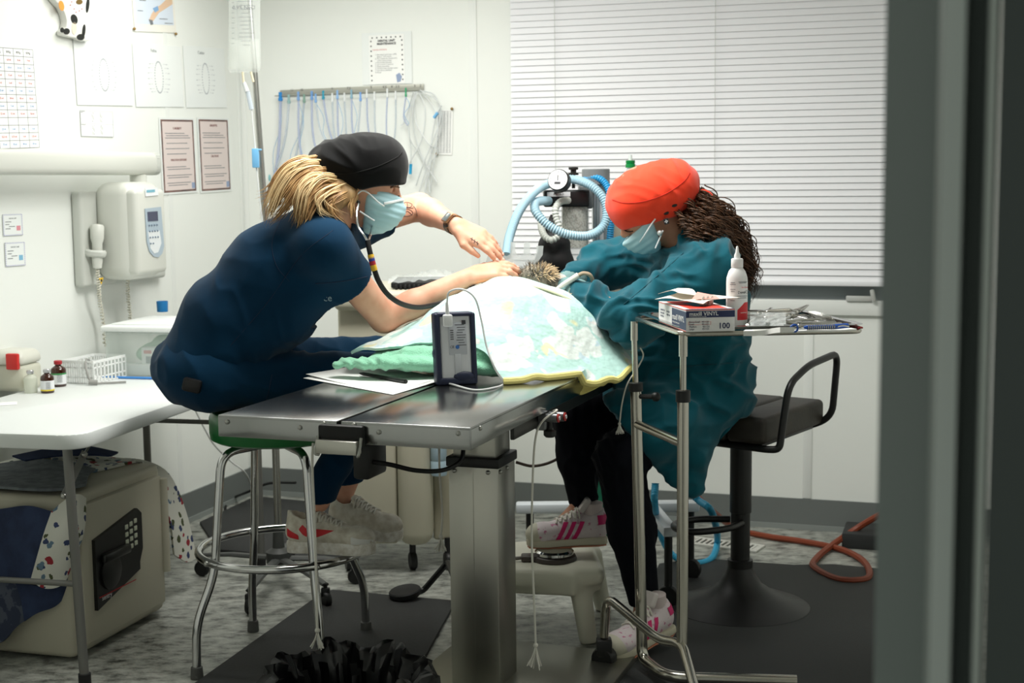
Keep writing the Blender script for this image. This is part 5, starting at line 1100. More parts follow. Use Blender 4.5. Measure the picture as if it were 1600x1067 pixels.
forceps(tq(1310,505,.006),tq(1218,506,.012),'steel forceps pointing left behind the blue handle')
forceps(tq(1175,508,.006),tq(1205,484,.014),'steel forceps leaning beside the squeeze bottle')
scaler(tq(1215,503,.012),tq(1300,497,.010),'plain thin steel probe lying across the middle of the tray',INS,.0035,False)
t=solo('blue_elevator',MB().tube([tq(1293,511,.012),tq(1324,509,.011)],.0068,12),INB,'short thick blue elevator tool at the right end of the tray','instrument')
t=solo('blue_ring',MB().tube([tq(1241,513,.014)+V((.009*math.cos(k*.52),0,.009*math.sin(k*.52))) for k in range(12)],.0028,8,closed=True),INB,'small blue ring standing beside the gauze stack','ring')
pc_=[[tq(1172+14*i,509-7*j,.014+.010*math.sin(i*1.7+j)**2+.004*j) for i in range(5)] for j in range(4)]
solo('instrument_pouch',MB().sheet(grid(pc_,4,4),.0004),FILM,'crumpled clear plastic pouch over instruments behind the gauze stack','pouch')
strip_([tq(1268,486,.012),tq(1282,490,.022),tq(1296,495,.008)],.02,.004,GZ,'gauze_pad',None,'small crumpled white gauze pad at the back of the tray','gauze')
strip_([tq(1310,500,.003),tq(1345,511,.003)],.012,.004,M('strip_red',(150,36,40),.5),'red_strip',None,'dark red strip along the tray\'s right end','strip')
m=MB().box(tq(1188,506,.012),(.05,.02,.014),(V((.9,-.4,0)).normalized(),V((.4,.9,0)).normalized(),UP),.004); solo('black_case',m,M('case_dark',(44,38,40),.4),'small dark case under the clear pouch on the tray','case')
# ================================================================ things on the operating table
def ot(px,py,z=.0): return on(px,py,.8805+z)
t=thing('paper_stack','stack of white paper sheets on the operating table\'s left panel','paper')
for i,(q,zz_) in enumerate((([(474,591),(577,569),(692,596),(614,617)],.0006),([(478,588),(574,566),(690,592),(612,614)],.002))):
    p=[ot(a,b,zz_) for a,b in q]; 
    rows=grid([[p[0]+UP*(.006 if i else 0),p[0].lerp(p[1],.5),p[1]],[p[0].lerp(p[3],.5),(p[0]+p[2])/2,p[1].lerp(p[2],.5)],[p[3],p[3].lerp(p[2],.5)+UP*.002,p[2]+UP*.004]],4,4); obj('sheet',MB().sheet(rows,.001),PAP,t)
pa,pb=ot(561,583,.010),ot(634,596,.010)
t=thing('marker_pen','slim black marker pen lying on the paper stack','pen'); obj('barrel',MB().tube([pa.lerp(pb,.03),pa.lerp(pb,.1),pb],[.003,.0055,.006],10),M('pen_black',(26,26,26),.45),t); obj('tip',MB().tube([pa,pa.lerp(pb,.04)],[.001,.003],8),M('pen_black',()),t); obj('end_button',MB().rod(pb,pb+(pb-pa).normalized()*.004,.0045),M('pen_black',()),t)
# monitor
mc=ot(715,601); mY=mc.y; t=thing('patient_monitor','white handheld patient monitor in a navy bumper standing on the operating table','monitor')
mx=V((.97,.22,0)).normalized(); my=V((-mx.y,mx.x,0)); tilt=(UP+my*.05+mx*-.02).normalized(); my2=tilt.cross(mx).normalized(); maxx=(mx,my2,tilt); MO=mc+my*.0
def mp_(a,z,o=0): return MO+mx*a+tilt*z-my2*o+my2*0
HB=.198; NVB=M('bumper_navy',(30,38,64),.5); MPL=M('monitor_white',(214,217,220),.38)
obj('case',MB().box(mp_(0,HB/2+.004,-.022),(.088,.042,HB-.008),maxx,.008,3),MPL,t)
bp_=MB()
for a,z,w_,h_ in ((-.05,HB/2,.016,HB),(.05,HB/2,.014,HB),(0,.010,.108,.02),(0,HB-.004,.104,.012)): bp_.box(mp_(a,z,-.022),(w_,.052,h_),maxx,.006,3)
for z in (.05,.075): pass
bp_.ball(mp_(-.05,.085,-.022),(.013,.027,.02),maxx,12); bp_.ball(mp_(.02,.022,.0),(.03,.008,.014),maxx,12)
obj('bumper',bp_,NVB,t)
obj('back_label',MB().box(mp_(.006,.128,.0003),(.05,.0014,.09),maxx,.0004),M('label_silver',(188,192,198),.4),t)
m=MB()
for k in range(9): m.box(mp_(.012+(.004 if k%3 else 0),.165-.007*k,.0012),(.026-.003*(k%4),.0006,.0016),maxx)
for k in range(5): m.box(mp_(-.010,.15-.006*k,.0012),(.009,.0006,.0022),maxx)
m.box(mp_(.024,.172,.0012),(.011,.0006,.011),maxx); obj('print',m,INKD,t); text('lettering','CE',.010,mp_(-.011,.104,.0014),mx,tilt,INKD,t,ext=.0001); obj('blue_mark',MB().lathe([(.0055,0),(.0055,.0006),(0,.0006)],mp_(.004,.104,.0012),-my2,16),M('mark_blue',(60,110,180),.5),t)
obj('back_slot',MB().box(mp_(.004,.05,.0006),(.018,.0024,.07),maxx,.001),M('slot_grey',(190,194,198),.4),t)
pl_=mp_(-.022,.178,.012); pg=obj('plug',MB().box(pl_,(.026,.018,.034),maxx,.005,3).tube([pl_+tilt*.014,pl_+tilt*.05],[.006,.0035],8),M('plug_white',(226,228,228),.4),t)
t2=pl_+tilt*.048
def otr(px,py,z): p=ot(px,py,z); return p
solo('monitor_cable',MB().tube(cr([t2,t2+tilt*.03+mx*.008,at(722,452,3.86),at(742,466,3.86),at(752,500,3.85),at(760,540,3.83),at(773,575,3.81),ot(787,598,.004),ot(770,606,.003),ot(735,602,.02) if 0 else ot(740,609,.003),ot(705,600,.004),ot(690,597,.006)],10),.0027,7).box(ot(690,597,.006),(.03,.012,.009),None,.003),M('cable_monitor',(224,226,226),.45),'thin white cable looping from the monitor plug down to the table top','cable')
# towel
TWL=M('towel_green',(140,206,172),.95,bump=(300,.9,.004),sheen=.3)
g=SDF(V((-.62,3.75,.875)),V((.02,4.3,1.02)),.006)
def tw(px,py,Y): return at(px,py,Y)
for a,b,r1,r2 in (((530,568,4.02),(600,566,3.98),.016,.020),((600,566,3.98),(690,569,3.99),.020,.022),((690,569,3.99),(785,575,3.99),.022,.026),((590,562,4.1),(700,548,4.05),.022,.036),((700,548,4.07),(778,548,4.06),.036,.05),((640,552,4.06),(780,566,4.03),.024,.032)):
    p,q=tw(*a),tw(*b); p.z=max(p.z,.88+r1*.7); q.z=max(q.z,.88+r2*.7); g.ecap(p,q,(0,1,0),(r1*2.2,r1),(r2*2.2,r2),.012)
g.cut((0,0,.8815),(0,0,-1))
o=qobj('green_towel',g.mesh(2,lambda P,N:waves(P,[((1,0,.2),.06,.0022),((.6,.8,0),.08,.0022)],5)),TWL); tag(o,'mint green terry towel folded under the quilted baby blanket','towel')
# blanket
def blanket_mat():
    m=M('blanket_mint',(206,232,226),.85); nt=m.node_tree; b=nt.nodes['Principled BSDF']; tc=nt.nodes.new('ShaderNodeTexCoord')
    def vor(sc,off,thr,dist=.35):
        mp=nt.nodes.new('ShaderNodeMapping'); mp.inputs['Scale'].default_value=(sc,)*3; mp.inputs['Location'].default_value=off; nz=nt.nodes.new('ShaderNodeTexNoise'); nz.inputs['Scale'].default_value=sc*1.6; nt.links.new(tc.outputs['Object'],nz.inputs[0]); nt.links.new(tc.outputs['Object'],mp.inputs[0])
        ad=nt.nodes.new('ShaderNodeMixRGB'); ad.blend_type='ADD'; ad.inputs[0].default_value=dist; nt.links.new(mp.outputs[0],ad.inputs[1]); nt.links.new(nz.outputs['Color'],ad.inputs[2]); v=nt.nodes.new('ShaderNodeTexVoronoi'); nt.links.new(ad.outputs[0],v.inputs['Vector']); v.inputs['Scale'].default_value=1
        r=nt.nodes.new('ShaderNodeMapRange'); r.inputs[1].default_value=thr; r.inputs[2].default_value=thr+.05; r.inputs[3].default_value=1; r.inputs[4].default_value=0; nt.links.new(v.outputs['Distance'],r.inputs[0]); return r
    prev=None
    for sc,off,thr,c in ((8,(0,0,0),.40,(226,231,226)),(6,(3,1,2),.2,(226,220,170)),(13,(5,2,7),.17,(190,216,226)),(14,(8,4,1),.14,(236,224,218))):
        v=vor(sc,off,thr,.8); mx=nt.nodes.new('ShaderNodeMixRGB'); mx.inputs[2].default_value=lin(c)
        if prev: nt.links.new(prev.outputs[0],mx.inputs[1])
        else: mx.inputs[1].default_value=lin((178,214,206))
        ml=nt.nodes.new('ShaderNodeMath'); ml.operation='MULTIPLY'; ml.inputs[1].default_value=.8; nt.links.new(v.outputs[0],ml.inputs[0]); nt.links.new(ml.outputs[0],mx.inputs[0]); prev=mx
    nt.links.new(prev.outputs[0],b.inputs['Base Color']); nz=nt.nodes.new('ShaderNodeTexNoise'); nz.inputs['Scale'].default_value=26; nt.links.new(tc.outputs['Object'],nz.inputs[0]); bp=nt.nodes.new('ShaderNodeBump'); bp.inputs['Strength'].default_value=.6; bp.inputs['Distance'].default_value=.012; nt.links.new(nz.outputs['Fac'],bp.inputs['Height']); nt.links.new(bp.outputs[0],b.inputs['Normal']); return m
BLM=blanket_mat(); YT=M('trim_yellow',(238,226,142),.8,bump=((300,300,300),.4,.002))
bt=thing('baby_blanket','pale mint quilted baby blanket with yellow trim covering the animal on the table','blanket')
N_=[[(600,556,4.42),(680,520,4.46),(735,485,4.5),(790,466,4.5),(830,463,4.5),(885,480,4.5),(940,505,4.45),(988,560,4.36)],
 [(572,545,4.28),(660,503,4.30),(715,464,4.32),(770,441,4.34),(815,438,4.34),(875,456,4.36),(935,486,4.38),(984,545,4.33)],
 [(556,549,4.2),(645,510,4.2),(705,474,4.2),(765,455,4.2),(808,452,4.2),(870,468,4.24),(938,500,4.3),(986,556,4.29)],
 [(550,551,4.13),(640,525,4.12),(702,500,4.1),(762,492,4.1),(800,494,4.1),(868,505,4.15),(940,530,4.23),(989,566,4.25)],
 [(550,551,4.1),(640,536,4.07),(703,520,4.03),(760,525,4.0),(794,540,3.98),(860,548,4.05),(930,562,4.14),(988,573,4.21)],
 [(553,550,4.09),(640,543,4.05),(705,534,4.0),(757,553,3.96),(787,594,3.87),(845,590,3.92),(905,596,4.0),(962,594,4.10)]]
bg=grid([[at(*p) for p in r] for r in N_],8,8); R_=len(bg); Cn_=len(bg[0])
for i in range(R_):
    for j in range(Cn_):
        p=bg[i][j]; q=math.sin(p.x*30+p.y*16+math.sin(p.y*20))*math.sin(p.x*14-p.y*34+1.3); p.z+=.0045*q+(.002*math.sin(p.x*70+p.z*60))
        in_t=0<=(p-fL).dot(tx)<=TW+.005
        if in_t and p.z<.892: p.z=.892
obj('quilted_sheet',MB().sheet(bg,.007),BLM,bt)
edge=[bg[-1][j]-UP*.002 for j in range(Cn_*4//7,Cn_)]+[bg[i][-1] for i in range(R_-2,R_//3,-1)]
obj('yellow_trim',MB().tube(edge,.0105,8,flat=1),YT,bt)
cr2=grid([[at(885,592,4.02),at(915,596,4.06),at(948,596,4.12)],[at(893,604,4.02),at(912,606,4.06),at(940,602,4.12)],[at(905,617,4.02),at(912,616,4.04),at(930,608,4.09)]],4,4); obj('hanging_corner',MB().sheet(cr2,.006),YT,bt)
gr=grid([[at(940,480,4.48),at(965,505,4.5),at(985,540,4.45)],[at(925,500,4.42),at(945,515,4.44),at(975,548,4.38)]],4,4); obj('mint_border',MB().sheet(gr,.006),TWL,bt)
ye=cr([at(800,444,4.24),at(840,449,4.24),at(880,464,4.27),at(915,482,4.32),at(938,497,4.33)],6); obj('cream_binding',MB().tube(ye,.011,8,flat=.5),M('binding_cream',(214,222,186),.8),bt)
# acrylic rack
pr=[(752,470),(752,430),(762,400),(772,378),(783,378),(783,390),(786,398),(792,400),(797,397),(798,378),(805,378),(805,392),(808,398),(813,400),(818,397),(819,378),(828,378),(828,395),(832,400),(838,395),(838,384),(849,384),(848,398),(838,413),(836,420),(850,470)]
rp=[at(a,b,4.50) for a,b in pr]; o0=rp[0]; solo('acrylic_rack',MB().prism([((p-o0).x,(p-o0).z) for p in rp]+[] ,.004,(V((1,0,0)),UP,V((0,-1,0))),o0),M('acrylic_clear',(222,230,230),.05,alpha=.45),'clear notched acrylic rack standing behind the hands','rack')
# ================================================================ people
from mathutils.bvhtree import BVHTree
X1,Y1,Z1=V((1,0,0)),V((0,1,0)),V((0,0,1))
def bvh(PQ): return BVHTree.FromPolygons([tuple(p) for p in PQ[0]],[tuple(int(i) for i in q) for q in PQ[1]])
def cast(bv,p,d,off=.001):
    d=V(d).normalized(); h=bv.ray_cast(V(p)-d*.5,d)
    return h[0]+h[1]*(off if h[1].dot(d)<0 else -off) if h[0] else None
def camcast(bv,px,py,off=.001):
    d=ray(px,py).normalized(); h=bv.ray_cast(V((0,0,CZ)),d); 
    return h[0]-d*off if h[0] else None
def line_on(bv,pts,r,n=6,off=.001,res=6,mb=None):   # a cord lying on a surface along a path seen from the doorway
    P=[]
    for p in cr([V((a,b,0)) for a,b in pts],res):
        q=camcast(bv,p.x,p.y,off)
        if q: P.append(q)
    mb=mb or MB()
    if len(P)>1: mb.tube(P,r,n)
    return mb
def patch_on(bv,pts,off=.0015,th=.001,n=10,mb=None):  # a thin patch of given outline on a surface
    # fill the outline with a grid of rows between its left and right chains
    ys=[p[1] for p in pts]; y0,y1=min(ys),max(ys); rows=[]
    for i in range(n+1):
        y=y0+(y1-y0)*(.02+.96*i/n); xs=[]
        for k in range(len(pts)):
            a,b=pts[k],pts[(k+1)%len(pts)]
            if (a[1]-y)*(b[1]-y)<0: xs.append(a[0]+(b[0]-a[0])*(y-a[1])/(b[1]-a[1]))
        if len(xs)<2: continue
        xa,xb=min(xs),max(xs); row=[camcast(bv,xa+(xb-xa)*j/6,y,off) for j in range(7)]
        if all(row): rows.append(row)
    mb=mb or MB()
    if len(rows)>1: mb.sheet(rows,th)
    return mb
def hand(s,w,D,N,side,sc=1.0,curl=(.25,.3,.35,.4),thumb=.5,spread=.05,k=.004):
    # s field, w wrist, D towards the fingers, N out of the back of the hand, side towards the thumb
    D=V(D).normalized(); N=(V(N)-D*V(N).dot(D)).normalized(); S=(V(side)-D*V(side).dot(D)-N*V(side).dot(N)).normalized(); w=V(w); tips=[]
    for a,l in ((.028,.088),(.009,.094),(-.010,.089),(-.028,.078)):
        s.cap(w+D*.012*sc+S*a*.65*sc,w+D*l*sc+S*a*sc,.0145*sc,.0115*sc,.012)
    s.ecap(w+D*.02*sc,w+D*.075*sc,S,(.030*sc,.014*sc),(.038*sc,.0125*sc),.012)
    for i,(a,l,L) in enumerate(((.028,.088,.074),(.009,.094,.082),(-.010,.089,.076),(-.028,.078,.060))):
        p=w+D*l*sc+S*a*sc; ang=0; d0=(D+S*(a*spread*30)).normalized()
        for q,(f_,ra,rb) in enumerate(((.46,.0098,.0088),(.30,.0088,.0080),(.24,.0080,.0066))):
            ang+=curl[i]*(1.0,1.3,.9)[q]; d=d0*math.cos(ang)-N*math.sin(ang); e=p+d*L*f_*sc; s.cap(p,e,ra*sc,rb*sc,k); p=e
        tips.append((p,d,N*math.cos(ang)+d0*math.sin(ang)))
    p=w+D*.022*sc+S*.022*sc; d=(S*.62+D*.75-N*.25).normalized(); e=p+d*.042*sc; s.cap(p,e,.0155*sc,.0115*sc,.010); d2=(D*.95+S*(.35-thumb*.5)-N*.3).normalized(); f=e+d2*.03*sc; s.cap(e,f,.0112*sc,.0098*sc,k); g=f+d2*.024*sc; s.cap(f,g,.0098*sc,.0075*sc,k); tips.append((g,d2,N))
    return tips
def nails(name,tips,mat,par,sc=1):
    for p,d,n in tips:
        x=d.cross(n).normalized(); n=x.cross(d).normalized(); obj(name,MB().ball(p+n*.0055*sc-d*.001,(.0052*sc,.0065*sc,.0022*sc),(x,d,n),10),mat,par)
def head(s,c,f,u,sc=1.0,k=.02):
    f=V(f).normalized(); u=(V(u)-f*V(u).dot(f)).normalized(); r=f.cross(u); c=V(c); ax=(f,r,u); P=lambda a,b,z: c+(f*a+r*b+u*z)*sc
    s.ell(P(-.008,0,.012),ax,(.098*sc,.076*sc,.098*sc),k); s.ell(P(.035,0,-.045),ax,(.066*sc,.063*sc,.082*sc),.03); s.ell(P(.052,0,-.105),ax,(.040*sc,.042*sc,.036*sc),.03)
    for b in (-1,1):
        s.ell(P(.055,b*.036,-.052),ax,(.032*sc,.026*sc,.028*sc),.02); s.ell(P(.082,b*.030,.006),ax,(.016*sc,.022*sc,.010*sc),.012)      # cheeks, brows
        s.ell(P(.085,b*.031,-.012),ax,(.012*sc,.017*sc,.010*sc),.006,sub=True); s.ell(P(.077,b*.031,-.013),ax,(.013*sc,.015*sc,.011*sc),.004)   # sockets, lids
        s.ell(P(-.008,b*.076,-.032),(( f*.96+u*.28).normalized(),r,(u*.96-f*.28).normalized()),(.020*sc,.008*sc,.032*sc),.006); s.ell(P(-.001,b*.086,-.034),ax,(.008*sc,.006*sc,.014*sc),.004,sub=True); s.ell(P(-.006,b*.078,-.060),ax,(.009*sc,.006*sc,.010*sc),.006)
    s.cap(P(.090,0,-.006),P(.118,0,-.046),.009*sc,.0125*sc,.012); 
    for b in (-1,1): s.ell(P(.106,b*.012,-.050),ax,(.012*sc,.009*sc,.009*sc),.008)
    s.ell(P(.094,0,-.078),ax,(.014*sc,.024*sc,.008*sc),.012); s.ell(P(.092,0,-.089),ax,(.013*sc,.022*sc,.008*sc),.010)
    return P,ax
def strands(mb,guide,n,spread,r0,r1,amp=0,freq=0,jit=.01,flat=1,res=7,tipspread=None):
    G=[V(g) for g in guide]
    for i in range(n):
        a=random.uniform(0,6.28); q=math.sqrt(random.random()); ph=random.uniform(0,6.28); fq=freq*random.uniform(.8,1.25); P=[]
        ts=random.uniform(.75,1.03)
        for j,g in enumerate(G):
            t=j/(len(G)-1); sp=spread*(1 if tipspread is None else 1+(tipspread-1)*t)
            P.append(g+V((math.cos(a)*q*sp,math.sin(a)*q*sp*.9,math.sin(a*2+1)*q*sp))+V([random.uniform(-jit,jit) for _ in range(3)])*(.3+t))
        C_=cr(P,res); C_=C_[:max(4,int(len(C_)*ts))]; L=len(C_)
        if amp:
            for k in range(L): t=k/L; C_[k]=C_[k]+V((math.cos(fq*k+ph),math.sin(fq*k+ph),math.cos(fq*k+ph+1.5)*.7))*amp*min(1,t*3)
        mb.tube(C_,lambda t: r0+(r1-r0)*t if t<.8 else (r0+(r1-r0)*t)*max(.15,(1-t)*5),5,flat=flat)
    return mb
def shoe(par,name,heel,toe,W=.088,tint=None,lean=0,lab=None,upm=None,solem=None,lacem=None,up=None,soleh=.028,kind='run'):
    heel=V(heel); toe=V(toe); x=(toe-heel); L=x.length; x.normalize(); z=V(up) if up else UP; z=(z-x*z.dot(x)).normalized(); y=z.cross(x)
    P=lambda a,b,c: heel+x*(a*L)+y*b+z*c
    lo=[min(P(a,b,c)[i] for a in (-.1,1.1) for b in (-.07,.07) for c in (-.02,.18)) for i in range(3)]; hi=[max(P(a,b,c)[i] for a in (-.1,1.1) for b in (-.07,.07) for c in (-.02,.18)) for i in range(3)]
    s=SDF(lo,hi,.004); sh=soleh
    s.ecap(P(.12,0,sh+.022),P(.80,0,sh+.012),y,(W*.38,.034),(W*.46,.026),.02); s.ell(P(.80,0,sh+.012),(x,y,z),(.19*L,W*.46,.034),.02); s.ecap(P(.12,0,sh+.04),P(.55,0,sh+.028),y,(.030,.034),(.030,.026),.03)
    s.ecap(P(.14,0,sh+.03),P(.13,0,sh+.066),y,(.034,.036),(.031,.034),.02); s.ecap(P(.50,0,sh+.048),P(.30,0,sh+.088),y,(.024,.013),(.022,.007),.014)
    s.cap(P(.165,0,sh+.055),P(.14,0,sh+.14),.025,.032,.006,sub=True); s.cut(P(0,0,sh-.012),-z)
    if kind=='run': s.cap(P(.03,0,sh+.06),P(.0,0,sh+.085),.006,.004,.012)
    PQ=s.mesh(2); o=qobj(name,PQ,upm,par); bv=bvh(PQ)
    out=[(.0,.28),(.03,.40),(.12,.43),(.35,.38),(.55,.44),(.75,.50),(.88,.44),(.97,.26),(1.0,.0)]
    pl=[(a*L,b*W) for a,b in out]+[(a*L,-b*W) for a,b in out[::-1][1:]]
    m=MB().prism(pl,sh+(.004 if kind=='run' else -.002),(x,y,z),P(0,0,0),bev=.006); so=obj('sole',m,solem,o)
    lc=MB(); N=5
    for i in range(N):
        a0=.34+.06*i; zc=.2
        for sg in (-1,1):
            pts=[]
            for t in range(7):
                tt_=t/6; b=(-.024+.048*tt_)*sg; a=a0+.05*tt_
                h=cast(bv,P(a,b,sh),-z,.0025)
                if h: pts.append(h)
            if len(pts)>2: lc.tube(pts,.0032,6,flat=1)
    if lc.v: obj('laces',lc,lacem,o)
    return o,so,bv,P,(x,y,z),L
def on_side(bv,P,ax,pts,mat,name,par,side=-1,off=.0012,th=.0012):   # flat outline (a along, c up) laid on the shoe's side
    x,y,z=ax; rows=[]; cs=[p[1] for p in pts]; c0,c1=min(cs),max(cs); n=8
    for i in range(n+1):
        c=c0+(c1-c0)*(.02+.96*i/n); xs=[]
        for k in range(len(pts)):
            a,b=pts[k],pts[(k+1)%len(pts)]
            if (a[1]-c)*(b[1]-c)<0: xs.append(a[0]+(b[0]-a[0])*(c-a[1])/(b[1]-a[1]))
        if len(xs)<2: continue
        row=[cast(bv,P(min(xs)+(max(xs)-min(xs))*j/5,side*.0,c),-y*side,off) for j in range(6)]
        if all(row): rows.append(row)
    if len(rows)>1: obj(name,MB().sheet(rows,th),mat,par)
# ---------------------------------------------------------------- the woman in navy
SK=M('skin_fair',(232,178,150),.5,sss=.12,noise=(25,(224,164,136)),spec=.35)
W1=thing('person','woman in navy scrubs and black cap leaning over the animal from the green stool','person')
j=dict(pel=at(322,570,4.24),wai=at(357,500,4.24),che=at(435,425,4.25),upp=at(492,370,4.25),neck=at(530,332,4.25),
 sN=at(508,388,4.09),eN=at(600,497,4.29),wN=at(734,432,4.37),sF=at(552,348,4.44),eF=at(655,323,4.64),wF=at(712,352,4.44),
 hN=at(330,590,4.13),kN=at(582,590,4.37),aN=at(497,782,4.13),hF=at(345,575,4.35),kF=at(606,562,4.62),aF=at(532,778,4.38))
HC=at(570,271,4.25); HF=V((.93,.02,-.36)); HU=V((.36,0,.93))
s=SDF(V((-1.12,3.86,.38)),V((.06,4.86,1.66)),.0042)
s.ecap(j['pel'],j['wai'],Y1,(.165,.12),(.145,.11),.04); s.ecap(j['wai'],j['che'],Y1,(.145,.11),(.16,.125),.04); s.ecap(j['che'],j['upp'],Y1,(.16,.125),(.155,.085),.05)
s.cap(j['upp'],HC-HU*.05-HF*.02,.062,.054,.03)
for a in ('N','F'):
    s.cap(j['upp'].lerp(j['s'+a],.4),j['s'+a],.07,.058,.04); s.cap(j['s'+a],j['e'+a],.056,.044,.02); s.cap(j['e'+a],j['e'+a].lerp(j['w'+a],.35),.043,.043,.015); s.cap(j['e'+a].lerp(j['w'+a],.3),j['w'+a],.043,.027,.012)
    s.cap(j['h'+a],j['k'+a],.085,.062,.04); s.cap(j['k'+a],j['a'+a],.058,.036,.02)
P_,hax=head(s,HC,HF,HU,1.08)
tN=hand(s,j['wN'],V((.93,.10,.22)),V((-.25,-.55,.80)),V((0,.85,.3)),1.02,(.28,.34,.38,.42),.3)
tF=hand(s,j['wF'],V((.80,-.18,-.42)),V((.30,-.62,.70)),V((-.1,-.7,-.6)),1.06,(.16,.18,.2,.22),.9,.04)
WB=s.mesh(1); body=qobj('body',WB,SK,W1); bvW=bvh(WB)
NL=M('nail_pink',(238,190,172),.3); nails('fingernail',tN[:4],NL,body); nails('fingernail',tF[:4],NL,body)
# face details under the cap
LASH=M('lash_dark',(46,32,26),.6)
obj('eyelashes',line_on(bvW,[(612,305),(618,309),(624,306)],.0022,off=.002),LASH,body); obj('eyebrow',line_on(bvW,[(610,293),(618,291),(626,294)],.003,off=.001),M('brow_brown',(110,78,56),.7),body)
# scrub top
NVY=M('scrub_navy',(5,43,68),.85,spec=.12,noise=(6,(7,49,76)),bump=(260,.2,.001),sheen=.06)
s=SDF(V((-1.14,3.86,.70)),V((-.30,4.86,1.36)),.0065)
s.ecap(j['pel']+V((.0,0,.01)),j['wai'],Y1,(.19,.135),(.175,.135),.04); s.ecap(j['wai'],j['che'],Y1,(.175,.135),(.18,.148),.04); s.ecap(j['che'],j['upp'],Y1,(.18,.148),(.165,.098),.05)
s.ecap(at(405,495,4.24),at(490,455,4.24),Y1,(.16,.11),(.155,.085),.05)      # loose front hanging from the chest
s.ecap(at(370,545,4.24),at(455,505,4.24),Y1,(.165,.09),(.14,.06),.05)
for a,t_,rb in (('N',.42,.072),('F',.40,.07)):
    s.cap(j['upp'].lerp(j['s'+a],.3),j['s'+a],.08,.072,.07); e=j['s'+a].lerp(j['e'+a],t_+.1); s.cap(j['s'+a],e,.071,rb,.06)
sd=(j['eN']-j['sN']).normalized(); cN=j['sN'].lerp(j['eN'],.47)
s.cut(cN,(sd+V((.10,0,.10))).normalized(),0,cN-V((.13,.13,.13)),cN+V((.16,.13,.06)))
sd=(j['eF']-j['sF']).normalized(); cF=j['sF'].lerp(j['eF'],.45); s.cut(cF,sd,0,cF-V((.02,.12,.14)),cF+V((.2,.16,.14)))
s.cap(j['upp'].lerp(j['neck'],.75),j['neck']+(j['neck']-j['upp'])*.8,.066,.07,.01,sub=True)
hp=at(270,600,4.2); s.cut(hp,V((-.18,0,-1)),0)
def wtop(P,N):
    w=waves(P,[((.75,.1,.65),.12,.0035),((.2,.2,1),.10,.003),((1,.3,-.5),.15,.004)],11)
    lowz=np.clip((1.18-P[:,2])/.25,0,1); return w*(.25+.9*lowz)
PQ=s.mesh(2,wtop); top=qobj('scrub_top',PQ,NVY,W1); bvT=bvh(PQ)
obj('sleeve_seam',line_on(bvT,[(493,443),(520,441),(550,437),(574,432)],.0016,off=.0004),M('seam_navy',(12,34,62),.8),top); obj('shoulder_seam',line_on(bvT,[(438,343),(425,380),(432,415),(452,440)],.001,off=.0003),M('seam_navy',()),top); obj('side_seam',line_on(bvT,[(520,360),(470,400),(420,470),(360,540)],.001,off=.0002),M('seam_navy',()),top)
# trousers
s=SDF(V((-1.14,3.86,.42)),V((-.22,4.70,1.08)),.0065)
s.ell(j['pel']+V((-.01,0,-.005)),(X1,Y1,Z1),(.148,.20,.125),.03)
for a,y in (('N',4.13),('F',4.35)):
    s.cap(j['h'+a],j['k'+a],.097,.074,.05); s.cap(j['k'+a],j['a'+a],.072,.047,.03)
s.cut(at(500,775,4.2),V((-.05,0,-1)),0); s.cut((0,0,.774),(0,0,-1),0,V((-1.14,3.9,.6)),V((-.63,4.6,.8)))
PQ=s.mesh(2,lambda P,N:waves(P,[((.9,.1,.45),.11,.0028),((.5,.3,-.8),.09,.0022),((1,0,.2),.16,.003)],23)); tr_=qobj('trousers',PQ,NVY,W1); bvP=bvh(PQ)
obj('pocket_seam',line_on(bvP,[(425,585),(420,610),(412,640)],.0016,off=.0003),M('seam_navy',()),tr_)
pq=camcast(bvP,300,602,.006) or at(300,602,4.05); obj('hip_pouch',MB().box(pq,(.055,.02,.04),((V((.97,0,-.24))).normalized(),Y1,V((.24,0,.97)).normalized()),.008),M('pouch_black',(16,16,18),.35),tr_)
text('logo_stitching','ce',.028,camcast(bvT,512,466,.003) or at(512,466,4.05),X1,UP,M('stitch_grey',(150,170,180),.6),top,ext=.0004) if camcast(bvT,512,466) else None
# cap, mask, hair
BLKC=M('cap_black',(12,12,13),.85,spec=.15,sheen=.15,bump=(300,.15,.001))
s=SDF(V((-.66,4.05,1.34)),V((-.28,4.46,1.68)),.0045)
cc_=at(560,256,4.25); s.ell(cc_,((X1*.99+Z1*.1).normalized(),Y1,(Z1*.99-X1*.1).normalized()),(.136,.118,.092),.02); s.ell(at(520,258,4.25),(X1,Y1,Z1),(.075,.09,.065),.04); s.ell(at(600,258,4.25),(X1,Y1,Z1),(.062,.09,.075),.04)
s.ecap(at(574,268,4.25),at(578,300,4.25),X1,(.108,.096),(.104,.088),.03)
s.cut(at(570,295,4.25),V((.10,0,-1)),.004); s.cut(at(498,300,4.25),V((-.75,0,-.66)),.01)
PQ=s.mesh(2,lambda P,N:waves(P,[((.3,.2,1),.06,.002),((1,.4,.2),.08,.0022)],4)); cp_=qobj('surgical_cap',PQ,BLKC,W1); bvC=bvh(PQ)
obj('cap_seam',line_on(bvC,[(486,262),(510,270),(545,271),(585,262),(618,247),(628,238)],.0016,off=.0002),M('seam_black',(6,6,6),.9),cp_)
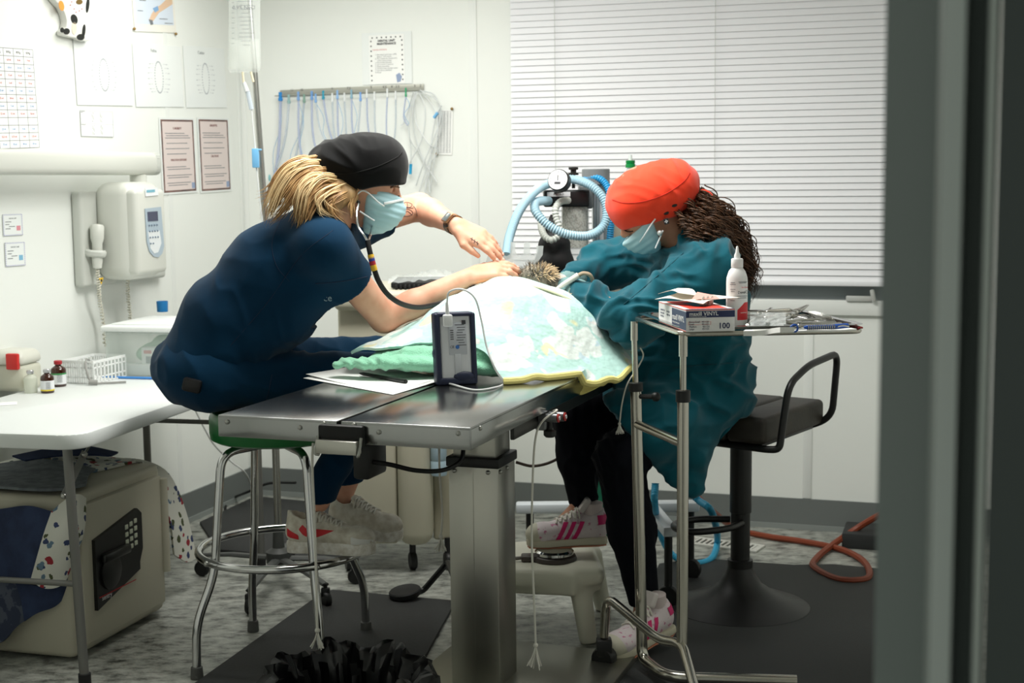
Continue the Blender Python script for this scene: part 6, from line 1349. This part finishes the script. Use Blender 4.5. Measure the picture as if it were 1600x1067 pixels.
def mask(root,c,f,u,sc,top,shade):
    f=V(f).normalized(); u=(V(u)-f*V(u).dot(f)).normalized(); r=f.cross(u); P=lambda a,b,z: c+(f*a+r*b+u*z)*sc; ax=(f,r,u)
    s=SDF(c-V((.2,.2,.26)),c+V((.2,.2,.12)),.0042)
    s.ell(P(.050,0,-.055),ax,(.070*sc,.070*sc,.058*sc),.02); s.ell(P(.062,0,-.105),ax,(.050*sc,.054*sc,.048*sc),.03); s.cap(P(.10,0,-.034),P(.126,0,-.058),.010*sc,.014*sc,.03); s.ell(P(.10,0,-.085),ax,(.034*sc,.040*sc,.036*sc),.03)
    s.cut(P(.112,0,top),(u*.9+f*.12).normalized(),.003); s.cut(P(.034,0,-.08),(-f*.95-u*.2).normalized(),.003)
    PQ=s.mesh(2,lambda Q,N:.0012*np.sin((Q-np.array(c))@np.array(u)*330)*np.clip(((Q-np.array(c))@np.array(f)-.03)/.03,0,1))
    o=qobj('face_mask',PQ,M('mask_blue',(182,220,228),.7),root); b=bvh(PQ)
    return o,b,P
mk,bvM,MP=mask(W1,HC,HF,HU,1.08,-.026,0)
MW=M('mask_white',(236,240,240),.6)
obj('ear_loop',MB().tube(cr([camcast(bvM,600,322,.001) or at(600,322,4.16),at(590,315,4.165),at(576,302,4.165),at(566,298,4.165),at(556,305,4.16)],6),.0026,6),MW,mk); obj('ear_loop',MB().tube(cr([at(585,345,4.17),at(574,338,4.165),at(562,330,4.16)],5),.0024,6),MW,mk)
bl=line_on(bvM,[(600,318),(612,316),(624,313),(631,312)],.004,off=.001); obj('white_band',bl,MW,mk) if bl.v else None
HB1=M('hair_blonde',(206,168,116),.45,noise=((60,60,14),(150,112,72),.3,.7)); HB2=M('hair_blonde_light',(232,204,156),.45)
G=lambda L: [at(*p) for p in L]
s=SDF(V((-.80,4.0,1.28)),V((-.44,4.42,1.56)),.006)
for L in ([(530,285,4.22,.045),(500,275,4.21,.04),(466,282,4.2,.03),(446,298,4.18,.022)],[(530,290,4.17,.03),(492,298,4.15,.034),(472,316,4.13,.024),(466,332,4.12,.014)],[(545,305,4.17,.03),(520,315,4.14,.026),(515,332,4.13,.016)]):
    for p,q in zip(L,L[1:]): s.cap(at(*p[:3]),at(*q[:3]),p[3],q[3],.02)
hr=qobj('hair',s.mesh(2,lambda P,N:waves(P,[((.5,.2,.8),.018,.003)],9)),HB1,W1)
m=MB()
for L,n,sp,ts in (([(522,262,4.24),(492,252,4.18),(462,258,4.14),(440,282,4.12),(428,312,4.11),(414,347,4.10)],110,.016,1.3),
    ([(524,274,4.20),(496,268,4.14),(470,282,4.11),(454,306,4.09),(438,330,4.09),(420,346,4.09)],110,.016,1.4),
    ([(528,284,4.18),(502,284,4.12),(482,300,4.09),(474,322,4.08),(470,342,4.08),(464,358,4.08)],120,.016,1.5),
    ([(530,290,4.17),(510,296,4.12),(494,310,4.09),(484,328,4.08),(478,340,4.08),(474,352,4.08)],70,.014,1.5),
    ([(515,262,4.28),(482,250,4.27),(455,262,4.26),(438,285,4.26),(424,303,4.26),(404,311,4.26)],60,.014,1.5),
    ([(545,300,4.165),(528,308,4.12),(515,318,4.1),(522,334,4.1),(540,346,4.105)],60,.012,1.2),
    ([(556,298,4.16),(552,312,4.15),(549,328,4.14),(552,344,4.13)],30,.008,.8)):
    strands(m,G(L),n,sp,.0022,.0010,jit=.004,tipspread=ts)
obj('hair_strands',m,HB1,hr,sharp=180)
m=MB()
for L,n in (([(520,266,4.21),(490,256,4.15),(460,264,4.11),(440,288,4.09),(424,325,4.08),(418,342,4.08)],36),([(526,280,4.16),(498,278,4.11),(478,294,4.08),(470,320,4.07),(466,352,4.07)],40),([(535,292,4.15),(515,300,4.10),(500,314,4.08),(505,330,4.08),(528,344,4.09)],20)): strands(m,G(L),n,.014,.0022,.001,jit=.004,tipspread=1.4)
obj('light_strands',m,HB2,hr,sharp=180)
# watch, ring, tattoos
fw_=(j['wF']-j['eF']).normalized(); wc=j['wF']-fw_*.012; wx,wy,wz=aim(fw_)
wt=obj('watch_band',MB().lathe([(.0275,-.012),(.032,-.011),(.032,.011),(.0275,.012)],wc,fw_,28),M('watch_leopard',(150,104,62),.45,noise=(120,(28,22,18),.46,.52)),W1)
nf_=(V((-.25,-.85,.45))); nf_=(nf_-fw_*nf_.dot(fw_)).normalized(); sx_=fw_.cross(nf_).normalized(); wp=wc+nf_*.034
obj('watch_case',MB().box(wp,(.036,.032,.010),(sx_,fw_,nf_),.004,3),M('watch_gold',(170,130,98),.3,metal=.8),wt); obj('watch_screen',MB().box(wp+nf_*.0048,(.030,.026,.002),(sx_,fw_,nf_),.0008),M('watch_glass',(96,104,104),.15),wt)
INKT=M('tattoo_ink',(92,74,72),.6)
for L in ([(630,318),(634,316),(640,317),(644,320),(640,324),(632,323)],[(628,330),(634,327),(641,328),(645,333),(640,337),(630,338)],[(636,317),(637,324)],[(646,322),(650,328),(652,338)],[(627,326),(632,325),(646,325)],[(631,338),(636,330),(644,336)]): 
    t_=line_on(bvW,L,.0011,off=.0002); obj('tattoo',t_,INKT,body) if t_.v else None
for L in ([(735,372),(741,376),(748,381)],[(738,371),(737,376)],[(742,374),(741,380)],[(746,377),(746,383)]):
    t_=line_on(bvW,L,.0010,off=.0002); obj('tattoo',t_,INKT,body) if t_.v else None
# shoes of the woman in navy
SU=M('shoe_offwhite',(224,219,206),.7,noise=(40,(196,187,170))); SO=M('sole_white',(238,235,228),.6,noise=(60,(206,199,186))); LC=M('lace_white',(224,220,208),.8); RD=M('swoosh_red',(206,42,50),.5)
hN=at(452,862,4.13); tN_=at(588,872,4.09); hN.z=.352; tN_.z=.350
o,so,bv,P,ax,L=shoe(W1,'running_shoe',hN,tN_,.095,upm=SU,solem=SO,lacem=LC,soleh=.034)
on_side(bv,P,ax,[(.16,.075),(.22,.057),(.30,.050),(.40,.056),(.60,.078),(.42,.067),(.33,.066),(.25,.076),(.2,.088)],RD,'swoosh',o,-1)
on_side(bv,P,ax,[(.02,.05),(.02,.075),(.16,.058),(.16,.044)],RD,'heel_band',o,-1)
on_side(bv,P,ax,[(.76,.036),(.76,.058),(.98,.046),(.98,.036)],M('toe_white',(226,226,222),.5),'toe_cap',o,-1)
hF_=at(520,838,4.36); tF_=at(612,845,4.30); hF_.z=.348; tF_.z=.338; tF_=hF_+(tF_-hF_).normalized()*.235
shoe(W1,'running_shoe',hF_,tF_,.092,upm=SU,solem=SO,lacem=LC,soleh=.032)
# stethoscope
t=thing('stethoscope','black stethoscope with yellow, red and blue bands worn by the woman in navy','stethoscope')
obj('ear_tube',MB().tube(cr([at(560,318,4.15),at(557,335,4.12),at(560,355,4.10),at(569,368,4.09),at(574,378,4.09)],8),.0038,8),M('chrome',()),t); obj('ear_tip',MB().ball(at(560,316,4.152),(.006,.006,.007),None,10),BLKP,t)
obj('ear_tube',MB().tube(cr([at(572,322,4.36),at(582,345,4.28),at(580,362,4.15),at(575,378,4.095)],8),.0038,8),M('chrome',()),t)
TP=[at(574,376,4.09),at(579,398,4.08),at(584,418,4.08),at(592,440,4.09),at(606,460,4.11),at(626,474,4.14),at(652,480,4.2),at(680,476,4.27),at(700,470,4.30)]
C_=cr(TP,10); obj('tubing',MB().tube(C_,.0078,12),M('tube_black',(20,20,21),.4),t)
for i0,i1,rgb,nm in ((10,13,(222,176,48),'yellow_band'),(13,15,(40,56,140),'blue_band'),(15,18,(168,34,48),'red_band'),(18,22,(222,176,48),'yellow_band'),(12,14,(40,56,140),'blue_band')): obj(nm,MB().tube(C_[i0:i1+1],.0092,12),M('band_%d'%rgb[0],rgb,.5),t)
# ---------------------------------------------------------------- the surgeon
SK2=M('skin_tan',(196,142,114),.5,sss=.1,noise=(25,(184,130,102)),spec=.35); GLV=M('glove_white',(226,206,196),.4)
W2=thing('person','woman in teal surgical gown and orange cap treating the animal from the black stool','person')
k=dict(pel=at(1105,588,4.50),che=at(1090,455,4.46),upp=at(1085,405,4.46),sN=at(1112,425,4.30),eN=at(985,497,4.24),wN=at(885,451,4.42),sF=at(1040,400,4.60),eF=at(945,415,4.70),wF=at(886,441,4.53),
 hN=at(1108,612,4.42),kN=at(968,716,4.24),aN=at(1010,962,4.30),hF=at(1085,600,4.60),kF=at(902,652,4.52),aF=at(912,790,4.50))
SC_=at(1008,313,4.42); SF_=V((-.80,-.10,-.59)); SU_=V((-.59,0,.81))
s=SDF(V((.02,3.98,.05)),V((.88,4.88,1.56)),.0045)
s.ecap(k['pel'],k['che'],Y1,(.16,.11),(.155,.11),.04); s.ecap(k['che'],k['upp'],Y1,(.155,.11),(.14,.08),.05); s.cap(k['upp'],SC_-SU_*.05-SF_*.02,.06,.052,.03)
for a in ('N','F'):
    s.cap(k['s'+a],k['e'+a],.05,.04,.02); s.cap(k['e'+a],k['w'+a],.04,.026,.015); s.cap(k['h'+a],k['k'+a],.08,.058,.03); s.cap(k['k'+a],k['a'+a],.054,.034,.02)
    d=V((-1,-.3,0)).normalized(); s.cap(k['a'+a],k['a'+a]+d*.06-UP*.05,.034,.03,.02)
head(s,SC_,SF_,SU_,.97)
PQ=s.mesh(1); b2=qobj('body',PQ,SK2,W2); bvS=bvh(PQ)
obj('eyelashes',line_on(bvS,[(974,358),(981,362),(989,361)],.0018,off=.0012),LASH,b2)
# gloved hands
s=SDF(V((.0,4.28,1.0)),V((.22,4.70,1.24)),.0035)
t1=hand(s,k['wN']+V((.0,0,0)),V((-.93,.25,.10)),V((-.05,-.6,.8)),V((0,.7,.6)),.98,(.5,.55,.6,.65),.4); t2=hand(s,k['wF'],V((-.93,-.15,.10)),V((0,.35,.93)),V((0,-.9,.3)),.98,(.6,.65,.7,.75),.4)
qobj('exam_gloves',s.mesh(1),GLV,W2)
# gown
TL=M('gown_teal',(8,78,92),.85,spec=.15,noise=(7,(12,88,102)),bump=(280,.2,.001),sheen=.2)
s=SDF(V((.10,3.98,.46)),V((.92,4.92,1.36)),.0065)
s.ecap(k['pel']+V((0,0,-.02)),at(1095,520,4.48),Y1,(.20,.150),(.19,.142),.05); s.ecap(at(1095,520,4.48),k['che'],Y1,(.19,.142),(.19,.140),.05); s.ecap(k['che'],k['upp']+V((.01,0,0)),Y1,(.19,.140),(.15,.098),.06)
s.ecap(at(1040,495,4.50),at(1022,612,4.48),Y1,(.15,.12),(.17,.135),.06)
s.cap(k['upp']+V((.03,0,.0)),SC_-SU_*.13-SF_*.03,.082,.066,.04)
for a,r0,r1,r2 in (('N',.092,.082,.052),('F',.088,.082,.05)):
    s.cap(k['upp'].lerp(k['s'+a],.4),k['s'+a],.09,r0,.06); s.cap(k['s'+a],k['e'+a],r0,r1,.04); s.cap(k['e'+a],k['e'+a].lerp(k['w'+a],.55),r1*.9,r2*1.1,.04); s.cap(k['e'+a].lerp(k['w'+a],.5),k['e'+a].lerp(k['w'+a],.9),r2*1.1,r2*.85,.03)
s.cap(at(1110,615,4.44),at(1015,680,4.28),.13,.10,.05); s.cap(at(1095,600,4.58),at(955,632,4.56),.12,.085,.05); s.cap(at(1010,640,4.44),at(990,640,4.42),.09,.075,.06)
s.ecap(at(1105,640,4.42),at(1075,715,4.30),Y1,(.10,.085),(.075,.06),.04); s.ecap(at(1075,715,4.30),at(1082,768,4.28),(1,.2,0),(.055,.05),(.040,.02),.03); s.ecap(at(1030,690,4.28),at(1065,745,4.27),(1,.1,-.5),(.06,.04),(.05,.02),.03)
s.cut(k['wN'].lerp(k['eN'],.12),(k['wN']-k['eN']).normalized(),0,k['wN']-V((.09,.09,.09)),k['wN']+V((.05,.07,.07)))
s.cap(at(1040,660,4.30),at(975,650,4.30),.10,.085,.05); s.cut(at(995,691,4.3),V((-.8,0,-.6)),0)
s.cut((0,0,.699),(0,0,-1),0,V((.56,4.36,.5)),V((.92,4.92,.78)))
# neck opening
s.cap(SC_-SU_*.13-SF_*.02,SC_-SU_*.02,.062,.075,.01,sub=True)
def gw_(P,N):
    w=waves(P,[((.8,.2,.5),.14,.007),((.3,.3,1),.11,.006),((1,-.3,-.4),.18,.007),((.2,.1,1),.06,.003),((.7,.5,-.5),.075,.004)],31); return w
PQ=s.mesh(2,gw_); gn=qobj('gown',PQ,TL,W2); bvG=bvh(PQ)
obj('gown_seam',line_on(bvG,[(1068,395),(1040,420),(1005,450),(975,475)],.0015,off=.0003),M('seam_teal',(16,74,86),.8),gn); obj('belt_seam',line_on(bvG,[(1050,575),(1100,570),(1160,566)],.0022,off=.0004),M('seam_teal',()),gn)
CUF=M('cuff_grey_teal',(110,142,142),.85)
s=SDF(V((.05,4.3,1.0)),V((.30,4.75,1.22)),.0045)
for a in ('N','F'):
    w=k['w'+a]; e=k['e'+a]; s.cap(w.lerp(e,.0),w.lerp(e,.17),.036,.046,.006)
PQ=s.mesh(1,lambda P,N:.0012*np.sin(P@np.array((.3,.5,.8))*900)); qobj('knit_cuff',PQ,CUF,gn)
# trousers of the surgeon
BPN=M('trouser_black',(13,15,22),.9,spec=.15)
s=SDF(V((.08,4.0,.12)),V((.86,4.85,.80)),.0065)
for a in ('N','F'):
    s.cap(k['h'+a],k['k'+a],.092,.076,.05); kk_=k['k'+a].lerp(k['a'+a],.45); s.cap(k['k'+a],kk_,.074,.070,.03); s.cap(kk_,k['a'+a],.070,.043,.03)
s.cut((0,0,.699),(0,0,-1),0,V((.52,4.34,.5)),V((.86,4.85,.78)))
s.cut(k['aN']+UP*.0,V((0,0,-1)),0,k['aN']-V((.1,.1,.1)),k['aN']+V((.1,.1,.06))); s.cut(k['aF'],V((0,0,-1)),0,k['aF']-V((.1,.1,.1)),k['aF']+V((.1,.1,.06)))
PQ=s.mesh(2,lambda P,N:waves(P,[((.3,.2,1),.05,.003),((.9,.2,.3),.08,.003)],41)); qobj('trousers',PQ,BPN,W2)
# cap
ORG=M('cap_orange',(255,70,40),.8,spec=.2,sheen=.2,bump=(300,.15,.001))
ld=V((.962,0,.273)); lu_=V((-.273,0,.962))
s=SDF(V((.22,4.2,1.22)),V((.68,4.64,1.56)),.0045)
s.ell(at(1024,302,4.42),(ld,Y1,lu_),(.134,.116,.096),.02); s.ell(at(985,318,4.42),(ld,Y1,lu_),(.074,.099,.077),.04); s.ell(at(1055,285,4.42),(ld,Y1,lu_),(.066,.085,.062),.04)
s.ecap(at(1010,330,4.42),at(1018,312,4.42),ld,(.104,.088),(.108,.094),.02)
s.cut(at(1020,346,4.42),-lu_,.004); s.cut(at(958,356,4.42),V((-.85,0,-.5)),.01); s.cut(at(1072,330,4.42),V((.62,0,-.78)),.01)
PQ=s.mesh(2,lambda P,N:waves(P,[((.3,.2,1),.06,.0018),((1,.4,.2),.08,.002)],14)); cp2=qobj('surgical_cap',PQ,ORG,W2); bvC2=bvh(PQ)
obj('cap_seam',line_on(bvC2,[(957,312),(975,317),(1005,315),(1040,303),(1068,284),(1078,270)],.0014,off=.0002),M('seam_orange',(196,40,24),.9),cp2)
for px,py in ((1054,321),(1041,333)):
    q=camcast(bvC2,px,py,.0015); obj('eyelet',MB().ball(q,(.0085,.0025,.005),(ld,Y1,lu_),12),M('gloss_black',()),cp2) if q else None
q=camcast(bvC2,1041,345,.002) or at(1041,346,4.32); cb_=obj('cross_badge',MB().box(q,(.015,.002,.017),(ld,Y1,lu_),.001),M('badge_black',(40,40,42),.4),cp2); obj('white_cross',MB().box(q-Y1*.0014,(.010,.001,.003),(ld,Y1,lu_)).box(q-Y1*.0014,(.003,.001,.010),(ld,Y1,lu_)),M('label_white',()),cb_)
obj('tie_knot',MB().ball(at(1088,302,4.42),(.012,.02,.02),None,12).tube(cr([at(1088,300,4.40),at(1098,297,4.38),at(1108,300,4.37),at(1113,305,4.37)],5),[.006]*10+[.005]*6 if 0 else .005,6,flat=.5).tube(cr([at(1088,304,4.40),at(1084,318,4.37),at(1090,325,4.36)],5),.005,6,flat=.5),ORG,cp2)
mk2,bvM2,MP2=mask(W2,SC_,SF_,SU_,.97,-.060,0)
a_=camcast(bvM2,1000,378,.001) or at(1000,378,4.33); obj('ear_loop',MB().tube(cr([a_,at(1008,366,4.33),at(1018,350,4.33),at(1024,342,4.335)],6),.0024,6),MW,mk2); obj('ear_loop',MB().tube(cr([at(1024,388,4.33),at(1031,372,4.33),at(1036,360,4.335)],5),.0024,6),MW,mk2)
obj('earring',MB().ball(at(1031,364,4.33),.0085,None,14),M('pearl',(214,216,214),.15,metal=.3),W2)
# curly brown hair
HR=M('hair_brown',(104,70,46),.45,noise=((50,50,20),(50,32,22),.3,.7))
s=SDF(V((.44,4.2,1.04)),V((.90,4.66,1.46)),.006)
for L in ([(1062,318,4.42,.05),(1085,340,4.42,.055),(1115,362,4.44,.055),(1140,385,4.47,.04)],[(1125,360,4.48,.05),(1152,392,4.5,.042),(1166,425,4.5,.026),(1168,452,4.5,.012)]):
    for p,q in zip(L,L[1:]): s.cap(at(*p[:3]),at(*q[:3]),p[3],q[3],.02)
h2=qobj('hair',s.mesh(2,lambda P,N:waves(P,[((.5,.4,.8),.03,.008)],19)),HR,W2)
m=MB()
for L,n,sp,am in (([(1070,305,4.40),(1085,325,4.36),(1102,350,4.34),(1118,372,4.34),(1135,392,4.36)],90,.036,.011),([(1080,310,4.42),(1108,332,4.40),(1135,358,4.42),(1156,392,4.45),(1168,430,4.46),(1170,470,4.46)],130,.036,.013),([(1062,330,4.38),(1072,350,4.33),(1085,368,4.31),(1098,380,4.31)],55,.03,.010),([(1085,305,4.44),(1120,330,4.46),(1148,365,4.48),(1164,405,4.5),(1176,450,4.5)],80,.032,.013),([(1150,380,4.46),(1168,405,4.46),(1176,420,4.45),(1182,424,4.45)],10,.02,.004)):
    strands(m,G(L),n,sp,.0022,.0012,amp=am,freq=.62,jit=.008,res=12,tipspread=.9)
obj('hair_strands',m,HR,h2,sharp=180)
# shoes of the surgeon
U2=M('shoe_floral',(222,210,212),.6,noise=(70,(196,120,152),.58,.66)); S2=M('sole_cream',(206,200,178),.6); PK=M('stripe_pink',(206,24,104),.5); TOE=M('toe_cream',(204,200,180),.6); SK_=M('sock_white',(214,200,198),.85)
def star(h,t_,up,nm='trainer'):
    o,so,bv,P,ax,L=shoe(W2,nm,h,t_,.096,upm=U2,solem=S2,lacem=LC,soleh=.026,kind='star',up=up)
    for a in (.40,.50,.60): on_side(bv,P,ax,[(a,.022),(a+.055,.022),(a-.065,.078),(a-.12,.078)],PK,'side_stripe',o,1 if ax[1].y<0 else -1)
    on_side(bv,P,ax,[(.0,.066),(.0,.10),(.13,.098),(.12,.066)],PK,'heel_tab',o,1 if ax[1].y<0 else -1)
    s=SDF(P(.5,0,.06)-V((.2,.2,.12)),P(.5,0,.06)+V((.2,.2,.12)),.004); s.ell(P(.83,0,.036),ax,(.175*L,.0465,.036),.01); s.cut(P(.745,0,.04),-ax[0]); s.cut(P(.8,0,.018),-ax[2]); qobj('shell_toe',s.mesh(1),TOE,o)
    obj('tongue',MB().box(P(.27,0,.125),(.02,.055,.05),((ax[0]*.8+ax[2]*.6).normalized(),ax[1],(ax[2]*.8-ax[0]*.6).normalized()),.008,3),M('tongue_white',(216,208,204),.7),o)
    obj('sock',MB().lathe([(.030,.0),(.031,.035),(.028,.037)],P(.16,0,.095),ax[2],20),SK_,o); obj('gum_edge',MB().prism([(a*L,b*.049) for a,b in ((.02,.6),(.12,.84),(.4,.78),(.75,1),(.97,.5),(.985,0),(.97,-.5),(.75,-1),(.4,-.78),(.12,-.84),(.02,-.6))],.004,ax,P(0,0,-.004)),M('sole_gum',(196,128,100),.6),o)
hf=at(948,838,4.46); tf=at(822,842,4.44); hf.z=.282; tf.z=.278; star(hf,tf,None)
hn=on(1046,1010,.0); tn_=on(948,1042,.0); hn.z=.055; tn_.z=.016; tn_=hn+(tn_-hn).normalized()*.275; star(hn,tn_,None)
# handpiece
t=thing('dental_handpiece','white dental handpiece with tan cable held in the surgeon\'s gloved hand','dental tool'); a=at(868,452,4.36); b=at(904,430,4.36)
obj('grip',MB().tube([a,a.lerp(b,.3),b],[.004,.0075,.0095],12),M('handpiece_white',(226,222,212),.3),t); obj('cable',MB().tube(cr([b,at(912,427,4.36),at(922,430,4.36),at(927,442,4.37),at(927,456,4.38)],6),.0062,8),M('cable_tan',(170,152,128),.5),t)
# ================================================================ the animal under the blanket
FUR=M('fur_grey',(150,142,126),.9,noise=(40,(92,88,80),.35,.65)); FT=M('fur_tan',(206,176,136),.9,noise=(50,(226,204,170)))
dg=thing('dog','small grey and tan furry dog lying under the mint blanket, only head and paw showing','dog')
hc=at(838,440,4.43)
s=SDF(V((-.42,4.0,.875)),V((.32,4.66,1.22)),.006)
tq_=lambda px,py,Y,z: (lambda p: V((p.x,p.y,z)))(at(px,py,Y))
s.ecap(tq_(650,520,4.34,.955),tq_(740,480,4.40,.985),Y1,(.07,.055),(.085,.085),.03); s.ecap(tq_(740,480,4.40,.985),tq_(805,460,4.42,1.0),Y1,(.085,.085),(.07,.075),.03); s.cap(tq_(800,460,4.42,1.03),hc,.055,.05,.03)
s.ell(hc,(X1,Y1,Z1),(.055,.05,.048),.02); s.ell(hc+V((.05,0,-.018)),(X1,Y1,Z1),(.04,.03,.026),.03)
for b in (-1,1): s.ell(hc+V((-.015,b*.046,.0)),((V((.4,b*.3,-.8))).normalized(),V((.8,0,.5)).normalized().cross(V((.4,b*.3,-.8)).normalized()).normalized(),V((.8,0,.5)).normalized()),(.045,.010,.024),.008)
pw0=tq_(850,475,4.36,.96); pw1=at(895,468,4.36); pw2=at(922,474,4.34); s.cap(pw0,pw1,.032,.024,.02); s.cap(pw1,pw2,.024,.020,.01)
for b in (-.014,0,.014): s.cap(pw2,pw2+V((.018,b,-.006)),.010,.009,.006)
for p,q in (((700,520,4.3,.93),(650,545,4.26,.91)),): s.cap(tq_(*p),tq_(*q),.03,.024,.02)
PQ=s.mesh(1,lambda P,N:waves(P,[((.5,.5,.7),.02,.003)],7)); db=qobj('body',PQ,FUR,dg); bvD=bvh(PQ)
m=MB(); m2=MB()
def tuft(m,c,r,n,L,lo,dirb):
    for i in range(n):
        d=V([random.gauss(0,1) for _ in range(3)]).normalized()
        if d.z<lo: continue
        p=c+V((d.x*r[0],d.y*r[1],d.z*r[2])); e=(d*.6+V(dirb)+V([random.uniform(-.35,.35) for _ in range(3)])).normalized()*L*random.uniform(.6,1.2)
        m.tube([p-d*.004,p+e*.5,p+e-UP*L*.15],[.0013,.001,.0003],4,cap=False)
tuft(m,hc,(.054,.049,.047),900,.026,-.5,(.2,-.2,.0)); tuft(m2,hc+V((.02,-.02,.018)),(.040,.036,.030),350,.022,-.2,(.5,0,.1)); obj('grey_fur',m,FUR,db,sharp=180)
m3=MB(); tuft(m3,pw1,(.03,.028,.024),300,.016,-.6,(.6,0,-.1)); tuft(m3,pw2,(.024,.026,.02),250,.012,-.6,(.6,0,-.1)); obj('tan_fur',m2,FT,db,sharp=180); obj('paw_fur',m3,FT,db,sharp=180)
obj('nose',MB().ball(hc+V((.09,0,-.014)),(.009,.011,.008),None,12),M('nose_black',(20,18,18),.35),db)
for b in (-1,1): obj('eye',MB().ball(hc+V((.040,b*.03,.012)),.0075,None,12),M('eye_dark',(26,18,12),.1),db)
settle()
